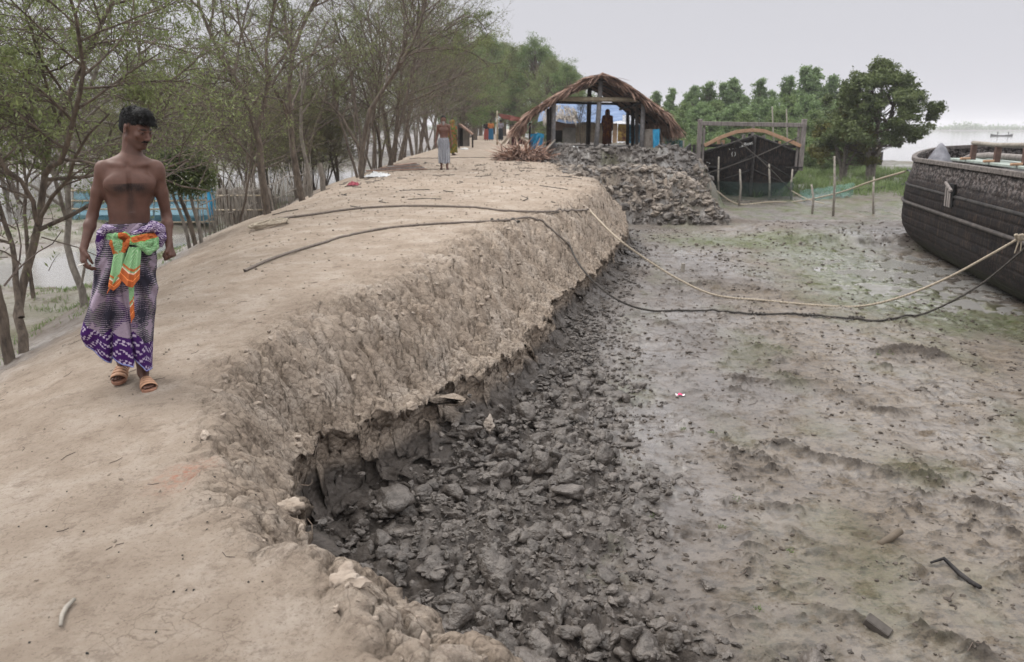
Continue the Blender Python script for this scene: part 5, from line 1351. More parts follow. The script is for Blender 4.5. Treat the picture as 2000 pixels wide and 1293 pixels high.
clothed('woman in orange, green and yellow patterned cloth half hidden behind the elderly man', 885, 292, 36, 2.4, 1.5, flat((.06, .10, .05), (.28, .09, .04)), flat((.05, .08, .03), (.34, .22, .04), 14), True, flat((.10, .14, .04), (.28, .10, .05), 10))
clothed('far person in black shirt and red lungi walking away at the end of the path', 950, 271, 68, math.pi, 1.63, flat((.012, .012, .014)), flat((.26, .07, .06)))
clothed('far person in orange shirt and blue lungi walking away at the end of the path', 959, 272, 67, math.pi + .1, 1.66, flat((.42, .15, .05)), flat((.03, .12, .22)))
clothed('far person in grey shirt and dark trousers beside the bamboo clothesline pole', 978, 272, 66, math.pi - .2, 1.68, flat((.22, .21, .24)), flat((.02, .025, .03)))
clothed('woman wrapped in a dark orange sari standing inside the thatched shelter', 1185, 283, 36.6, .1, 1.60, flat((.12, .04, .02)), flat((.10, .028, .012)), True, flat((.13, .035, .012), (.24, .075, .015), 5), tone=(.05, .025, .02), h=.012)
# ------------------------------------------------------------------ boats
def hullmat(name, top=None, white=0.0, moss=0.0, zt=2.2):
    m, nt, b = new_mat(name); N = nt.nodes; L = nt.links
    tc = N.new('ShaderNodeTexCoord'); sp = N.new('ShaderNodeSeparateXYZ'); L.new(tc.outputs['Object'], sp.inputs[0])
    def nz(sc, st=(1, 1, 1), det=8, ro=.65):
        mp = N.new('ShaderNodeMapping'); mp.inputs['Scale'].default_value = st; L.new(tc.outputs['Object'], mp.inputs[0])
        t = N.new('ShaderNodeTexNoise'); t.inputs['Scale'].default_value = sc; t.inputs['Detail'].default_value = det; t.inputs['Roughness'].default_value = ro; L.new(mp.outputs[0], t.inputs[0]); return t.outputs[0]
    def rp(s, st):
        r = N.new('ShaderNodeValToRGB'); cr = r.color_ramp; cr.elements[0].position, cr.elements[0].color = st[0][0], (*st[0][1], 1); cr.elements[1].position, cr.elements[1].color = st[-1][0], (*st[-1][1], 1)
        for p, c in st[1:-1]: e = cr.elements.new(p); e.color = (*c, 1)
        L.new(s, r.inputs[0]); return r.outputs[0]
    def mx_(f, a, c):
        x = N.new('ShaderNodeMixRGB')
        for s, i in ((f, 0), (a, 1), (c, 2)):
            if hasattr(s, 'is_linked'): L.new(s, x.inputs[i])
            elif i: x.inputs[i].default_value = (*s, 1)
            else: x.inputs[0].default_value = s
        return x.outputs[0]
    def mth(op, a, c):
        x = N.new('ShaderNodeMath'); x.operation = op; x.use_clamp = True
        for s, i in ((a, 0), (c, 1)):
            if hasattr(s, 'is_linked'): L.new(s, x.inputs[i])
            else: x.inputs[i].default_value = s
        return x.outputs[0]
    base = rp(nz(2.5, (1, 1, 2)), [(.3, (.004, .004, .005)), (.55, (.010, .010, .011)), (.75, (.026, .023, .024))])
    base = mx_(mth('MULTIPLY', rp(nz(9, (3.5, 3.5, .30)), [(.50, (0, 0, 0)), (.66, (1, 1, 1))]), .75), base, (.085, .055, .040))
    base = mx_(mth('MULTIPLY', rp(nz(20, (3.5, 3.5, .25)), [(.55, (0, 0, 0)), (.68, (1, 1, 1))]), .35), base, (.10, .09, .088))
    if white:
        zr = N.new('ShaderNodeMapRange'); L.new(sp.outputs['Z'], zr.inputs[0]); zr.inputs['From Min'].default_value = zt - .55; zr.inputs['From Max'].default_value = zt - .15
        pm = rp(nz(6, (1.4, 1.4, 2.2), 10, .8), [(.47, (0, 0, 0)), (.60, (1, 1, 1))])
        base = mx_(mth('MULTIPLY', mth('MULTIPLY', zr.outputs[0], pm), white), base, (.27, .24, .23))
    if moss:
        zr = N.new('ShaderNodeMapRange'); L.new(sp.outputs['Z'], zr.inputs[0]); zr.inputs['From Min'].default_value = .50; zr.inputs['From Max'].default_value = .05
        base = mx_(mth('MULTIPLY', zr.outputs[0], rp(nz(7, (1, 1, 2)), [(.30, (0, 0, 0)), (.5, (1, 1, 1))])), base, (.030, .036, .014))
    L.new(base, b.inputs['Base Color']); b.inputs['Roughness'].default_value = .7; b.inputs['Specular IOR Level'].default_value = .07
    bp = N.new('ShaderNodeBump'); bp.inputs['Strength'].default_value = .8; bp.inputs['Distance'].default_value = .015; L.new(nz(14, (1, 1, 3)), bp.inputs['Height']); L.new(bp.outputs[0], b.inputs['Normal'])
    return m
M_HULL = hullmat('tarred_hull', white=.8, moss=.95, zt=2.3); M_HULL1 = hullmat('black_hull', white=0, moss=.7)
M_GREYW = mat('weathered_wood', (.13, .115, .105), .85, scale=5, bump=.7, bscale=25, col2=(.27, .24, .225), stretch=(3, 3, .5))
M_TARW = mat('tarred_wood', (.010, .009, .010), .85, scale=6, bump=.6, bscale=30, col2=(.05, .045, .042))
M_NEWW = mat('fresh_wood', (.34, .20, .12), .8, scale=8, bump=.4, bscale=40, col2=(.46, .30, .20))
M_PAINT = mat('white_paint_marks', (.55, .55, .53), .8, bump=0)
M_BAMBOO = mat('bamboo', (.26, .21, .14), .7, scale=9, bump=.3, bscale=40, col2=(.40, .34, .25))
M_BAMBOOG = mat('grey_bamboo', (.17, .15, .125), .8, scale=9, bump=.3, bscale=40, col2=(.32, .29, .25))
def plank_hull(L_, B, sheer, wfun, zb, keel, plank=.21, n=150, nz=60, depth=.012, botk=.72):
    """(verts, quads) of one side-to-side hull, x across, y along (0 = near end)"""
    s = np.linspace(0, 1, n)
    v = np.linspace(0, 1, nz); rows = []
    for i, si in enumerate(s):
        y = si * L_; w = wfun(si); h = sheer(si); u = np.linspace(0, 1, nz)
        z = zb + (h - zb) * u
        prof = botk + (1 - botk) * (1 - (1 - u) ** 2.2); prof = prof * np.interp(u, [0, .06, .16, 1], [.90, .97, 1, 1])
        pl = (((u * (h - zb) + 0) / plank) % 1); gr = -depth * sst(.10, .0, np.minimum(pl, 1 - pl))
        x = w * prof + gr * (w > .05)
        rows.append(np.stack([x, np.full(nz, y), z], 1))
    return np.array(rows)
# ---- first boat, bow towards the viewer
b1 = gpt(1466, 386, 0.0); B1 = empty('wooden_boat', (b1.x, b1.y, b1.z - .06), math.radians(-8)); Bw = 2.50
def w1(s): return Bw * (1 - max(0, 1 - s / .20) ** 2.0) ** .62 * (1 - .25 * max(0, s - .7) / .3) + 1e-4
def h1(s): return 1.86 + .84 * max(0, 1 - w1(s) / (Bw * .93)) ** 1.0 + .25 * max(0, s - .6)
R = plank_hull(11.5, Bw, h1, w1, 0, 0, .24, 170, 90, depth=.028, botk=.50)
n0, n1_ = R.shape[:2]
st = R.copy(); st[:, :, 1] += .30 * (1 - np.linspace(0, 1, n1_)[None, :]) * np.exp(-np.linspace(0, 11.5, n0) / 2)[:, None]       # raked stem
Rm = st.copy(); Rm[:, :, 0] *= -1
V = np.concatenate([st.reshape(-1, 3), Rm.reshape(-1, 3)]); q = quadgrid(n0, n1_); Q = np.concatenate([q, q[:, ::-1] + n0 * n1_])
ho = mesh_obj('hull', V, Q, M_HULL1, B1, smooth=True); md = ho.modifiers.new('t', 'SOLIDIFY'); md.thickness = .07; md.offset = -1
def on_hull(x, z, off=.03):
    x = abs(x); best = None
    u = np.clip(z / 1.9, 0, 1)
    for i in range(n0):
        j = int(np.clip(np.argmin(np.abs(st[i, :, 2] - z)), 0, n1_ - 1))
        if st[i, j, 0] >= x: return np.array([x, st[i, j, 1] - off, z])
    return np.array([st[30, 0, 0], st[30, 0, 1] - off, z])
mb_ = MB(); mb_.tube([on_hull(.0, z, .05) for z in np.linspace(.1, 2.70, 9)], .06, 8); mb_.build('stem_post', M_TARW, B1, True)
mb_ = MB()
for s in (-1, 1):
    top = [(s * st[i, -1, 0], st[i, -1, 1] - .03, st[i, -1, 2] + .02) for i in range(0, n0, 4)]; mb_.tube(top, .055, 8)
mb_.build('gunwale', M_TARW, B1, True)
for s in (-1, 1):
    for z0, z1 in ((1.95, .75), (1.30, .45)):
        P = []
        for t_ in np.linspace(0.02, .95, 14):
            x = t_ * 2.15; P.append(on_hull(x, z0 + (z1 - z0) * t_ ** .9, .03) * np.array([s, 1, 1]))
        MB().tube(P, .035, 6).build('wale', M_TARW, B1, True)
mb_ = MB(); mb_.box((0, 5.5, 1.35), (4.5, 9.6, .06)); mb_.build('deck', M_TARW, B1)
for x, z1, y in ((-2.28, 3.42, .9), (2.18, 3.42, .9)):
    o = MB().beam((x, y, 1.2), (x, y, z1), .20, .22, bev=.02, up=(0, 1, 0)).beam((x + .19 * (1 if x < 0 else -1), y + .02, 1.2), (x + .19 * (1 if x < 0 else -1), y + .02, z1 - .25), .10, .10, bev=.01, up=(0, 1, 0)).build('frame_post', M_GREYW, B1)
MB().beam((-2.3, .86, 3.24), (2.25, .86, 3.16), .16, .18, bev=.015).build('cross_beam', M_GREYW, B1)
MB().beam((-2.3, 1.0, 2.28), (2.25, 1.0, 2.24), .12, .14, bev=.015).build('cross_beam', M_TARW, B1)
P = [(-2.05, .80, 2.28), (-1.4, .8, 2.62), (-.7, .8, 2.88), (0, .8, 2.95), (.5, .8, 2.91), (1.15, .8, 2.66), (1.7, .8, 2.45), (2.1, .8, 2.27)]
mb_ = MB(); 
for i in range(len(P) - 1): mb_.beam(P[i], P[i + 1], .10, .15, bev=.01)
mb_.build('arched_beam', M_NEWW, B1)
MB().beam((.02, .84, 2.5), (.02, .84, 3.22), .10, .11, bev=.01, up=(0, 1, 0)).build('post', M_GREYW, B1)
for x, z1, mt in ((-1.35, 2.55, M_NEWW), (-1.15, 2.5, M_NEWW), (-.75, 2.66, M_TARW), (-.25, 2.75, M_GREYW), (.0, 2.8, M_TARW), (.62, 2.7, M_GREYW), (1.2, 2.5, M_TARW), (1.32, 2.45, M_NEWW)):
    MB().beam((x, 1.6, 1.4), (x, 1.6, z1), .13, .13, bev=.01, up=(0, 1, 0)).build('post', mt, B1)
MB().beam((-1.05, 1.2, 2.7), (-.35, 1.1, 2.42), .2, .16, bev=.03).build('prop', M_TARW, B1)
MB().beam((-1.9, .9, 2.12), (-.6, 1.0, 2.10), .08, .06, bev=.01).beam((-1.3, .9, 2.4), (-1.1, 1.3, 2.0), .08, .06, bev=.01).build('loose_plank', M_GREYW, B1)
for px, s in ((-2.56, 1), (-2.64, 1)):
    pass
MB().tube([(-2.46, .9, 1.5), (-2.5, .9, 2.32)], .07, 8).build('mooring_post', M_TARW, B1)
P = [(s_, y_, z_) for s_, y_, z_ in ((-2.63, 1.3, 2.02), (-2.66, 1.9, 1.98), (-2.62, .9, 1.96), (-2.4, .6, 1.84))]; MB().tube(P, .045, 6).build('worn_edge', M_GREYW, B1, True)
def letters(txt, size, loc, rot_, parent, sp=1.0):
    c = bpy.data.curves.new('painted_letters', 'FONT'); c.body = txt; c.size = size; c.extrude = .004; c.space_character = sp
    o = bpy.data.objects.new('tmp', c); COL.objects.link(o); dg = bpy.context.evaluated_depsgraph_get(); me = bpy.data.meshes.new_from_object(o.evaluated_get(dg))
    bpy.data.objects.remove(o); p = bpy.data.objects.new('painted_letters', me); COL.objects.link(p); me.materials.clear(); me.materials.append(M_PAINT); p.parent = parent; p.location = loc; p.rotation_euler = rot_; return p
a = on_hull(1.02, 2.1, .05) * np.array([-1, 1, 1]); a2 = on_hull(.5, 2.25, .05) * np.array([-1, 1, 1]); dirv = a2 - a
p_ = letters('M.V vai', .23, a, (math.radians(86), math.radians(-14), math.atan2(dirv[1], dirv[0])), B1); p2 = letters('Boat', .20, on_hull(.42, 2.28, .06) * np.array([-1, 1, 1]), (math.radians(86), math.radians(-14), math.atan2(dirv[1], dirv[0])), B1)
letters('( )', .22, on_hull(.92, 1.88, .06) * np.array([-1, 1, 1]), (math.radians(88), 0, math.atan2(dirv[1], dirv[0])), B1)
letters('L.J', .22, on_hull(1.9, 1.52, .06) * np.array([-1, 1, 1]), (math.radians(88), 0, math.radians(-40)), B1)
tag(B1, 'black tarred wooden boat aground bow on, with timber frame and arched beam above its deck', 'boat')
M_RIM2 = mat('tarred_wale', (.03, .027, .026), .8, scale=5, bump=.6, col2=(.085, .072, .066)); M_RIM = mat('worn_rim_wood', (.055, .048, .045), .85, scale=4, bump=.8, bscale=25, col2=(.20, .175, .16), stretch=(3, 3, 3)); M_DARKH = mat('hull_hole_shade', (.004, .004, .004), .9, bump=0)
# ---- second boat on the right, black hull with peeling white strip
D2 = np.array([-.215, -.977]); O2 = np.array([13.45, 23.0]); rz2 = math.atan2(-D2[0], D2[1]) + 0.0
B2 = empty('wooden_boat', (O2[0], O2[1], -.12), math.atan2(D2[1], D2[0]) - math.pi / 2)
Bw2 = 2.75
def w2(s): return Bw2 * (1 - max(0, 1 - s / .20) ** 2.3) ** .5 * (1 - .3 * max(0, s - .75) / .25) + 1e-4
def h2(s): return 2.34 + .30 * max(0, 1 - s / .16) ** 1.5
n, nz = 150, 90; L2 = 17.0; rows = []
for si in np.linspace(0, 1, n):
    u = np.linspace(0, 1, nz); h = h2(si); z = h * u; w = w2(si)
    prof = .74 + .26 * (1 - (1 - np.clip(u / .40, 0, 1)) ** 2.4); prof = prof - .055 * sst(.62, 1, u); prof = prof * np.interp(u, [0, .03, 1], [.94, 1, 1])
    pl = ((z / .19) % 1); x = w * prof - .024 * sst(.14, 0, np.minimum(pl, 1 - pl))
    y = si * L2 + 1.0 * (1 - np.clip(u / .4, 0, 1)) ** 1.8 * max(0, 1 - si / .3)
    rows.append(np.stack([x, y, z], 1))
H2 = np.array(rows); Hm = H2.copy(); Hm[:, :, 0] *= -1
V = np.concatenate([H2.reshape(-1, 3), Hm.reshape(-1, 3)]); q = quadgrid(n, nz); Q = np.concatenate([q, q[:, ::-1] + n * nz])
ho = mesh_obj('hull', V, Q, M_HULL, B2, smooth=True); md = ho.modifiers.new('t', 'SOLIDIFY'); md.thickness = .08; md.offset = -1
for zf, r_ in ((.715, .042), (.54, .040)):
    for s in (-1, 1):
        P = []
        for i in range(0, n, 3):
            j = int(round(zf * (nz - 1) * (2.4 / h2(i / n)))); P.append(H2[i, min(j, nz - 1)] * np.array([s, 1, 1]) + np.array([s * .015, -.01 if i < 20 else 0, 0]))
        MB().tube(P, r_, 6).build('wale', M_TARW if zf > .6 else M_RIM2, B2, True)
mb_ = MB()
for s in (-1, 1):
    Pt = [H2[i, -1] * np.array([s, 1, 1]) for i in range(0, n, 3)]
    for i in range(len(Pt) - 1): mb_.beam(Pt[i] + (0, 0, .0), Pt[i + 1], .12, .10, bev=.01)
mb_.build('gunwale', M_RIM, B2)
M_DECKG = mat('pale_green_deck', (.22, .26, .235), .6, scale=5, bump=.2, col2=(.36, .40, .36))
mb_ = MB(); mb_.box((0, 9.9, 2.40), (4.3, 11.6, .06), bev=.01); mb_.build('deck', M_DECKG, B2)
mb_ = MB(); mb_.box((0, 2.6, 2.05), (3.8, 2.4, .06)); mb_.build('fore_deck', M_TARW, B2)
for y in (5.2, 6.7, 8.2, 9.8):
    MB().beam((2.0, y, 2.41), (2.0, y, 2.76), .11, .12, bev=.01, up=(0, 1, 0)).build('rail_post', mat('rust_post', (.075, .045, .038), .8, col2=(.13, .08, .065)), B2)
    MB().beam((2.0, y, 2.46), (2.26, y + .05, 2.45), .08, .05, bev=.01).build('rail_foot', M_NEWW, B2)
MB().tube([(2.0, 5.1, 2.80), (2.02, 6.6, 2.78), (1.98, 8.2, 2.81), (2.0, 12, 2.78)], .045, 8).build('hand_rail', M_BAMBOOG, B2, True)
MB().tube([(1.3, 2.0, 2.28), (1.5, 3.4, 2.44), (1.62, 5.0, 2.52), (1.7, 7.8, 2.54), (1.7, 12, 2.54)], .07, 8).build('spar', M_GREYW, B2, True)
hp_ = [H2[int(q / L2 * (n - 1)), 62] for q in (6.2, 6.55, 6.9)]
MB().box((hp_[1][0] + .0, hp_[1][1], 1.72), (.05, .55, .50)).build('hull_hole_shade', M_DARKH, B2)  # black box on the planking, its colour painting the shade inside a hole
for k_, q in enumerate((-.17, .0, .13)): MB().beam((hp_[1][0] + .03, hp_[1][1] + q, 1.48), (hp_[1][0] + .05, hp_[1][1] + q + .02, 1.90 - .06 * k_), .09, .02, up=(1, 0, 0)).build('broken_plank', M_GREYW, B2)
MB().beam((hp_[1][0] + .05, hp_[1][1] - .25, 1.98), (hp_[1][0] + .09, hp_[1][1] + .35, 1.84), .05, .05).build('broken_plank', M_GREYW, B2)
# folded tarpaulin at the far end
nu, nv = 30, 30; U, Vv = np.meshgrid(np.linspace(0, 1, nu), np.linspace(0, 1, nv), indexing='ij')
zz = 2.0 + .75 * np.exp(-((U - .45) / .22) ** 2 - ((Vv - .5) / .3) ** 2) + .08 * fbm(U * 6, Vv * 6, 3, 2)
mesh_obj('tarpaulin', np.stack([2.45 - U * 1.3, 1.5 + Vv * 1.4, zz], -1).reshape(-1, 3), quadgrid(nu, nv), mat('grey_tarpaulin', (.10, .10, .115), .6, col2=(.20, .20, .22)), B2)
tag(B2, 'large round black wooden boat at the right edge with peeling white strip and mossy bottom', 'boat')
# ---- small dark boat behind the shore tree, and the far river boat
def small_boat(L_, Bm, h, m_):
    n, nz = 40, 8; r = []
    for t in np.linspace(-1, 1, n):
        w = Bm * (1 - abs(t) ** 2.4) + .01; zt = h * (.75 + .6 * abs(t) ** 3)
        for s in (-1, 1): pass
        r.append([(t * L_ / 2, w * math.sin(a), zt * (1 - math.cos(a)) if abs(a) < math.pi / 2 else zt) for a in np.linspace(-math.pi / 2, math.pi / 2, nz * 2 + 1)])
    return np.array(r)
sb = empty('small_boat', tuple(gpt(1672, 322)), .25); r = small_boat(4.6, .8, .75, 0)
o = mesh_obj('hull', r.reshape(-1, 3), quadgrid(*r.shape[:2]), M_TARW, sb); o.modifiers.new('t', 'SOLIDIFY').thickness = .04
o = MB(); nn = 12
vv = [(x, .95 * math.cos(a), .70 + .85 * math.sin(a)) for x in (-1.4, 0, 1.4) for a in np.linspace(0, math.pi, nn)]; ff = [(i * nn + j, i * nn + j + 1, (i + 1) * nn + j + 1, (i + 1) * nn + j) for i in range(2) for j in range(nn - 1)]
c = o.add(vv, ff).build('hood', mat('mat_hood', (.15, .12, .10), .9, col2=(.26, .22, .19)), sb, True); c.modifiers.new('t', 'SOLIDIFY').thickness = .05
tag(sb, 'small dark hooded boat lying on the mud behind the stems of the big tree', 'boat')
fp = W(1956, 266, -.1); fb = empty('river_boat', (fp.x, fp.y, -.25), .05); r = small_boat(9.0, .9, .8, 0)
mesh_obj('hull', r.reshape(-1, 3), quadgrid(*r.shape[:2]), M_TARW, fb).modifiers.new('t', 'SOLIDIFY').thickness = .06
tag(fb, 'long low boat far out on the river at right', 'boat')
for dx in (-1.6, 2.6):
    o = empty('person', (fp.x + dx, fp.y, .15)); J = stdJ(1.6); skin_body(o, J, .03, (.03, .025, .025), 1.2, hands=False)
    tag(o, ('left' if dx < 0 else 'right') + ' of the two tiny dark figures standing in the far river boat', 'person')
# ------------------------------------------------------------------ thatched shelter and the things round it
M_THATCH = mat('dry_palm_thatch', (.18, .108, .080), .9, scale=3, bump=.5, col2=(.40, .27, .21), island=.35)
M_THATCHG = mat('grey_straw', (.20, .175, .15), .9, scale=4, bump=.4, col2=(.36, .32, .28), island=.3)
M_CONC = mat('grey_post', (.17, .165, .165), .85, scale=8, bump=.3, col2=(.30, .29, .29))
M_BLACKP = mat('dark_post', (.02, .018, .017), .8, scale=8, bump=.4, col2=(.06, .05, .045))
M_BLUE = mat('blue_plastic_sheet', (.015, .22, .42), .5, scale=3, bump=.3, bscale=12, col2=(.05, .36, .58), bdist=.03)
M_TARP = mat('faded_blue_tarpaulin', (.075, .125, .23), .7, scale=2, bump=.4, bscale=8, col2=(.16, .22, .34), bdist=.04)
M_WALLB = mat('bamboo_wall', (.22, .175, .13), .85, scale=7, bump=.6, bscale=30, col2=(.38, .32, .25), stretch=(6, 6, .4))
M_MUDW = mat('mud_plaster', (.14, .13, .115), .95, scale=3, bump=.8, bscale=12, col2=(.22, .205, .185), bdist=.05)
M_DOORSHADE = mat('doorway_shade', (.008, .007, .007), .9, bump=0)  # near black colour standing in for the shade inside doorways
def netmat(name, col, alpha, sc=30):
    m, nt, b = new_mat(name); N = nt.nodes; L = nt.links
    tc = N.new('ShaderNodeTexCoord'); w = []
    n = N.new('ShaderNodeTexNoise'); n.inputs['Scale'].default_value = 1.2; n.inputs['Detail'].default_value = 5; L.new(tc.outputs['Object'], n.inputs[0])
    mr = N.new('ShaderNodeMapRange'); mr.inputs['From Min'].default_value = .3; mr.inputs['From Max'].default_value = .7; mr.inputs['To Min'].default_value = max(0, alpha - .22); mr.inputs['To Max'].default_value = min(1, alpha + .22)
    L.new(n.outputs[0], mr.inputs[0]); L.new(mr.outputs[0], b.inputs['Alpha'])
    b.inputs['Base Color'].default_value = (*col, 1); b.inputs['Roughness'].default_value = .6
    return m
M_NETB = netmat('blue_net', (.11, .27, .34), .50); M_NETG = netmat('green_net', (.008, .035, .028), .45); M_NETP = netmat('pale_blue_net', (.22, .40, .48), .72)
def strands(n, fpos, seed, Lr=(.4, .8), w=.022, drop=.25, rand=.18):
    """fpos(u, v) -> points and down-slope direction; thin leaf strips lying along it"""
    r = np.random.default_rng(seed); u, v = r.random(n), r.random(n); P, D = fpos(u, v)
    D = D + r.normal(0, rand, (n, 3)); D /= np.linalg.norm(D, axis=1)[:, None]; L_ = r.uniform(*Lr, n)[:, None]
    S = np.cross(D, np.array([0, 0, 1.0]) + r.normal(0, .3, (n, 3))); S /= np.linalg.norm(S, axis=1)[:, None]; ww = w * r.uniform(.5, 1.4, (n, 1))
    a = P + r.normal(0, .02, (n, 3)); m = a + D * L_ * .5 + (0, 0, .02); e = a + D * L_ + np.array([0, 0, -1]) * L_ * drop * .5
    V = np.stack([a - S * ww, a + S * ww, m + S * ww, m - S * ww, e + S * ww * .3, e - S * ww * .3], 1).reshape(-1, 3)
    k = np.arange(n)[:, None] * 6; Q = np.concatenate([k + [0, 1, 2, 3], k + [3, 2, 4, 5]])
    return V, Q
YS = 34.0
hut = empty('thatched_shelter', tuple(WD(1165, 285, YS))); hb = np.array(hut.location)
def HP(px, py, Y=YS): return np.array(WD(px, py, Y)) - hb
RL = [HP(*p) for p in ((1172, 147), (1140, 160), (1105, 178), (1075, 196), (1040, 218), (1012, 245))]; RR = [HP(*p) for p in ((1172, 147), (1200, 158), (1230, 176), (1262, 198), (1292, 220), (1318, 248))]
DEP = 7.0
for nm, prof in (('left', RL), ('right', RR)):
    pr_ = np.array(prof); C = np.stack([np.interp(np.linspace(0, 5, 24), np.arange(6), pr_[:, k]) for k in range(3)], 1)
    rows = []
    for k, yy_ in enumerate(np.linspace(-.5, DEP, 16)):
        c = C.copy(); c[:, 1] = yy_; c[:, 2] -= .12 * (k / 15) + .04 * fbm(np.arange(24) * .3, np.full(24, yy_), 2, 5); rows.append(c)
    R = np.array(rows)
    o = mesh_obj('thatch_slope', R.reshape(-1, 3), quadgrid(16, 24), M_THATCH, hut); o.modifiers.new('t', 'SOLIDIFY').thickness = .10
    def fp_(u, v, C=C):
        t = u * (len(C) - 1.001); i = t.astype(int); f = (t - i)[:, None]; P = C[i] * (1 - f) + C[i + 1] * f; D = C[np.minimum(i + 1, len(C) - 1)] - C[i]; D /= np.linalg.norm(D, axis=1)[:, None]
        P = P.copy(); P[:, 1] = -.65 + v * (DEP + .7); P[:, 2] += .02 - .12 * v; return P, D
    V1, Q1 = strands(5600, fp_, 1 if nm == 'left' else 2, (.30, .75), .026, .10, .10)
    def fe_(u, v, C=C):
        P = C[-1][None].repeat(len(u), 0).copy(); P[:, 1] = -.6 + v * (DEP + .6); P[:, 0] -= np.sign(P[:, 0]) * u * .35; P[:, 2] += u * .2; D = np.tile(np.array([.35 * np.sign(C[-1][0]), 0, -1.0]), (len(u), 1)); return P, D
    V2, Q2 = strands(1000, fe_, 3, (.2, .55), .026, rand=.2)
    def ff_(u, v, C=C):
        t = u * (len(C) - 1.001); i = t.astype(int); P = C[i].copy(); P[:, 1] = -.60; P[:, 2] -= .04; D = C[np.minimum(i + 1, len(C) - 1)] - C[i]; D /= np.linalg.norm(D, axis=1)[:, None]; D = D + np.array([0, -.15, -.28]); return P, D
    V3_, Q3 = strands(420, ff_, 4, (.25, .55), .028)
    mesh_obj('thatch_leaves', np.concatenate([V1, V2, V3_]), np.concatenate([Q1, Q2 + len(V1), Q3 + len(V1) + len(V2)]), M_THATCH, hut, smooth=False)
def post(px, p0, p1, Y, r, mt, px1=None):
    a = HP(px, p0, Y); c = HP(px1 or px, p1, Y); a[2] -= .25; MB().tube([a, a * .5 + c * .5, c], [r, r * .95, r * .9], 10).build('post', mt, hut, True)
post(1164, 284, 152, YS, .105, M_CONC, 1174); post(1080, 283, 196, YS, .10, M_CONC, 1082); post(1253, 284, 196, YS, .10, M_CONC, 1257)
post(1148, 283, 165, YS + 6.6, .12, M_BLACKP, 1152); post(1071, 281, 212, YS + 1.2, .09, M_BLACKP); post(1076, 280, 208, YS + 3.4, .09, M_BLACKP); post(1226, 279, 214, YS + 6.6, .09, M_BLACKP); post(1236, 280, 208, YS + 4.4, .085, M_BLACKP); post(1244, 281, 203, YS + 2.2, .085, M_GREYW); post(1035, 290, 240, YS + .3, .055, M_BLACKP)
for (x0, y0, x1, y1, r, mt, Y) in ((1084, 193, 1258, 195, .095, M_BAMBOO, YS - .1), (1082, 200, 1240, 204, .06, M_BLACKP, YS + 6.4), (1173, 150, 1173, 166, .07, M_BAMBOO, None), (1076, 199, 1072, 212, .06, M_BLACKP, None), (1257, 198, 1232, 210, .06, M_BLACKP, None)):
    if Y: MB().tube([HP(x0, y0, Y), HP(x1, y1, Y)], r, 8).build('tie_beam', mt, hut, True)
    else:
        a = HP(x0, y0, YS - .3); c = a.copy(); c[1] = DEP; c[2] -= .15; MB().tube([a, c], r, 8).build('purlin', mt, hut, True)
for C_ in (RL, RR):
    for yy_ in (-.2, 2.2, 4.4, 6.6):
        P = [np.array(p) * np.array([.97, 0, 1]) + np.array([0, yy_, -.16]) for p in C_]; MB().tube(P, .035, 6).build('rafter', M_BLACKP, hut, True)
MB().beam(HP(1049, 235, YS - .3), HP(1050, 209, YS - .3), .14, .03).build('hanging_leaf', M_THATCH, hut)
MB().beam(HP(1022, 264, YS - .4), HP(1050, 226, YS - .4), .09, .03).build('loose_batten', M_THATCH, hut); MB().beam(HP(1262, 200, YS - .2), HP(1278, 215, YS - .2), .05, .05).build('loose_batten', M_THATCH, hut)
def fdr(u, v):
    P = np.tile(HP(1303, 240, YS + .2), (len(u), 1)); P[:, 0] += (u - .5) * .9; P[:, 2] += .25 * (v - .5); P[:, 1] += v * 3; return P, np.tile(np.array([.1, 0, -1.0]), (len(u), 1))
V1, Q1 = strands(160, fdr, 9, (.3, .7), .03); mesh_obj('hanging_thatch', V1, Q1, M_THATCH, hut, smooth=False)
def cloth(name, quad, mt, parent=None, amp=.05, n=26, fr=5, seed=1):
    a, b_, c, d_ = [np.array(q, float) for q in quad]; U, V_ = np.meshgrid(np.linspace(0, 1, n), np.linspace(0, 1, n), indexing='ij')
    P = (a * (1 - U[..., None]) + b_ * U[..., None]) * (1 - V_[..., None]) + (d_ * (1 - U[..., None]) + c * U[..., None]) * V_[..., None]
    nn = np.cross(b_ - a, d_ - a); nn /= np.linalg.norm(nn); P = P + nn * (amp * np.sin(U * fr * 6.28 + seed + V_ * 1.5) * (.3 + V_) + amp * fbm(U * 4, V_ * 4, 3, seed))[..., None]
    P[..., 2] += .04 * np.sin(U * 9 + seed) * V_
    return mesh_obj(name, P.reshape(-1, 3), quadgrid(n, n), mt, parent)
o = cloth('blue_sheet', [HP(1275, 253, YS - .5), HP(1289, 252, YS - .5), HP(1288, 303, YS - .6), HP(1276, 300, YS - .6)], M_BLUE, hut, .05, fr=2)
o = cloth('blue_sheet', [HP(1050, 259, YS - .2), HP(1063, 262, YS - .2), HP(1061, 282, YS - .2), HP(1037, 292, YS - .2)], M_BLUE, hut, .06, fr=2, seed=3)
o = cloth('blue_sheet', [HP(1036, 262, YS - .1), HP(1052, 260, YS - .1), HP(1050, 286, YS - .1), HP(1036, 292, YS - .1)], M_BLUE, hut, .05, fr=2, seed=5)
o = cloth('reed_screen', [HP(1258, 252, YS + .1), HP(1276, 252, YS - .2), HP(1275, 298, YS - .2), HP(1256, 290, YS + .1)], M_THATCHG, hut, .02)
tag(hut, 'open shelter on grey posts under a ragged brown palm thatch roof', 'shelter')
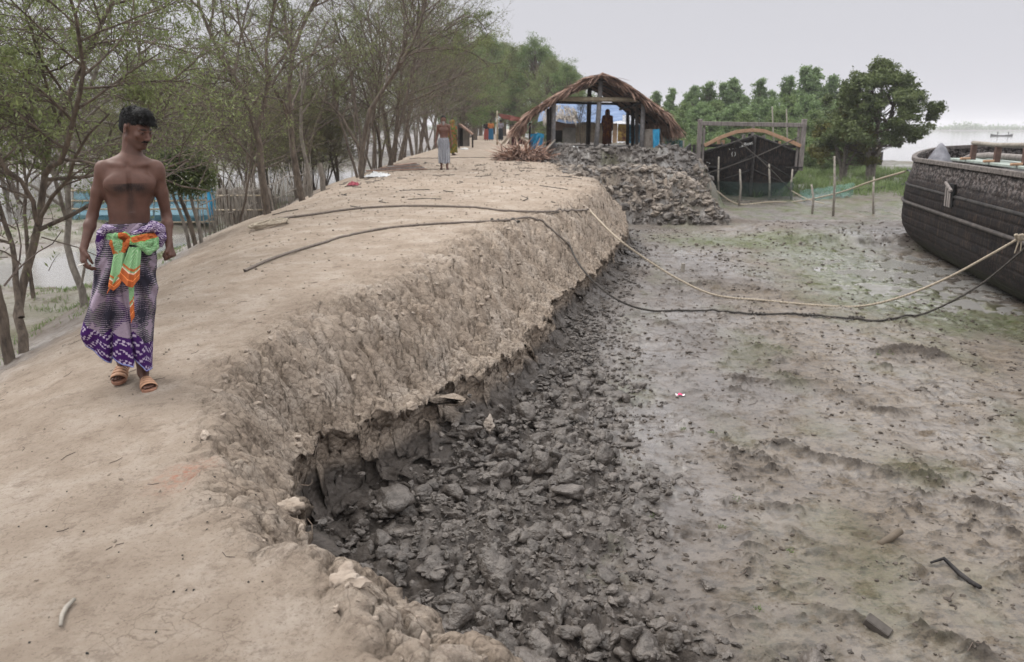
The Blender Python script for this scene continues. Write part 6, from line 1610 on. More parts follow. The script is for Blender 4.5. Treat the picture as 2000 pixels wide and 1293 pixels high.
# house behind it
YH = 45.0; hs = empty('bamboo_house', tuple(WD(1170, 279, YH))); hb2 = np.array(hs.location)
def H2P(px, py, Y=YH): return np.array(WD(px, py, Y)) - hb2
def wallq(name, x0, y0, x1, y1, Y, mt, parent, th=.08, dy=0):
    a = H2P(x0, y1, Y); c = H2P(x1, y0, Y); a[2] -= .15
    return MB().box(((a[0] + c[0]) / 2, a[1] + dy, (a[2] + c[2]) / 2), (c[0] - a[0], th, c[2] - a[2]), bev=.01).build(name, mt, parent)
wallq('bamboo_wall', 1124, 236, 1196, 280, YH, M_WALLB, hs)
wallq('bamboo_wall', 1085, 226, 1126, 249, YH, mat('brown_bamboo_wall', (.16, .105, .075), .85, scale=7, bump=.6, col2=(.27, .19, .14), stretch=(6, 6, .5)), hs)
wallq('mud_wall', 1099, 249.5, 1124, 280, YH, M_MUDW, hs, .25); wallq('doorway', 1084, 249.5, 1098.5, 272, YH, M_DOORSHADE, hs, .06)  # the doorway is a solid panel with its inner shade painted black
mb_ = MB()
for i in range(16): x = 1126 + i * 4.4; mb_.tube([H2P(x, 280, YH - .1), H2P(x + .5, 238, YH - .1)], .028, 6)
mb_.tube([H2P(1124, 262, YH - .13), H2P(1196, 262, YH - .13)], .03, 6).tube([H2P(1124, 245, YH - .13), H2P(1196, 245, YH - .13)], .03, 6); mb_.build('bamboo_slats', M_BAMBOO, hs, True)
M_QUILT = mat('yellow_printed_cloth', (.10, .03, .03), .85, scale=4, bump=.2, col2=(.60, .42, .10)); M_PEACH = mat('torn_peach_cloth', (.42, .27, .16), .85, scale=3, bump=.3, col2=(.55, .40, .26))
wallq('peach_cloth', 1196, 241, 1206, 278, YH - .05, M_PEACH, hs); wallq('printed_cloth', 1206.3, 242, 1224, 271, YH - .05, M_QUILT, hs)
for i in range(5): wallq('blue_board', 1224.4, 240 + i * 7.6, 1262, 246.6 + i * 7.6, YH - .05, mat('blue_board', (.03, .12, .20), .7, scale=6, bump=.3, col2=(.08, .24, .34)), hs)
wallq('side_wall', 1262.5, 240, 1300, 285, YH + .2, M_WALLB, hs)
cloth('tarpaulin_roof', [H2P(1058, 199, YH + 3.5), H2P(1250, 201, YH + 3.5), H2P(1262, 240, YH - .6), H2P(1050, 238, YH - .6)], M_TARP, hs, .05, 40, 3)
cloth('white_sheet', [H2P(1216, 224, YH - .7), H2P(1238, 226, YH - .7), H2P(1258, 246, YH - .8), H2P(1216, 239, YH - .8)], mat('white_plastic', (.62, .64, .68), .5, bump=.2, var=.08), hs, .04)
def froof(u, v):
    a = H2P(1092, 220, YH + .8); P = np.stack([a[0] + (u - .5) * 1.9 * 1, a[1] - v * 1.8, a[2] + .5 - v * .75 - np.abs(u - .5) * .5], 1); return P, np.tile(np.array([0, -.8, -.5]), (len(u), 1))
V1, Q1 = strands(420, froof, 12, (.2, .45), .02); mesh_obj('straw_roof', V1, Q1, M_THATCHG, hs, smooth=False)
tag(hs, 'low bamboo and mud walled house with blue tarpaulin roof seen through the open shelter', 'house')
# small acacia sprig growing behind the shelter, heap of leaves, battens
t = protos[2]; 
def gp(px, py, Y=None):
    b_ = WD(px, py, Y) if Y else gpt(px, py, 1.5); return (b_.x, b_.y, ground_h(b_.x, b_.y))
place_tree(4, *(WD(1135, 270, 41.5)[:2]), .36, 'small sprig of a tree growing between the shelter and the bamboo house', 'young trees near the shelter')
def heapf(c, rx, ry, hh, n, seed, Lr, w):
    r = np.random.default_rng(seed); a = r.uniform(0, 6.28, n); q = r.random(n) ** .5; x = c[0] + np.cos(a) * rx * q; y = c[1] + np.sin(a) * ry * q; z = ground_hs(x, y) + hh * (1 - q ** 2) * r.random(n) + .03
    d = np.stack([np.cos(a), np.sin(a), r.normal(-.25, .25, n)], 1); P = np.stack([x, y, z], 1); return strands(n, lambda u, v: (P, d.copy()), seed, Lr, w, .1, .6)
c = gp(1022, 312); V1, Q1 = heapf(c, .95, .9, .5, 900, 21, (.3, .9), .025)
tag(mesh_obj('thatch_heap', V1, Q1, M_THATCH, None, smooth=False), 'heap of dry palm leaves on the path beside the dark earth heap', 'leaf heap')
a = WD(1048, 315, 31.6); c = WD(1084, 273, 33.2); tag(MB().beam(a, c, .07, .03, bev=.004).build('leaning_stick', M_BAMBOOG), 'pale straight stick leaning on the dark earth heap below the shelter', 'stick')
# trestle, pole and cloth by the path
YT = 50.0
tr = empty('wooden_trestle', gp(1005, 282, YT)); tb = np.array(tr.location)
def TP(px, py, Y=YT): return np.array(WD(px, py, Y)) - tb
for p in (((979, 283, YT), (1001, 257, YT)), ((1001, 257, YT), (1032, 279, YT - .2)), ((983, 281, YT + 1.0), (1003, 258, YT + 1.0)), ((1003, 258, YT + 1), (1030, 277, YT + 1))):
    MB().beam(TP(*p[0]), TP(*p[1]), .16, .10, bev=.01).build('rafter', M_WALLB, tr)
for px in (997, 1010): MB().beam(TP(px, 284), TP(px, 263), .13, .12, bev=.01, up=(0, 1, 0)).build('leg', M_WALLB, tr)
cloth('dark_cloth', [TP(1000, 262, YT + .4), TP(1026, 272, YT + .4), TP(1026, 283, YT + .4), TP(990, 283, YT + .4)], mat('dark_red_cloth', (.03, .015, .016), .9, col2=(.10, .03, .035)), tr, .05)
tag(tr, 'low wooden A-shaped roof frame standing on the path before the clothesline', 'frame')
pz = gp(971, 281, 54); pl = np.array(WD(971, 281, 54)); tag(MB().tube([(pl[0], pl[1], pz[2] - .2), np.array(WD(971, 216, 54))], [.06, .045], 8).build('bamboo_pole', M_BAMBOO, None, True), 'upright bamboo pole holding the clothesline at the far end of the path', 'pole')
M_REDC = mat('red_chequered_cloth', (.14, .04, .035), .9, scale=14, bump=.2, col2=(.30, .12, .10))
o = cloth('hanging_cloth', [WD(972, 221, 54), WD(1016, 229, 52), WD(1015, 240, 52), WD(975, 229, 54)], M_REDC, None, .05, 30, 2); tag(o, 'dark red chequered cloth hanging on the clothesline beside the shelter', 'cloth')
# small lean-to hut left of the path
ln = empty('lean_to_hut', gp(905, 280, 46)); lb = np.array(ln.location)
def LPt(px, py, Y=46): return np.array(WD(px, py, Y)) - lb
def lwall(nm, x0, y0, x1, y1, Y, mt): a = LPt(x0, y1, Y); c = LPt(x1, y0, Y); MB().box(((a[0] + c[0]) / 2, a[1], (a[2] - .2 + c[2]) / 2), (c[0] - a[0], .06, c[2] - a[2] + .2)).build(nm, mt, ln)
lwall('doorway', 898, 250, 904, 279, 46, M_DOORSHADE); lwall('wall', 904.2, 254, 917, 279, 46, M_MUDW); lwall('wall', 890, 252, 897.8, 279, 46, M_WALLB)  # closed black panel paints the shade of the door opening
mb_ = MB(); mb_.beam(LPt(896, 242, 45.6), LPt(923, 263, 45.6), .5, .08); mb_.beam(LPt(900, 243, 46.3), LPt(924, 262, 46.3), .9, .07); mb_.build('roof', M_THATCH, ln)
for p in ((923, 281, 262), (896, 281, 240)): MB().tube([LPt(p[0], p[1], 45.8) - (0, 0, .2), LPt(p[0], p[2], 45.8)], .05, 8).build('post', M_BLACKP, ln, True)
tag(ln, 'small lean-to hut with a dark doorway at the left side of the path', 'hut')
# blue net fence right of the shelter
fn = empty('net_fence', gp(1310, 312, 35)); fb_ = np.array(fn.location)
def FP(px, py, Y=35): return np.array(WD(px, py, Y)) - fb_
cloth('net', [FP(1290, 258, 36.2), FP(1335, 276, 34.6), FP(1333, 316, 34.4), FP(1322, 316, 36)], M_NETB, fn, .04, 30, 3)
cloth('net', [FP(1290, 258, 36.2), FP(1334, 276, 34.6), FP(1330, 312, 34.6), FP(1290, 296, 36.2)], M_NETB, fn, .04, 30, 2, 3)
MB().tube([FP(1334, 318, 34.5), FP(1335, 274, 34.5)], .035, 6).build('stake', M_BAMBOOG, fn, True); MB().tube([FP(1291, 300, 36.2), FP(1290, 256, 36.2)], .035, 6).build('stake', M_BAMBOOG, fn, True)
tag(fn, 'blue fishing net hung as a fence right of the thatched shelter', 'net fence')
# poles and net by the first boat
for i, (px, p0, p1, lab) in enumerate([(1405, 384, 306, 'pale pole standing before the left half of the first boat'), (1443, 402, 330, 'thin bent pole before the middle of the first boat'), (1503, 392, 320, 'pole stuck in the mud before the stem of the first boat'), (1546, 392, 330, 'slanting pole before the right half of the first boat'),
        (1586, 418, 360, 'short thin pole right of the first boat'), (1628, 422, 305, 'tall straight pole between the first boat and the big tree'), (1708, 418, 345, 'pole standing left of the second boat'), (1509, 300, 208, 'bare pole sticking up behind the first boat, left of two'), (1537, 300, 213, 'bare pole sticking up behind the first boat, right of two')]):
    if p1 < 250: a = np.array(WD(px, 375, 47)); c = np.array(WD(px - 1, p1, 47)); a[2] = 0
    else: a = np.array(gpt(px, p0, 0.)); c = np.array(WD(px + (2 if i % 2 else -1), p1, a[1] + .1))
    m1 = a * .5 + c * .5 + np.array([(-.04, .06, .02)[i % 3], 0, 0]); a[2] -= .3
    tag(MB().tube([a, m1, c], [.045, .04, .032], 7).build('bamboo_pole', M_BAMBOOG, None, True), lab, 'pole', 'poles stuck in the mud near the first boat')
nt_ = empty('fishing_net', tuple(gpt(1470, 389))); nb = np.array(nt_.location)
def NP(px, py, Y): return np.array(WD(px, py, Y)) - nb
P0 = [(1353, 300, 34.6), (1380, 352, 33.7), (1405, 354, 33.2), (1443, 356, 33.0), (1503, 358, 33.0), (1550, 354, 33.6)]; P1 = [(1362, 352, 34.2), (1392, 386, 33.6), (1412, 389, 33.2), (1443, 391, 33.0), (1503, 391, 33.0), (1548, 390, 33.4)]
A_ = catmull([NP(*p) for p in P0], 60); B_ = catmull([NP(*p) for p in P1], 60); t_ = np.linspace(0, 1, 14)[None, :, None]
G_ = A_[:, None] * (1 - t_) + B_[:, None] * t_; G_[..., 1] += .06 * fbm(np.arange(60)[:, None] * .3 + 0 * t_[..., 0], t_[..., 0] * 3 + np.zeros((60, 1)), 2, 4)
mesh_obj('net', G_.reshape(-1, 3), quadgrid(60, 14), M_NETG, nt_)
tag(nt_, 'dark green fishing net strung round the foot of the first boat', 'net')
o = cloth('fishing_net', [gpt(1560, 384) + Vector((0, 0, .25)), gpt(1668, 374) + Vector((0, 0, .4)), gpt(1666, 384), gpt(1570, 396)], netmat('teal_net', (.06, .16, .13), .4), None, .05); tag(o, 'low teal fishing net sagging between poles right of the first boat', 'net')
a = gpt(1648, 376); c = gpt(1775, 364); tag(MB().tube([tuple(a + Vector((0, 0, .08))), tuple((a + c) / 2 + Vector((0, 0, .06))), tuple(c + Vector((0, 0, .12)))], .07, 8).build('driftwood_log', M_TARW, None, True), 'long dark log lying on the mud left of the second boat', 'log')
# far shore
n = 400; r = np.random.default_rng(4); xs_ = np.linspace(-900, 1300, 240); fs = []
U = np.linspace(0, 1, 6)[None, :]; X_ = xs_[:, None] + 0 * U; zz = -.3 + 2.0 * np.sin(U * np.pi) ** .6 + .3 * fbm(X_ / 40, U * 3, 3, 9)
mesh_o = mesh_obj('far_shore', np.stack([X_, 880 + 400 * U + .1 * X_, zz], -1).reshape(-1, 3), quadgrid(240, 6), mat('far_mud', (.10, .085, .08), .95, scale=.02, bump=0, col2=(.14, .12, .11))); tag(mesh_o, kind='structure')
nn = 30000; r = np.random.default_rng(8); cx_ = np.concatenate([r.uniform(60, 1100, 90), r.uniform(-900, 100, 40)]); ci = r.integers(0, len(cx_), nn); hh = r.uniform(3.5, 9, len(cx_)); wd = r.uniform(6, 26, len(cx_))
v = r.normal(0, .42, (nn, 3)); P = np.stack([cx_[ci] + v[:, 0] * wd[ci], 900 + .1 * cx_[ci] + v[:, 1] * 8, 1.4 + np.abs(v[:, 2]) * hh[ci] * np.exp(-v[:, 0] ** 2)], 1)
A = r.normal(0, 1, (nn, 3)); A /= np.linalg.norm(A, axis=1)[:, None]; B_ = np.cross(A, r.normal(0, 1, (nn, 3))); B_ /= np.linalg.norm(B_, axis=1)[:, None]
lv, lq = leaf_quads(P, A * 1.1, B_ * .7); o = mesh_obj('far_wood', lv, lq, M_LEAFF, None, smooth=False); tag(o, 'thin bluish line of trees along the far shore of the river', 'trees', None, 'stuff')
# ------------------------------------------------------------------ left bank structures
tk = empty('net_pen', gp(320, 440, 24.5)); tb_ = np.array(tk.location)
def KP(px, py, Y=24.5): return np.array(WD(px, py, Y)) - tb_
for (x0, x1, Y, a0, a1) in ((140, 415, 24.5, 372, 434), (205, 420, 27.5, 366, 405)):
    cloth('net', [KP(x0, a0, Y), KP(x1, a0 - 2, Y), KP(x1, a1, Y), KP(x0, a1, Y)], M_NETP if Y > 25 else M_NETB, tk, .04, 50, 4, 2)
cloth('net', [KP(140, 372), KP(205, 366, 27.5), KP(205, 405, 27.5), KP(140, 434)], M_NETB, tk, .04); cloth('net', [KP(415, 370), KP(420, 366, 27.5), KP(420, 405, 27.5), KP(415, 434)], M_NETB, tk, .04)
cloth('blue_floor', [KP(142, 420), KP(414, 420), KP(418, 400, 27.5), KP(205, 400, 27.5)], mat('pale_blue_sheet', (.16, .30, .38), .35, col2=(.34, .46, .52), bump=.2), tk, .03, 40, 3)
for px in (141, 178, 215, 262, 300, 330, 362, 386, 414):
    MB().tube([KP(px, 446) , KP(px + 1, 366)], .03, 6).build('stake', M_BAMBOOG, tk, True)
for py in (372, 392, 408, 434): MB().tube([KP(138, py, 24.45), KP(280, py + 1, 24.45), KP(418, py - 1, 24.45)], .028, 6).build('rail', M_BAMBOO, tk, True)
cloth('blue_sheet', [KP(404, 368, 24.3), KP(414, 368, 24.3), KP(414, 420, 24.3), KP(405, 425, 24.3)], M_BLUE, tk, .05, fr=1)
tag(tk, 'fish pen of pale blue netting on bamboo stakes over the pond behind the walking man', 'fish pen')
sf = empty('straw_screen', gp(470, 432, 20)); sb_ = np.array(sf.location)
def fst(u, v):
    a = np.array(WD(424, 374, 20.5)) - sb_; c = np.array(WD(520, 372, 19)) - sb_; P = a[None] * (1 - u[:, None]) + c[None] * u[:, None]; P[:, 1] += v * .3; P[:, 2] += .05 * np.sin(u * 20); return P, np.tile(np.array([.12, 0, -1.0]), (len(u), 1))
V1, Q1 = strands(2200, fst, 33, (.5, .95), .014, .0, .07); mesh_obj('straw', V1, Q1, M_THATCHG, sf, smooth=False)
for py in (382, 410): MB().tube([np.array(WD(422, py, 20.4)) - sb_, np.array(WD(522, py, 18.9)) - sb_], .02, 6).build('rail', M_BAMBOO, sf, True)
for px, Y in ((424, 20.5), (470, 19.8), (520, 19)): MB().tube([np.array(WD(px, 440, Y)) - sb_, np.array(WD(px, 372, Y)) - sb_], .025, 6).build('stake', M_BAMBOOG, sf, True)
tag(sf, 'low screen of upright grey straw beside the blue fish pen', 'screen')
sk = empty('stick_fence', gp(540, 425, 18)); kb = np.array(sk.location); r = np.random.default_rng(3)
path_ = [(445, 476, 16.6), (500, 460, 17.2), (530, 430, 18.5), (570, 405, 20), (610, 392, 21.5), (645, 376, 23)]
pts = catmull([tuple(WD(*p)) for p in path_], 76)
for i, p in enumerate(pts):
    z0 = ground_h(p[0] - .5, p[1]); h_ = r.uniform(.75, 1.15); q = np.array([p[0] - .5 + r.normal(0, .03), p[1], z0 - .2]) - kb
    MB().tube([q, q + (r.normal(0, .03), 0, h_ * .6), q + (r.normal(0, .06), 0, h_ + .2)], [.014, .012, .008], 5).build('stake', M_BAMBOOG, sk, True)
for f_ in (.35, .7):
    MB().tube([(p[0] - .5 - kb[0], p[1] - kb[1], ground_h(p[0] - .5, p[1]) + f_ + r.normal(0, .02) - kb[2]) for p in pts[::5]], .013, 5).build('rail', M_BAMBOOG, sk, True)
tag(sk, 'rough fence of thin upright sticks along the foot of the dike behind the rope ends', 'fence')
# plank pile, plastic, rags near the row of trees
pk = gp(775, 335); o = empty('plank_pile', pk)
for i in range(5): MB().beam((-.9 + .2 * i, -.3 + .12 * i, .03 + .035 * i), (.9 - .1 * i, .25 + .1 * i, .06 + .04 * i), .22, .03, bev=.004).build('plank', M_GREYW if i % 2 else M_THATCH, o)
tag(o, 'small pile of broken planks and bark at the left edge of the path', 'plank pile')
def crumple(name, c, s, mt, seed, lab, cat):
    U, V_ = np.meshgrid(np.linspace(-1, 1, 26), np.linspace(-1, 1, 26), indexing='ij'); z = .35 * (1 - np.maximum(abs(U), abs(V_)) ** 2) * (.6 + fbm(U * 2, V_ * 2, 3, seed)) + .12 * fbm(U * 6, V_ * 6, 2, seed + 1)
    P = np.stack([U + .2 * fbm(U * 2, V_ * 2, 2, seed + 2), V_ + .2 * fbm(U * 2 + 5, V_ * 2, 2, seed + 3), z], -1).reshape(-1, 3) * np.array(s)
    o = mesh_obj(name, P, quadgrid(26, 26), mt, None, loc=(c[0], c[1], c[2] + .01)); tag(o, lab, cat); return o
crumple('plastic_sheet', gp(738, 345), (.35, .3, .35), mat('white_plastic_sheet', (.6, .6, .6), .5, var=.1, bump=.1), 1, 'crumpled white plastic at the foot of the tree row', 'plastic')
crumple('red_cloth', gp(690, 362), (.14, .14, .3), mat('red_rag', (.28, .06, .08), .8, bump=.2), 4, 'crumpled red cloth at the foot of the leaning tree', 'cloth')
crumple('white_litter', gp(907, 292), (.22, .22, .3), M_PAINT, 7, 'small white litter lying on the middle of the far path', 'litter')
crumple('white_sheet', gp(1120, 315), (.45, .25, .25), M_PAINT, 9, 'white plastic scrap lying on the dark earth heap', 'plastic')
# ------------------------------------------------------------------ ropes
M_ROPE = mat('old_rope', (.13, .11, .095), .95, scale=30, bump=.8, bscale=180, col2=(.24, .20, .17), bdist=.004); M_ROPEP = mat('pale_rope', (.30, .25, .19), .95, scale=30, bump=.8, bscale=180, col2=(.44, .38, .30), bdist=.004); M_ROPED = mat('dark_rope', (.04, .036, .033), .95, scale=30, bump=.8, bscale=180, col2=(.09, .08, .07), bdist=.004)
def twist_rope(name, pts, r, mt, parent=None, strands_=3, sag=None):
    P = catmull(np.array(pts, float), max(60, len(pts) * 14)); seg = np.linalg.norm(np.diff(P, axis=0), axis=1); s = np.concatenate([[0], np.cumsum(seg)]); n = min(1400, int(s[-1] / (r * 1.6)))
    ss = np.linspace(0, s[-1], n); C = np.stack([np.interp(ss, s, P[:, k]) for k in range(3)], 1); T = np.gradient(C, axis=0); T /= np.linalg.norm(T, axis=1)[:, None]
    A = np.cross(T, [0, 0, 1.0]); A /= np.linalg.norm(A, axis=1)[:, None]; Bn = np.cross(A, T); V = []; Q = []; off = 0
    for k in range(strands_):
        a = ss / (r * 7) * 6.28 + k * 6.28 / strands_; c = C + (np.cos(a)[:, None] * A + np.sin(a)[:, None] * Bn) * r * .48
        v, f = tubes_np([(c, np.full(n, r * .58))], 5); V.append(v); Q.append(f + off); off += len(v)
    return mesh_obj(name, np.concatenate(V), np.concatenate(Q), mt, parent)
def on_ground(pxs, lift=.012, zoff=0):
    out = []
    for px, py in pxs:
        p = gpt(px, py, 1.4); out.append((p.x, p.y, ground_h(p.x, p.y) + lift))
    return out
def densify(pts, lift, n=70):
    P = catmull(np.array(pts), n); P[:, 2] = np.maximum(P[:, 2], ground_hs(P[:, 0], P[:, 1]) + lift); return P
end1 = np.array(WD(1996, 462, 12.2)); end2 = np.array(WD(2012, 476, 12.0))
g1 = densify(on_ground([(535, 430), (600, 422), (700, 409), (800, 404), (900, 406), (980, 413), (1050, 416), (1110, 417), (1150, 424)], .02), .015, 110)
lip1 = g1[-1]
mid = [np.array(WD(*p)) for p in ((1200, 460, 15.4), (1260, 505, 15.0), (1330, 548, 14.6), (1400, 577, 14.2), (1500, 598, 13.9), (1600, 603, 13.6), (1680, 598, 13.5), (1760, 580, 13.3), (1850, 543, 12.9), (1930, 500, 12.5))]
r1 = np.concatenate([g1, np.array(mid), [end1]])
def clear(P, lift):     # keep the hanging part above the mud
    P = np.array(P); h = ground_hs(P[:, 0], P[:, 1]); P[:, 2] = np.maximum(P[:, 2], h + lift); return P
o = twist_rope('mooring_rope', clear(r1[:110], .015), .022, M_ROPE); tag(o, 'thick mooring rope, the farther of two, crossing the path and hanging to the second boat', 'rope')
o2 = twist_rope('hanging_length', clear(np.concatenate([g1[-2:], np.array(mid), [end1]]), .01), .022, M_ROPEP, o)
g2 = densify(on_ground([(478, 532), (540, 505), (640, 474), (740, 450), (840, 440), (920, 436), (990, 434), (1040, 440), (1085, 455), (1112, 480)], .02), .015, 110)
mid = [np.array(WD(*p)) for p in ((1130, 515, 13.6), (1165, 555, 13.2), (1215, 590, 12.9))]; mud_ = on_ground([(1280, 606), (1380, 607), (1480, 612), (1560, 614), (1640, 619), (1715, 626)], .02); mid2 = [np.array(WD(*p)) for p in ((1790, 617, 12.9), (1860, 588, 12.7), (1930, 545, 12.4))]
o = twist_rope('mooring_rope', clear(g2, .015), .020, M_ROPE); tag(o, 'knotted mooring rope, the nearer of two, crossing the path and lying on the mud', 'rope')
twist_rope('hanging_length', clear(catmull(np.concatenate([g2[-2:], np.array(mid), np.array(mud_), np.array(mid2), [end2]]), 170), .022), .019, M_ROPED, o)
S = Sdf((-.25, -.12, -.1), (.25, .12, .12), .008)
for k in range(12): a = k * 1.9; S.cone((-.16 + k * .027, .03 * math.sin(a), .03 * math.cos(a)), (-.14 + k * .03, -.03 * math.sin(a + 1), -.02 * math.cos(a)), .022, .018, .01)
V_, Q_ = S.mesh(1); kp = on_ground([(985, 434)], .03)[0]; mesh_obj('knot', V_ * 1.3 + np.array(kp), Q_, M_ROPED, o)
for px, py in ((1483, 612), (1580, 615), (1672, 621)): kp = on_ground([(px, py)], .03)[0]; mesh_obj('knot', V_ * .7 + np.array(kp), Q_, M_ROPED, o)
S = Sdf((-.2, -.12, -.35), (.2, .12, .2), .008)
for k in range(7): S.cone((-.1 + k * .03, .03 * math.sin(k * 2), .02), (-.05 + k * .02, .03 * math.cos(k * 2), -.04), .025, .022, .01)
S.cone((-.03, 0, -.03), (-.06, .02, -.26), .014, .010, .01); S.cone((.0, 0, -.03), (.0, -.02, -.22), .013, .010, .01)
V_, Q_ = S.mesh(1); tag(mesh_obj('rope_knot', V_ + end1, Q_, M_ROPEP), 'thick pale rope knot hanging beside the hull of the second boat', 'rope knot')
# rope coil at the tree foot
cp = np.array(on_ground([(525, 442)], .0)[0]); P = []
for k in range(60): a = k * .42; P.append(cp + np.array([.30 * math.cos(a) * (1 - k * .006) + .1 * math.sin(k * .3), .22 * math.sin(a), .03 + .002 * k + .02 * math.sin(a * 1.7)]))
P = np.array(P); P[:, 2] = ground_hs(P[:, 0], P[:, 1]) + .03 + .001 * np.arange(60)
tag(twist_rope('rope_coil', P, .024, M_ROPEP), 'tangled coil of rope at the foot of the knobbly forked tree', 'rope')
o = twist_rope('ground_rope', densify(on_ground([(800, 312), (860, 309), (930, 308), (985, 309)], .015), .012, 50), .014, M_ROPED); tag(o, 'thin dark rope lying across the path in front of the elderly man', 'rope')
bx = np.array(B1.location); o = twist_rope('mooring_rope', clear([WD(1398, 392, 33), WD(1440, 399, 32.8), WD(1500, 401, 33), WD(1560, 395, 33), WD(1640, 376, 31), WD(1700, 355, 28), WD(1768, 335, 22.3)], .05), .030, M_ROPEP); tag(o, 'pale rope slung low in front of the first boat towards the second boat', 'rope')
for (a_, c_, lab) in (((1362, 345, 34.0), (1560, 268, 34.6), 'dark rope crossing the bow of the first boat, rising to the right'), ((1440, 272, 34.3), (1545, 372, 33.4), 'dark rope crossing the bow of the first boat, falling to the right')):
    a_ = np.array(WD(*a_)); c_ = np.array(WD(*c_)); P = [a_, a_ * .5 + c_ * .5 + (0, -.45, -.04), c_]; tag(twist_rope('bow_rope', P, .025, M_ROPED), lab, 'rope')
o = twist_rope('bow_rope', clear([WD(1545, 372, 33.4), WD(1575, 388, 32.5), WD(1610, 398, 31.5)], .03), .02, M_ROPEP); tag(o, 'short pale rope end lying on the mud right of the first boat', 'rope')
# ------------------------------------------------------------------ small things on the mud and the path
p = gpt(1333, 530, 0); r = np.random.default_rng(1)
tag(MB().tube([(p.x, p.y, p.z - .1), (p.x + .01, p.y, p.z + .17)], .042, 10).build('post_stub', M_BAMBOOG, None), 'short grey post stub standing in the mud below the farther rope', 'post')
p = gpt(1328, 774, 0); U, V_ = np.meshgrid(np.linspace(-1, 1, 12), np.linspace(-1, 1, 8), indexing='ij'); z = .012 + .008 * np.cos(U * 5) + .006 * fbm(U * 3, V_ * 3, 2, 3)
cc = np.where((np.abs(U) > .6)[..., None], np.array([.75, .70, .72]), np.array([.75, .03, .16])); o = mesh_obj('sweet_wrapper', np.stack([U * .052, V_ * .026, z], -1).reshape(-1, 3), quadgrid(12, 8), colmat('wrapper_print', .35, 0), None, colors=cc.reshape(-1, 3), loc=(p.x, p.y, p.z + .012)); o.rotation_euler = (0, 0, -.2); tag(o, 'small pink and white sweet wrapper lying on the mud', 'wrapper')
a = gpt(1718, 1062, 0); c = gpt(1757, 1050, 0); d_ = c - a; tag(MB().tube([tuple(a + Vector((0, 0, -.01))), tuple(c + Vector((0, 0, .055)))], .028, 14).tube([tuple(c + Vector((0, 0, .0555))), tuple(c + d_ * .01 + Vector((0, 0, .0557)))], .018, 12).build('pipe_stub', mat('brown_pipe', (.09, .07, .05), .6, col2=(.14, .11, .08)), None, True), 'short brown round stub lying half sunk in the brown mud', 'stub')
pts = [gpt(*q, 0) for q in ((1817, 1105), (1842, 1100), (1872, 1122), (1895, 1142), (1912, 1157))]; tag(MB().tube([(q.x, q.y, q.z + .025 + .015 * math.sin(i * 2)) for i, q in enumerate(pts)], [.008, .014, .016, .017, .015], 8).build('fallen_branch', M_TARW, None, True), 'bent dark branch lying on the brown mud at lower right', 'branch')
a = gpt(1690, 1215, 0); c = gpt(1738, 1240, 0); tag(MB().beam(tuple(a + Vector((0, 0, .03))), tuple(c + Vector((0, 0, -.005))), .09, .05, bev=.006).build('wood_block', mat('sodden_wood', (.045, .038, .032), .7, col2=(.09, .078, .068), stretch=(1, 1, 4))), 'dark flat wood block half buried in the mud near the lower right corner', 'block')
pts = [gpt(*q, 1.4) for q in ((119, 1228), (122, 1208), (130, 1192), (146, 1176))]; tag(MB().tube([(q.x, q.y, q.z + .012) for q in pts], [.006, .0085, .009, .007], 8).build('curved_stick', M_BAMBOOG, None, True), 'small curved pale stick lying on the sandy path at lower left', 'stick')
# ------------------------------------------------------------------ clods
def n3d(V, f, seed): return (fbm(V[:, 0] * f, V[:, 1] * f, 3, seed, .6) + fbm(V[:, 1] * f, V[:, 2] * f + 9, 3, seed + 5, .6) + fbm(V[:, 2] * f, V[:, 0] * f - 9, 3, seed + 9, .6)) / 1.6
def clod_proto(seed, sub=3, facets=12, rough=.30):
    import bmesh
    bm = bmesh.new(); bmesh.ops.create_icosphere(bm, subdivisions=sub, radius=1.0)
    V = np.array([v.co[:] for v in bm.verts]); Fq = np.array([[v.index for v in f.verts] for f in bm.faces]); bm.free()
    r = np.random.default_rng(seed); N_ = r.normal(0, 1, (facets, 3)); N_ /= np.linalg.norm(N_, axis=1)[:, None]; D = r.uniform(.42, .95, facets)
    k = 26.0; dots = V @ N_.T; rad = np.where(dots > .05, D[None] / np.maximum(dots, .05), 9); R = -np.log(np.exp(-k * np.minimum(rad, 1.35)).sum(1)) / k; R = np.clip(R, .3, 1.3)
    R = R * (1 + rough * n3d(V, 1.6, seed) - .22 * sst(.16, .0, np.abs(n3d(V, 1.1, seed + 30))) * (sub > 1))
    bite = r.normal(0, 1, 3); bite /= np.linalg.norm(bite); R = R * (1 - .35 * sst(.55, .9, V @ bite))
    return V * R[:, None] * np.array([1.1, r.uniform(.65, 1), r.uniform(.5, .9)]), Fq
PR = {s: [clod_proto(i * 7 + s, s) for i in range(8)] for s in (1, 2, 3, 4)}
M_CLODW = mat('wet_clod', (.048, .039, .032), .45, scale=9, bump=1.0, bscale=40, col2=(.130, .111, .096), spec=.5, island=.15, bdist=.02)
M_CLODD = mat('drying_clod', (.13, .105, .085), .9, scale=8, bump=.9, bscale=40, col2=(.27, .235, .20), island=.35, bdist=.012)
M_CLODS = mat('dry_clay_clod', (.21, .168, .132), .95, scale=7, bump=.9, bscale=40, col2=(.34, .285, .235), island=.15, bdist=.012)
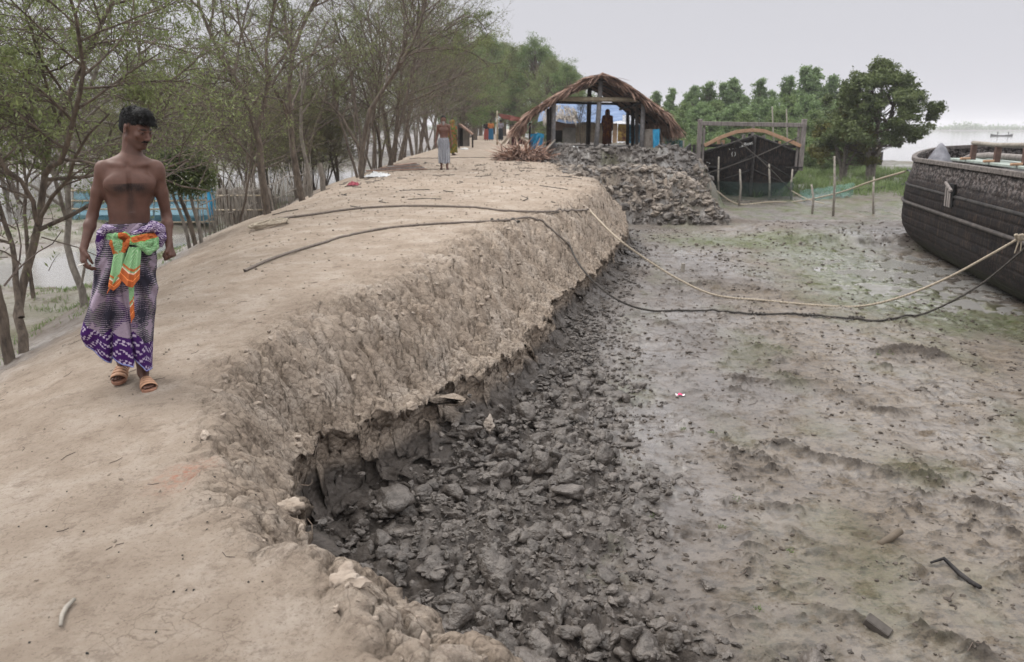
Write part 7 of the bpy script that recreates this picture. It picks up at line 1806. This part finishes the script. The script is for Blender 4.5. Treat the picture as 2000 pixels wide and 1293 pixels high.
def scatter(name, x, y, s, mt, label, seed, sub=2, sink=.35, flat=1.0, zadd=None, kind='stuff', cat='clods'):
    r = np.random.default_rng(seed); n = len(x); z = ground_hs(x, y); 
    if zadd is not None: z = z + zadd
    V = []; Fq = []; off = 0; pk = r.integers(0, 8, n)
    for k in range(8):
        i = np.where(pk == k)[0]
        if not len(i): continue
        pv, pf = PR[sub][k]; a = r.uniform(0, 6.28, len(i)); b_ = r.normal(0, .45, len(i)); c, s_ = np.cos(a), np.sin(a); cb, sb2 = np.cos(b_), np.sin(b_)
        R = np.zeros((len(i), 3, 3)); R[:, 0, 0] = c; R[:, 0, 1] = -s_ * cb; R[:, 0, 2] = s_ * sb2; R[:, 1, 0] = s_; R[:, 1, 1] = c * cb; R[:, 1, 2] = -c * sb2; R[:, 2, 1] = sb2; R[:, 2, 2] = cb
        sc = s[i][:, None] * r.uniform(.75, 1.25, (len(i), 3)); vv = np.einsum('nij,vj->nvi', R, pv) * sc[:, None, :] * np.array([1, 1, flat])
        vv += np.stack([x[i], y[i], z[i] + s[i] * (.5 - sink) * flat], 1)[:, None, :]; V.append(vv.reshape(-1, 3))
        Fq.append((pf[None] + (np.arange(len(i)) * len(pv))[:, None, None]).reshape(-1, 3) + off); off += len(i) * len(pv)
    o = mesh_obj(name, np.concatenate(V), np.concatenate(Fq), mt, None, smooth=sub > 2); tag(o, label, cat, None, kind); return o
r = np.random.default_rng(99)
def pick(n, x0, x1, y0, y1, cond, seed):
    r_ = np.random.default_rng(seed); x = r_.uniform(x0, x1, n * 6); y = r_.uniform(y0, y1, n * 6); f = ground_fields(x, y); c = cond(f, x, y, r_.random(n * 6)); i = np.where(c)[0][:n]; return x[i], y[i], f
# pit: large, medium and small lumps
x, y, f = pick(640, -1.6, 2.4, 3.6, 9.5, lambda f, x, y, u: (f['pit'] > .3) & (f['d'] > .32) & (u < 1.1 - .28 * f['d']), 1); s = np.random.default_rng(2).uniform(.03, .085, len(x)) * (1 + 1.3 * (np.random.default_rng(3).random(len(x)) ** 6))
scatter('mud_clods', x, y, s, M_CLODW, 'large dark grey clods of wet mud heaped in the hollow below the bank', 4, 3, .48)
x, y, f = pick(6500, -1.7, 3.9, 3.4, 13, lambda f, x, y, u: (f['pit'] > .06) & (f['d'] > .28) & (u < .10 + .90 * f['pit']), 5); s = .010 + .040 * np.random.default_rng(6).random(len(x)) ** 2.2
scatter('mud_crumbs', x, y, s, M_CLODW, 'small crumbs of dark wet mud between the clods in the hollow', 7, 2, .4)
# mud flat litter
x, y, f = pick(16000, -.5, 14, 3.6, 24, lambda f, x, y, u: (f['pit'] < .6) & (f['d'] > .35) & (u < (.12 + sst(-.1, .5, f['n2'] + .6 * f['n1'])) * np.clip(7 / y, .25, 1)), 8); s = (.005 + .022 * np.random.default_rng(9).random(len(x)) ** 4) * (.8 + y / 14)
scatter('mud_crumbs', x, y, s, mat('flat_clod', (.048, .038, .030), .8, scale=9, bump=.6, col2=(.115, .096, .080), island=.25), 'small crumbs of mud scattered over the open mud flat', 10, 2, .35, .7)
# crumbs at the foot of the wall and along the lip
x, y, f = pick(1500, -1.8, 3.4, 3.0, 21, lambda f, x, y, u: (f['d'] > .14) & (f['d'] < .7) & (u < .8), 11); s = .012 + .045 * np.random.default_rng(12).random(len(x)) ** 3
scatter('bank_crumbs', x, y, s, M_CLODW, 'fallen lumps of earth along the foot of the eroded bank', 13, 2, .2)
x, y, f = pick(900, -2.2, 3.2, 1.8, 22, lambda f, x, y, u: (f['d'] > -1.2) & (f['d'] < -.03) & (f['er'] > .4), 14); s = .008 + .034 * np.random.default_rng(15).random(len(x)) ** 3
scatter('dry_crumbs', x, y, s, M_CLODS, 'dry pale crumbs of clay lying on the crumbling shoulder of the bank', 16, 2, .25)
x, y, f = pick(3200, -4.5, 2.5, 1.6, 30, lambda f, x, y, u: (f['d'] < -.6) & (f['l'] < .5), 17); s = (.003 + .011 * np.random.default_rng(18).random(len(x)) ** 3) * (.7 + y / 10)
scatter('path_pebbles', x, y, s, mat('path_crumb', (.17, .135, .105), .9, bump=0, col2=(.30, .25, .2), island=.4), 'tiny crumbs of earth strewn over the sandy path', 19, 1, .3)
# clod bank and heap below the shelter
x, y, f = pick(2600, 1.5, 9.5, 22, 34, lambda f, x, y, u: (f['bankq'] > .05) & (f['platq'] < .1) & (f['d'] > -.6) & (u < 1.2 - .25 * f['bankq']), 20); s = .04 + .17 * np.random.default_rng(21).random(len(x)) ** 2.5
k = (np.random.default_rng(22).random(len(x)) + .25 * f['n1'][:1][0] < .62); zz_ = ground_hs(x, y); k = k & (zz_ > .25)
scatter('bank_clods', x[k], y[k], s[k], M_CLODD, 'pale drying clods of the earth bank below the shelter', 23, 2, .3); scatter('bank_clods', x[~k], y[~k], s[~k], M_CLODW, 'dark wet clods of the earth bank below the shelter', 24, 2, .35)
x, y, f = pick(1300, .2, 9.0, 29.8, 35, lambda f, x, y, u: (f['platq'] > -.2) & (f['platq'] < 1.6) & (y < 34), 25); s = .03 + .15 * np.random.default_rng(26).random(len(x)) ** 3
scatter('heap_clods', x, y, s, M_CLODW, 'dark wet clods of the fresh heap in front of the shelter', 27, 2, .4)
x, y, f = pick(500, 7.4, 9.6, 33, 38, lambda f, x, y, u: (f['bankq'] > -.3), 28); s = .05 + .10 * np.random.default_rng(29).random(len(x)) ** 2
scatter('bank_clods', x, y, s, M_CLODD, 'pale clods heaped under the blue net fence', 30, 2, .1)
# single lumps one can point to
def lump(px, py, s, mt, lab, seed, z0=0., sub=4, sink=.35):
    p = gpt(px, py, z0); v, q = PR[sub][seed % 8]; o = mesh_obj('clay_lump', v * np.array(s), q, mt, None, loc=(p.x, p.y, p.z + s[2] * (.6 - sink))); o.rotation_euler = (0, 0, seed * 1.3); tag(o, lab, 'lump', 'single lumps of clay'); return o
lump(672, 1146, (.115, .085, .09), M_CLODS, 'pale rounded lump of clay on the rim of the bank at lower centre', 1, 1.15)
lump(565, 1000, (.10, .13, .12), M_CLODS, 'big pale block of clay cracking off the rim left of the hollow', 2, 1.0)
lump(802, 798, (.075, .07, .085), M_CLODS, 'pale clay lump hanging under the lip in the middle of the bank', 3, .6)
lump(965, 935, (.15, .14, .15), M_CLODW, 'largest round dark clod in the hollow', 4, .05)
lump(905, 845, (.17, .10, .12), M_CLODW, 'flat topped clod at the back of the hollow', 5, .15); lump(955, 832, (.15, .10, .10), M_CLODD, 'grey clod with a pale dry top at the back of the hollow', 6, .15)
lump(1115, 935, (.15, .13, .12), M_CLODW, 'broad dark clod at the right of the hollow', 7, .05); lump(1358, 905, (.035, .03, .03), M_CLODW, 'small round stone-like lump alone on the mud right of the hollow', 8, .0)
lump(1385, 1150, (.055, .05, .055), M_CLODW, 'round grey lump sitting alone on the mud at lower right', 9, .0); lump(1095, 420, (.0, .0, .0), M_CLODS, 'x', 10, 1.4) if False else None
for i, (px, py) in enumerate(((845, 1120), (1005, 1200), (1240, 1130), (760, 1040), (880, 1010))): lump(px, py, (.09, .08, .08), M_CLODW, ['dark clod low in the hollow near the pale rim', 'dark clod at the bottom centre of the picture', 'dark clod at the right end of the hollow near the bottom', 'dark clod close under the left wall of the hollow', 'dark clod in the very middle of the hollow'][i], 20 + i, .05)
# dark droppings on the path
pts = [(36, 1028), (90, 1028), (90, 1028), (62, 880), (362, 955), (410, 975), (500, 968), (405, 1022), (404, 1034), (434, 1000), (456, 965), (295, 1027), (164, 1037), (356, 1085), (357, 1092), (340, 1156), (365, 1152), (378, 1153), (212, 1125), (58, 1255), (170, 1276), (375, 863), (360, 864), (392, 865), (420, 932), (232, 1078), (305, 1235), (503, 1052), (512, 1136), (485, 1137), (130, 960), (234, 812), (280, 1000)]
P_ = [gpt(*q, 1.42) for q in pts]; scatter('goat_droppings', np.array([p.x for p in P_]), np.array([p.y for p in P_]), np.full(len(P_), .0062), mat('dropping', (.012, .009, .008), .6, bump=0), 'small black droppings strewn over the near path', 40, 2, .1, .9, None, 'stuff', 'droppings')
# twigs, straw and roots
def twigs(n, cond, box, seed, L_, rr, mt, name, lab):
    x, y, f = pick(n, *box, cond, seed); r_ = np.random.default_rng(seed); P = []
    for a, b_ in zip(x, y):
        t = r_.uniform(0, 6.28); l = r_.uniform(*L_); q = np.array([[a, b_], [a + math.cos(t) * l * .5, b_ + math.sin(t) * l * .5], [a + math.cos(t + .3) * l, b_ + math.sin(t + .3) * l]]); P.append(q)
    A = np.array(P).reshape(-1, 2); z = ground_hs(A[:, 0], A[:, 1]) + rr * 1.2; V = np.concatenate([A, z[:, None]], 1).reshape(-1, 3, 3); v, q = tubes_np([(p, np.full(3, rr)) for p in V], 4)
    tag(mesh_obj(name, v, q, mt), lab, 'twigs', None, 'stuff')
twigs(420, lambda f, x, y, u: (f['d'] < -.3) & (f['l'] < .8), (-4.8, 2.5, 2, 26), 51, (.02, .12), .0018, M_TWIG, 'path_twigs', 'tiny twigs and straws scattered over the path')
twigs(60, lambda f, x, y, u: (f['d'] < -.3) & (f['l'] < .8), (-4.8, 2.5, 14, 30), 54, (.2, .9), .008, M_TARW, 'path_sticks', 'thin dark sticks lying on the far part of the path')
twigs(160, lambda f, x, y, u: (f['d'] > .2), (-1.3, 9, 4, 16), 52, (.03, .22), .003, M_TWIG, 'mud_twigs', 'small twigs sticking to the mud')
x, y, f = pick(150, -1.8, 3.3, 3.0, 20, lambda f, x, y, u: (np.abs(f['d'] - .02) < .03), 53); r_ = np.random.default_rng(53); P = []; z = np.interp(f['par'][:1], [0, 1], [0, 1])
ff2 = ground_fields(x, y)
for a, b_, zl_ in zip(x, y, ff2['zl']):
    p = np.array([a + .03, b_ - .02, zl_ - .02 - r_.random() * .2]); d = np.array([r_.normal(.15, .15), r_.normal(-.15, .2), -.5]); pts = [p]
    for k in range(4): d = d + r_.normal(0, .25, 3); pts.append(pts[-1] + d * r_.uniform(.03, .08))
    P.append((np.array(pts), np.linspace(.003, .001, 5)))
v, q = tubes_np(P, 4); tag(mesh_obj('hanging_roots', v, q, mat('root', (.16, .12, .09), .9, bump=0, col2=(.28, .22, .17))), 'fine roots hanging from the broken lip of the bank', 'roots', None, 'stuff')
# green sprigs and grass
def tufts(name, lab, x, y, hgt, seed, nb=26, mt=None, w=.004, spread=.05):
    r_ = np.random.default_rng(seed); n = len(x) * nb; i = np.repeat(np.arange(len(x)), nb); bx_ = x[i] + r_.normal(0, spread, n); by_ = y[i] + r_.normal(0, spread, n); z = ground_hs(bx_, by_); h = hgt * r_.uniform(.5, 1.3, n)
    d = np.stack([r_.normal(0, .35, n), r_.normal(0, .35, n), np.ones(n)], 1); d /= np.linalg.norm(d, axis=1)[:, None]; s = np.stack([np.cos(a_ := r_.uniform(0, 6.28, n)), np.sin(a_), 0 * a_], 1) * w
    P = np.stack([bx_, by_, z - .005], 1); m_ = P + d * h[:, None] * .6; e = P + d * h[:, None] + np.stack([r_.normal(0, .2, n) * h, r_.normal(0, .2, n) * h, -.15 * h], 1)
    V = np.stack([P - s, P + s, m_ + s * .8, m_ - s * .8, e + s * .1, e - s * .1], 1).reshape(-1, 3); k = np.arange(n)[:, None] * 6
    tag(mesh_obj(name, V, np.concatenate([k + [0, 1, 2, 3], k + [3, 2, 4, 5]]), mt or M_LEAFG, None, smooth=False), lab, 'grass', None, 'stuff')
r_ = np.random.default_rng(70)
x, y, f = pick(900, 9, 26, 36, 62, lambda f, x, y, u: (f['z'] > .0) & (f['z'] < 1), 71); tufts('marsh_grass', 'low green grass on the flat behind the boats', x, y, .45, 72, 30, M_LEAFG, .012, .18)
x, y, f = pick(700, -24, -5.2, 8, 34, lambda f, x, y, u: (f['z'] > .02) & (f['z'] < .7) & (f['bump'] + .3 * f['n1'] > -.05), 73); tufts('bank_grass', 'patches of short grass on the lower bank left of the dike', x, y, .09, 74, 34, M_LEAFG, .005, .10)
P_ = [gpt(*q, 0.) for q in ((1482, 1190), (1440, 975), (1410, 1030), (1335, 838), (1290, 1215), (1155, 910), (1545, 1078), (1740, 690), (1715, 688), (1270, 1010), (1390, 845))]; tufts('green_sprigs', 'tiny green weed sprigs growing in the mud', np.array([p.x for p in P_]), np.array([p.y for p in P_]), .022, 75, 40, M_LEAFG, .003, .02)
# ------------------------------------------------------------------ haze
m = bpy.data.materials.new('haze_air'); m.use_nodes = True; nt = m.node_tree; nt.nodes.clear()
o_ = nt.nodes.new('ShaderNodeOutputMaterial'); pv = nt.nodes.new('ShaderNodeVolumePrincipled')
pv.inputs['Color'].default_value = (.93, .93, .96, 1); pv.inputs['Density'].default_value = .0005; pv.inputs['Anisotropy'].default_value = .2
nt.links.new(pv.outputs[0], o_.inputs['Volume'])
mb_ = MB(); mb_.box((0, 0, 7.5), (3600, 3600, 20)); hz_ = mb_.build('haze', m); tag(hz_, None, None, None, 'stuff')
scene.cycles.volume_bounces = 1
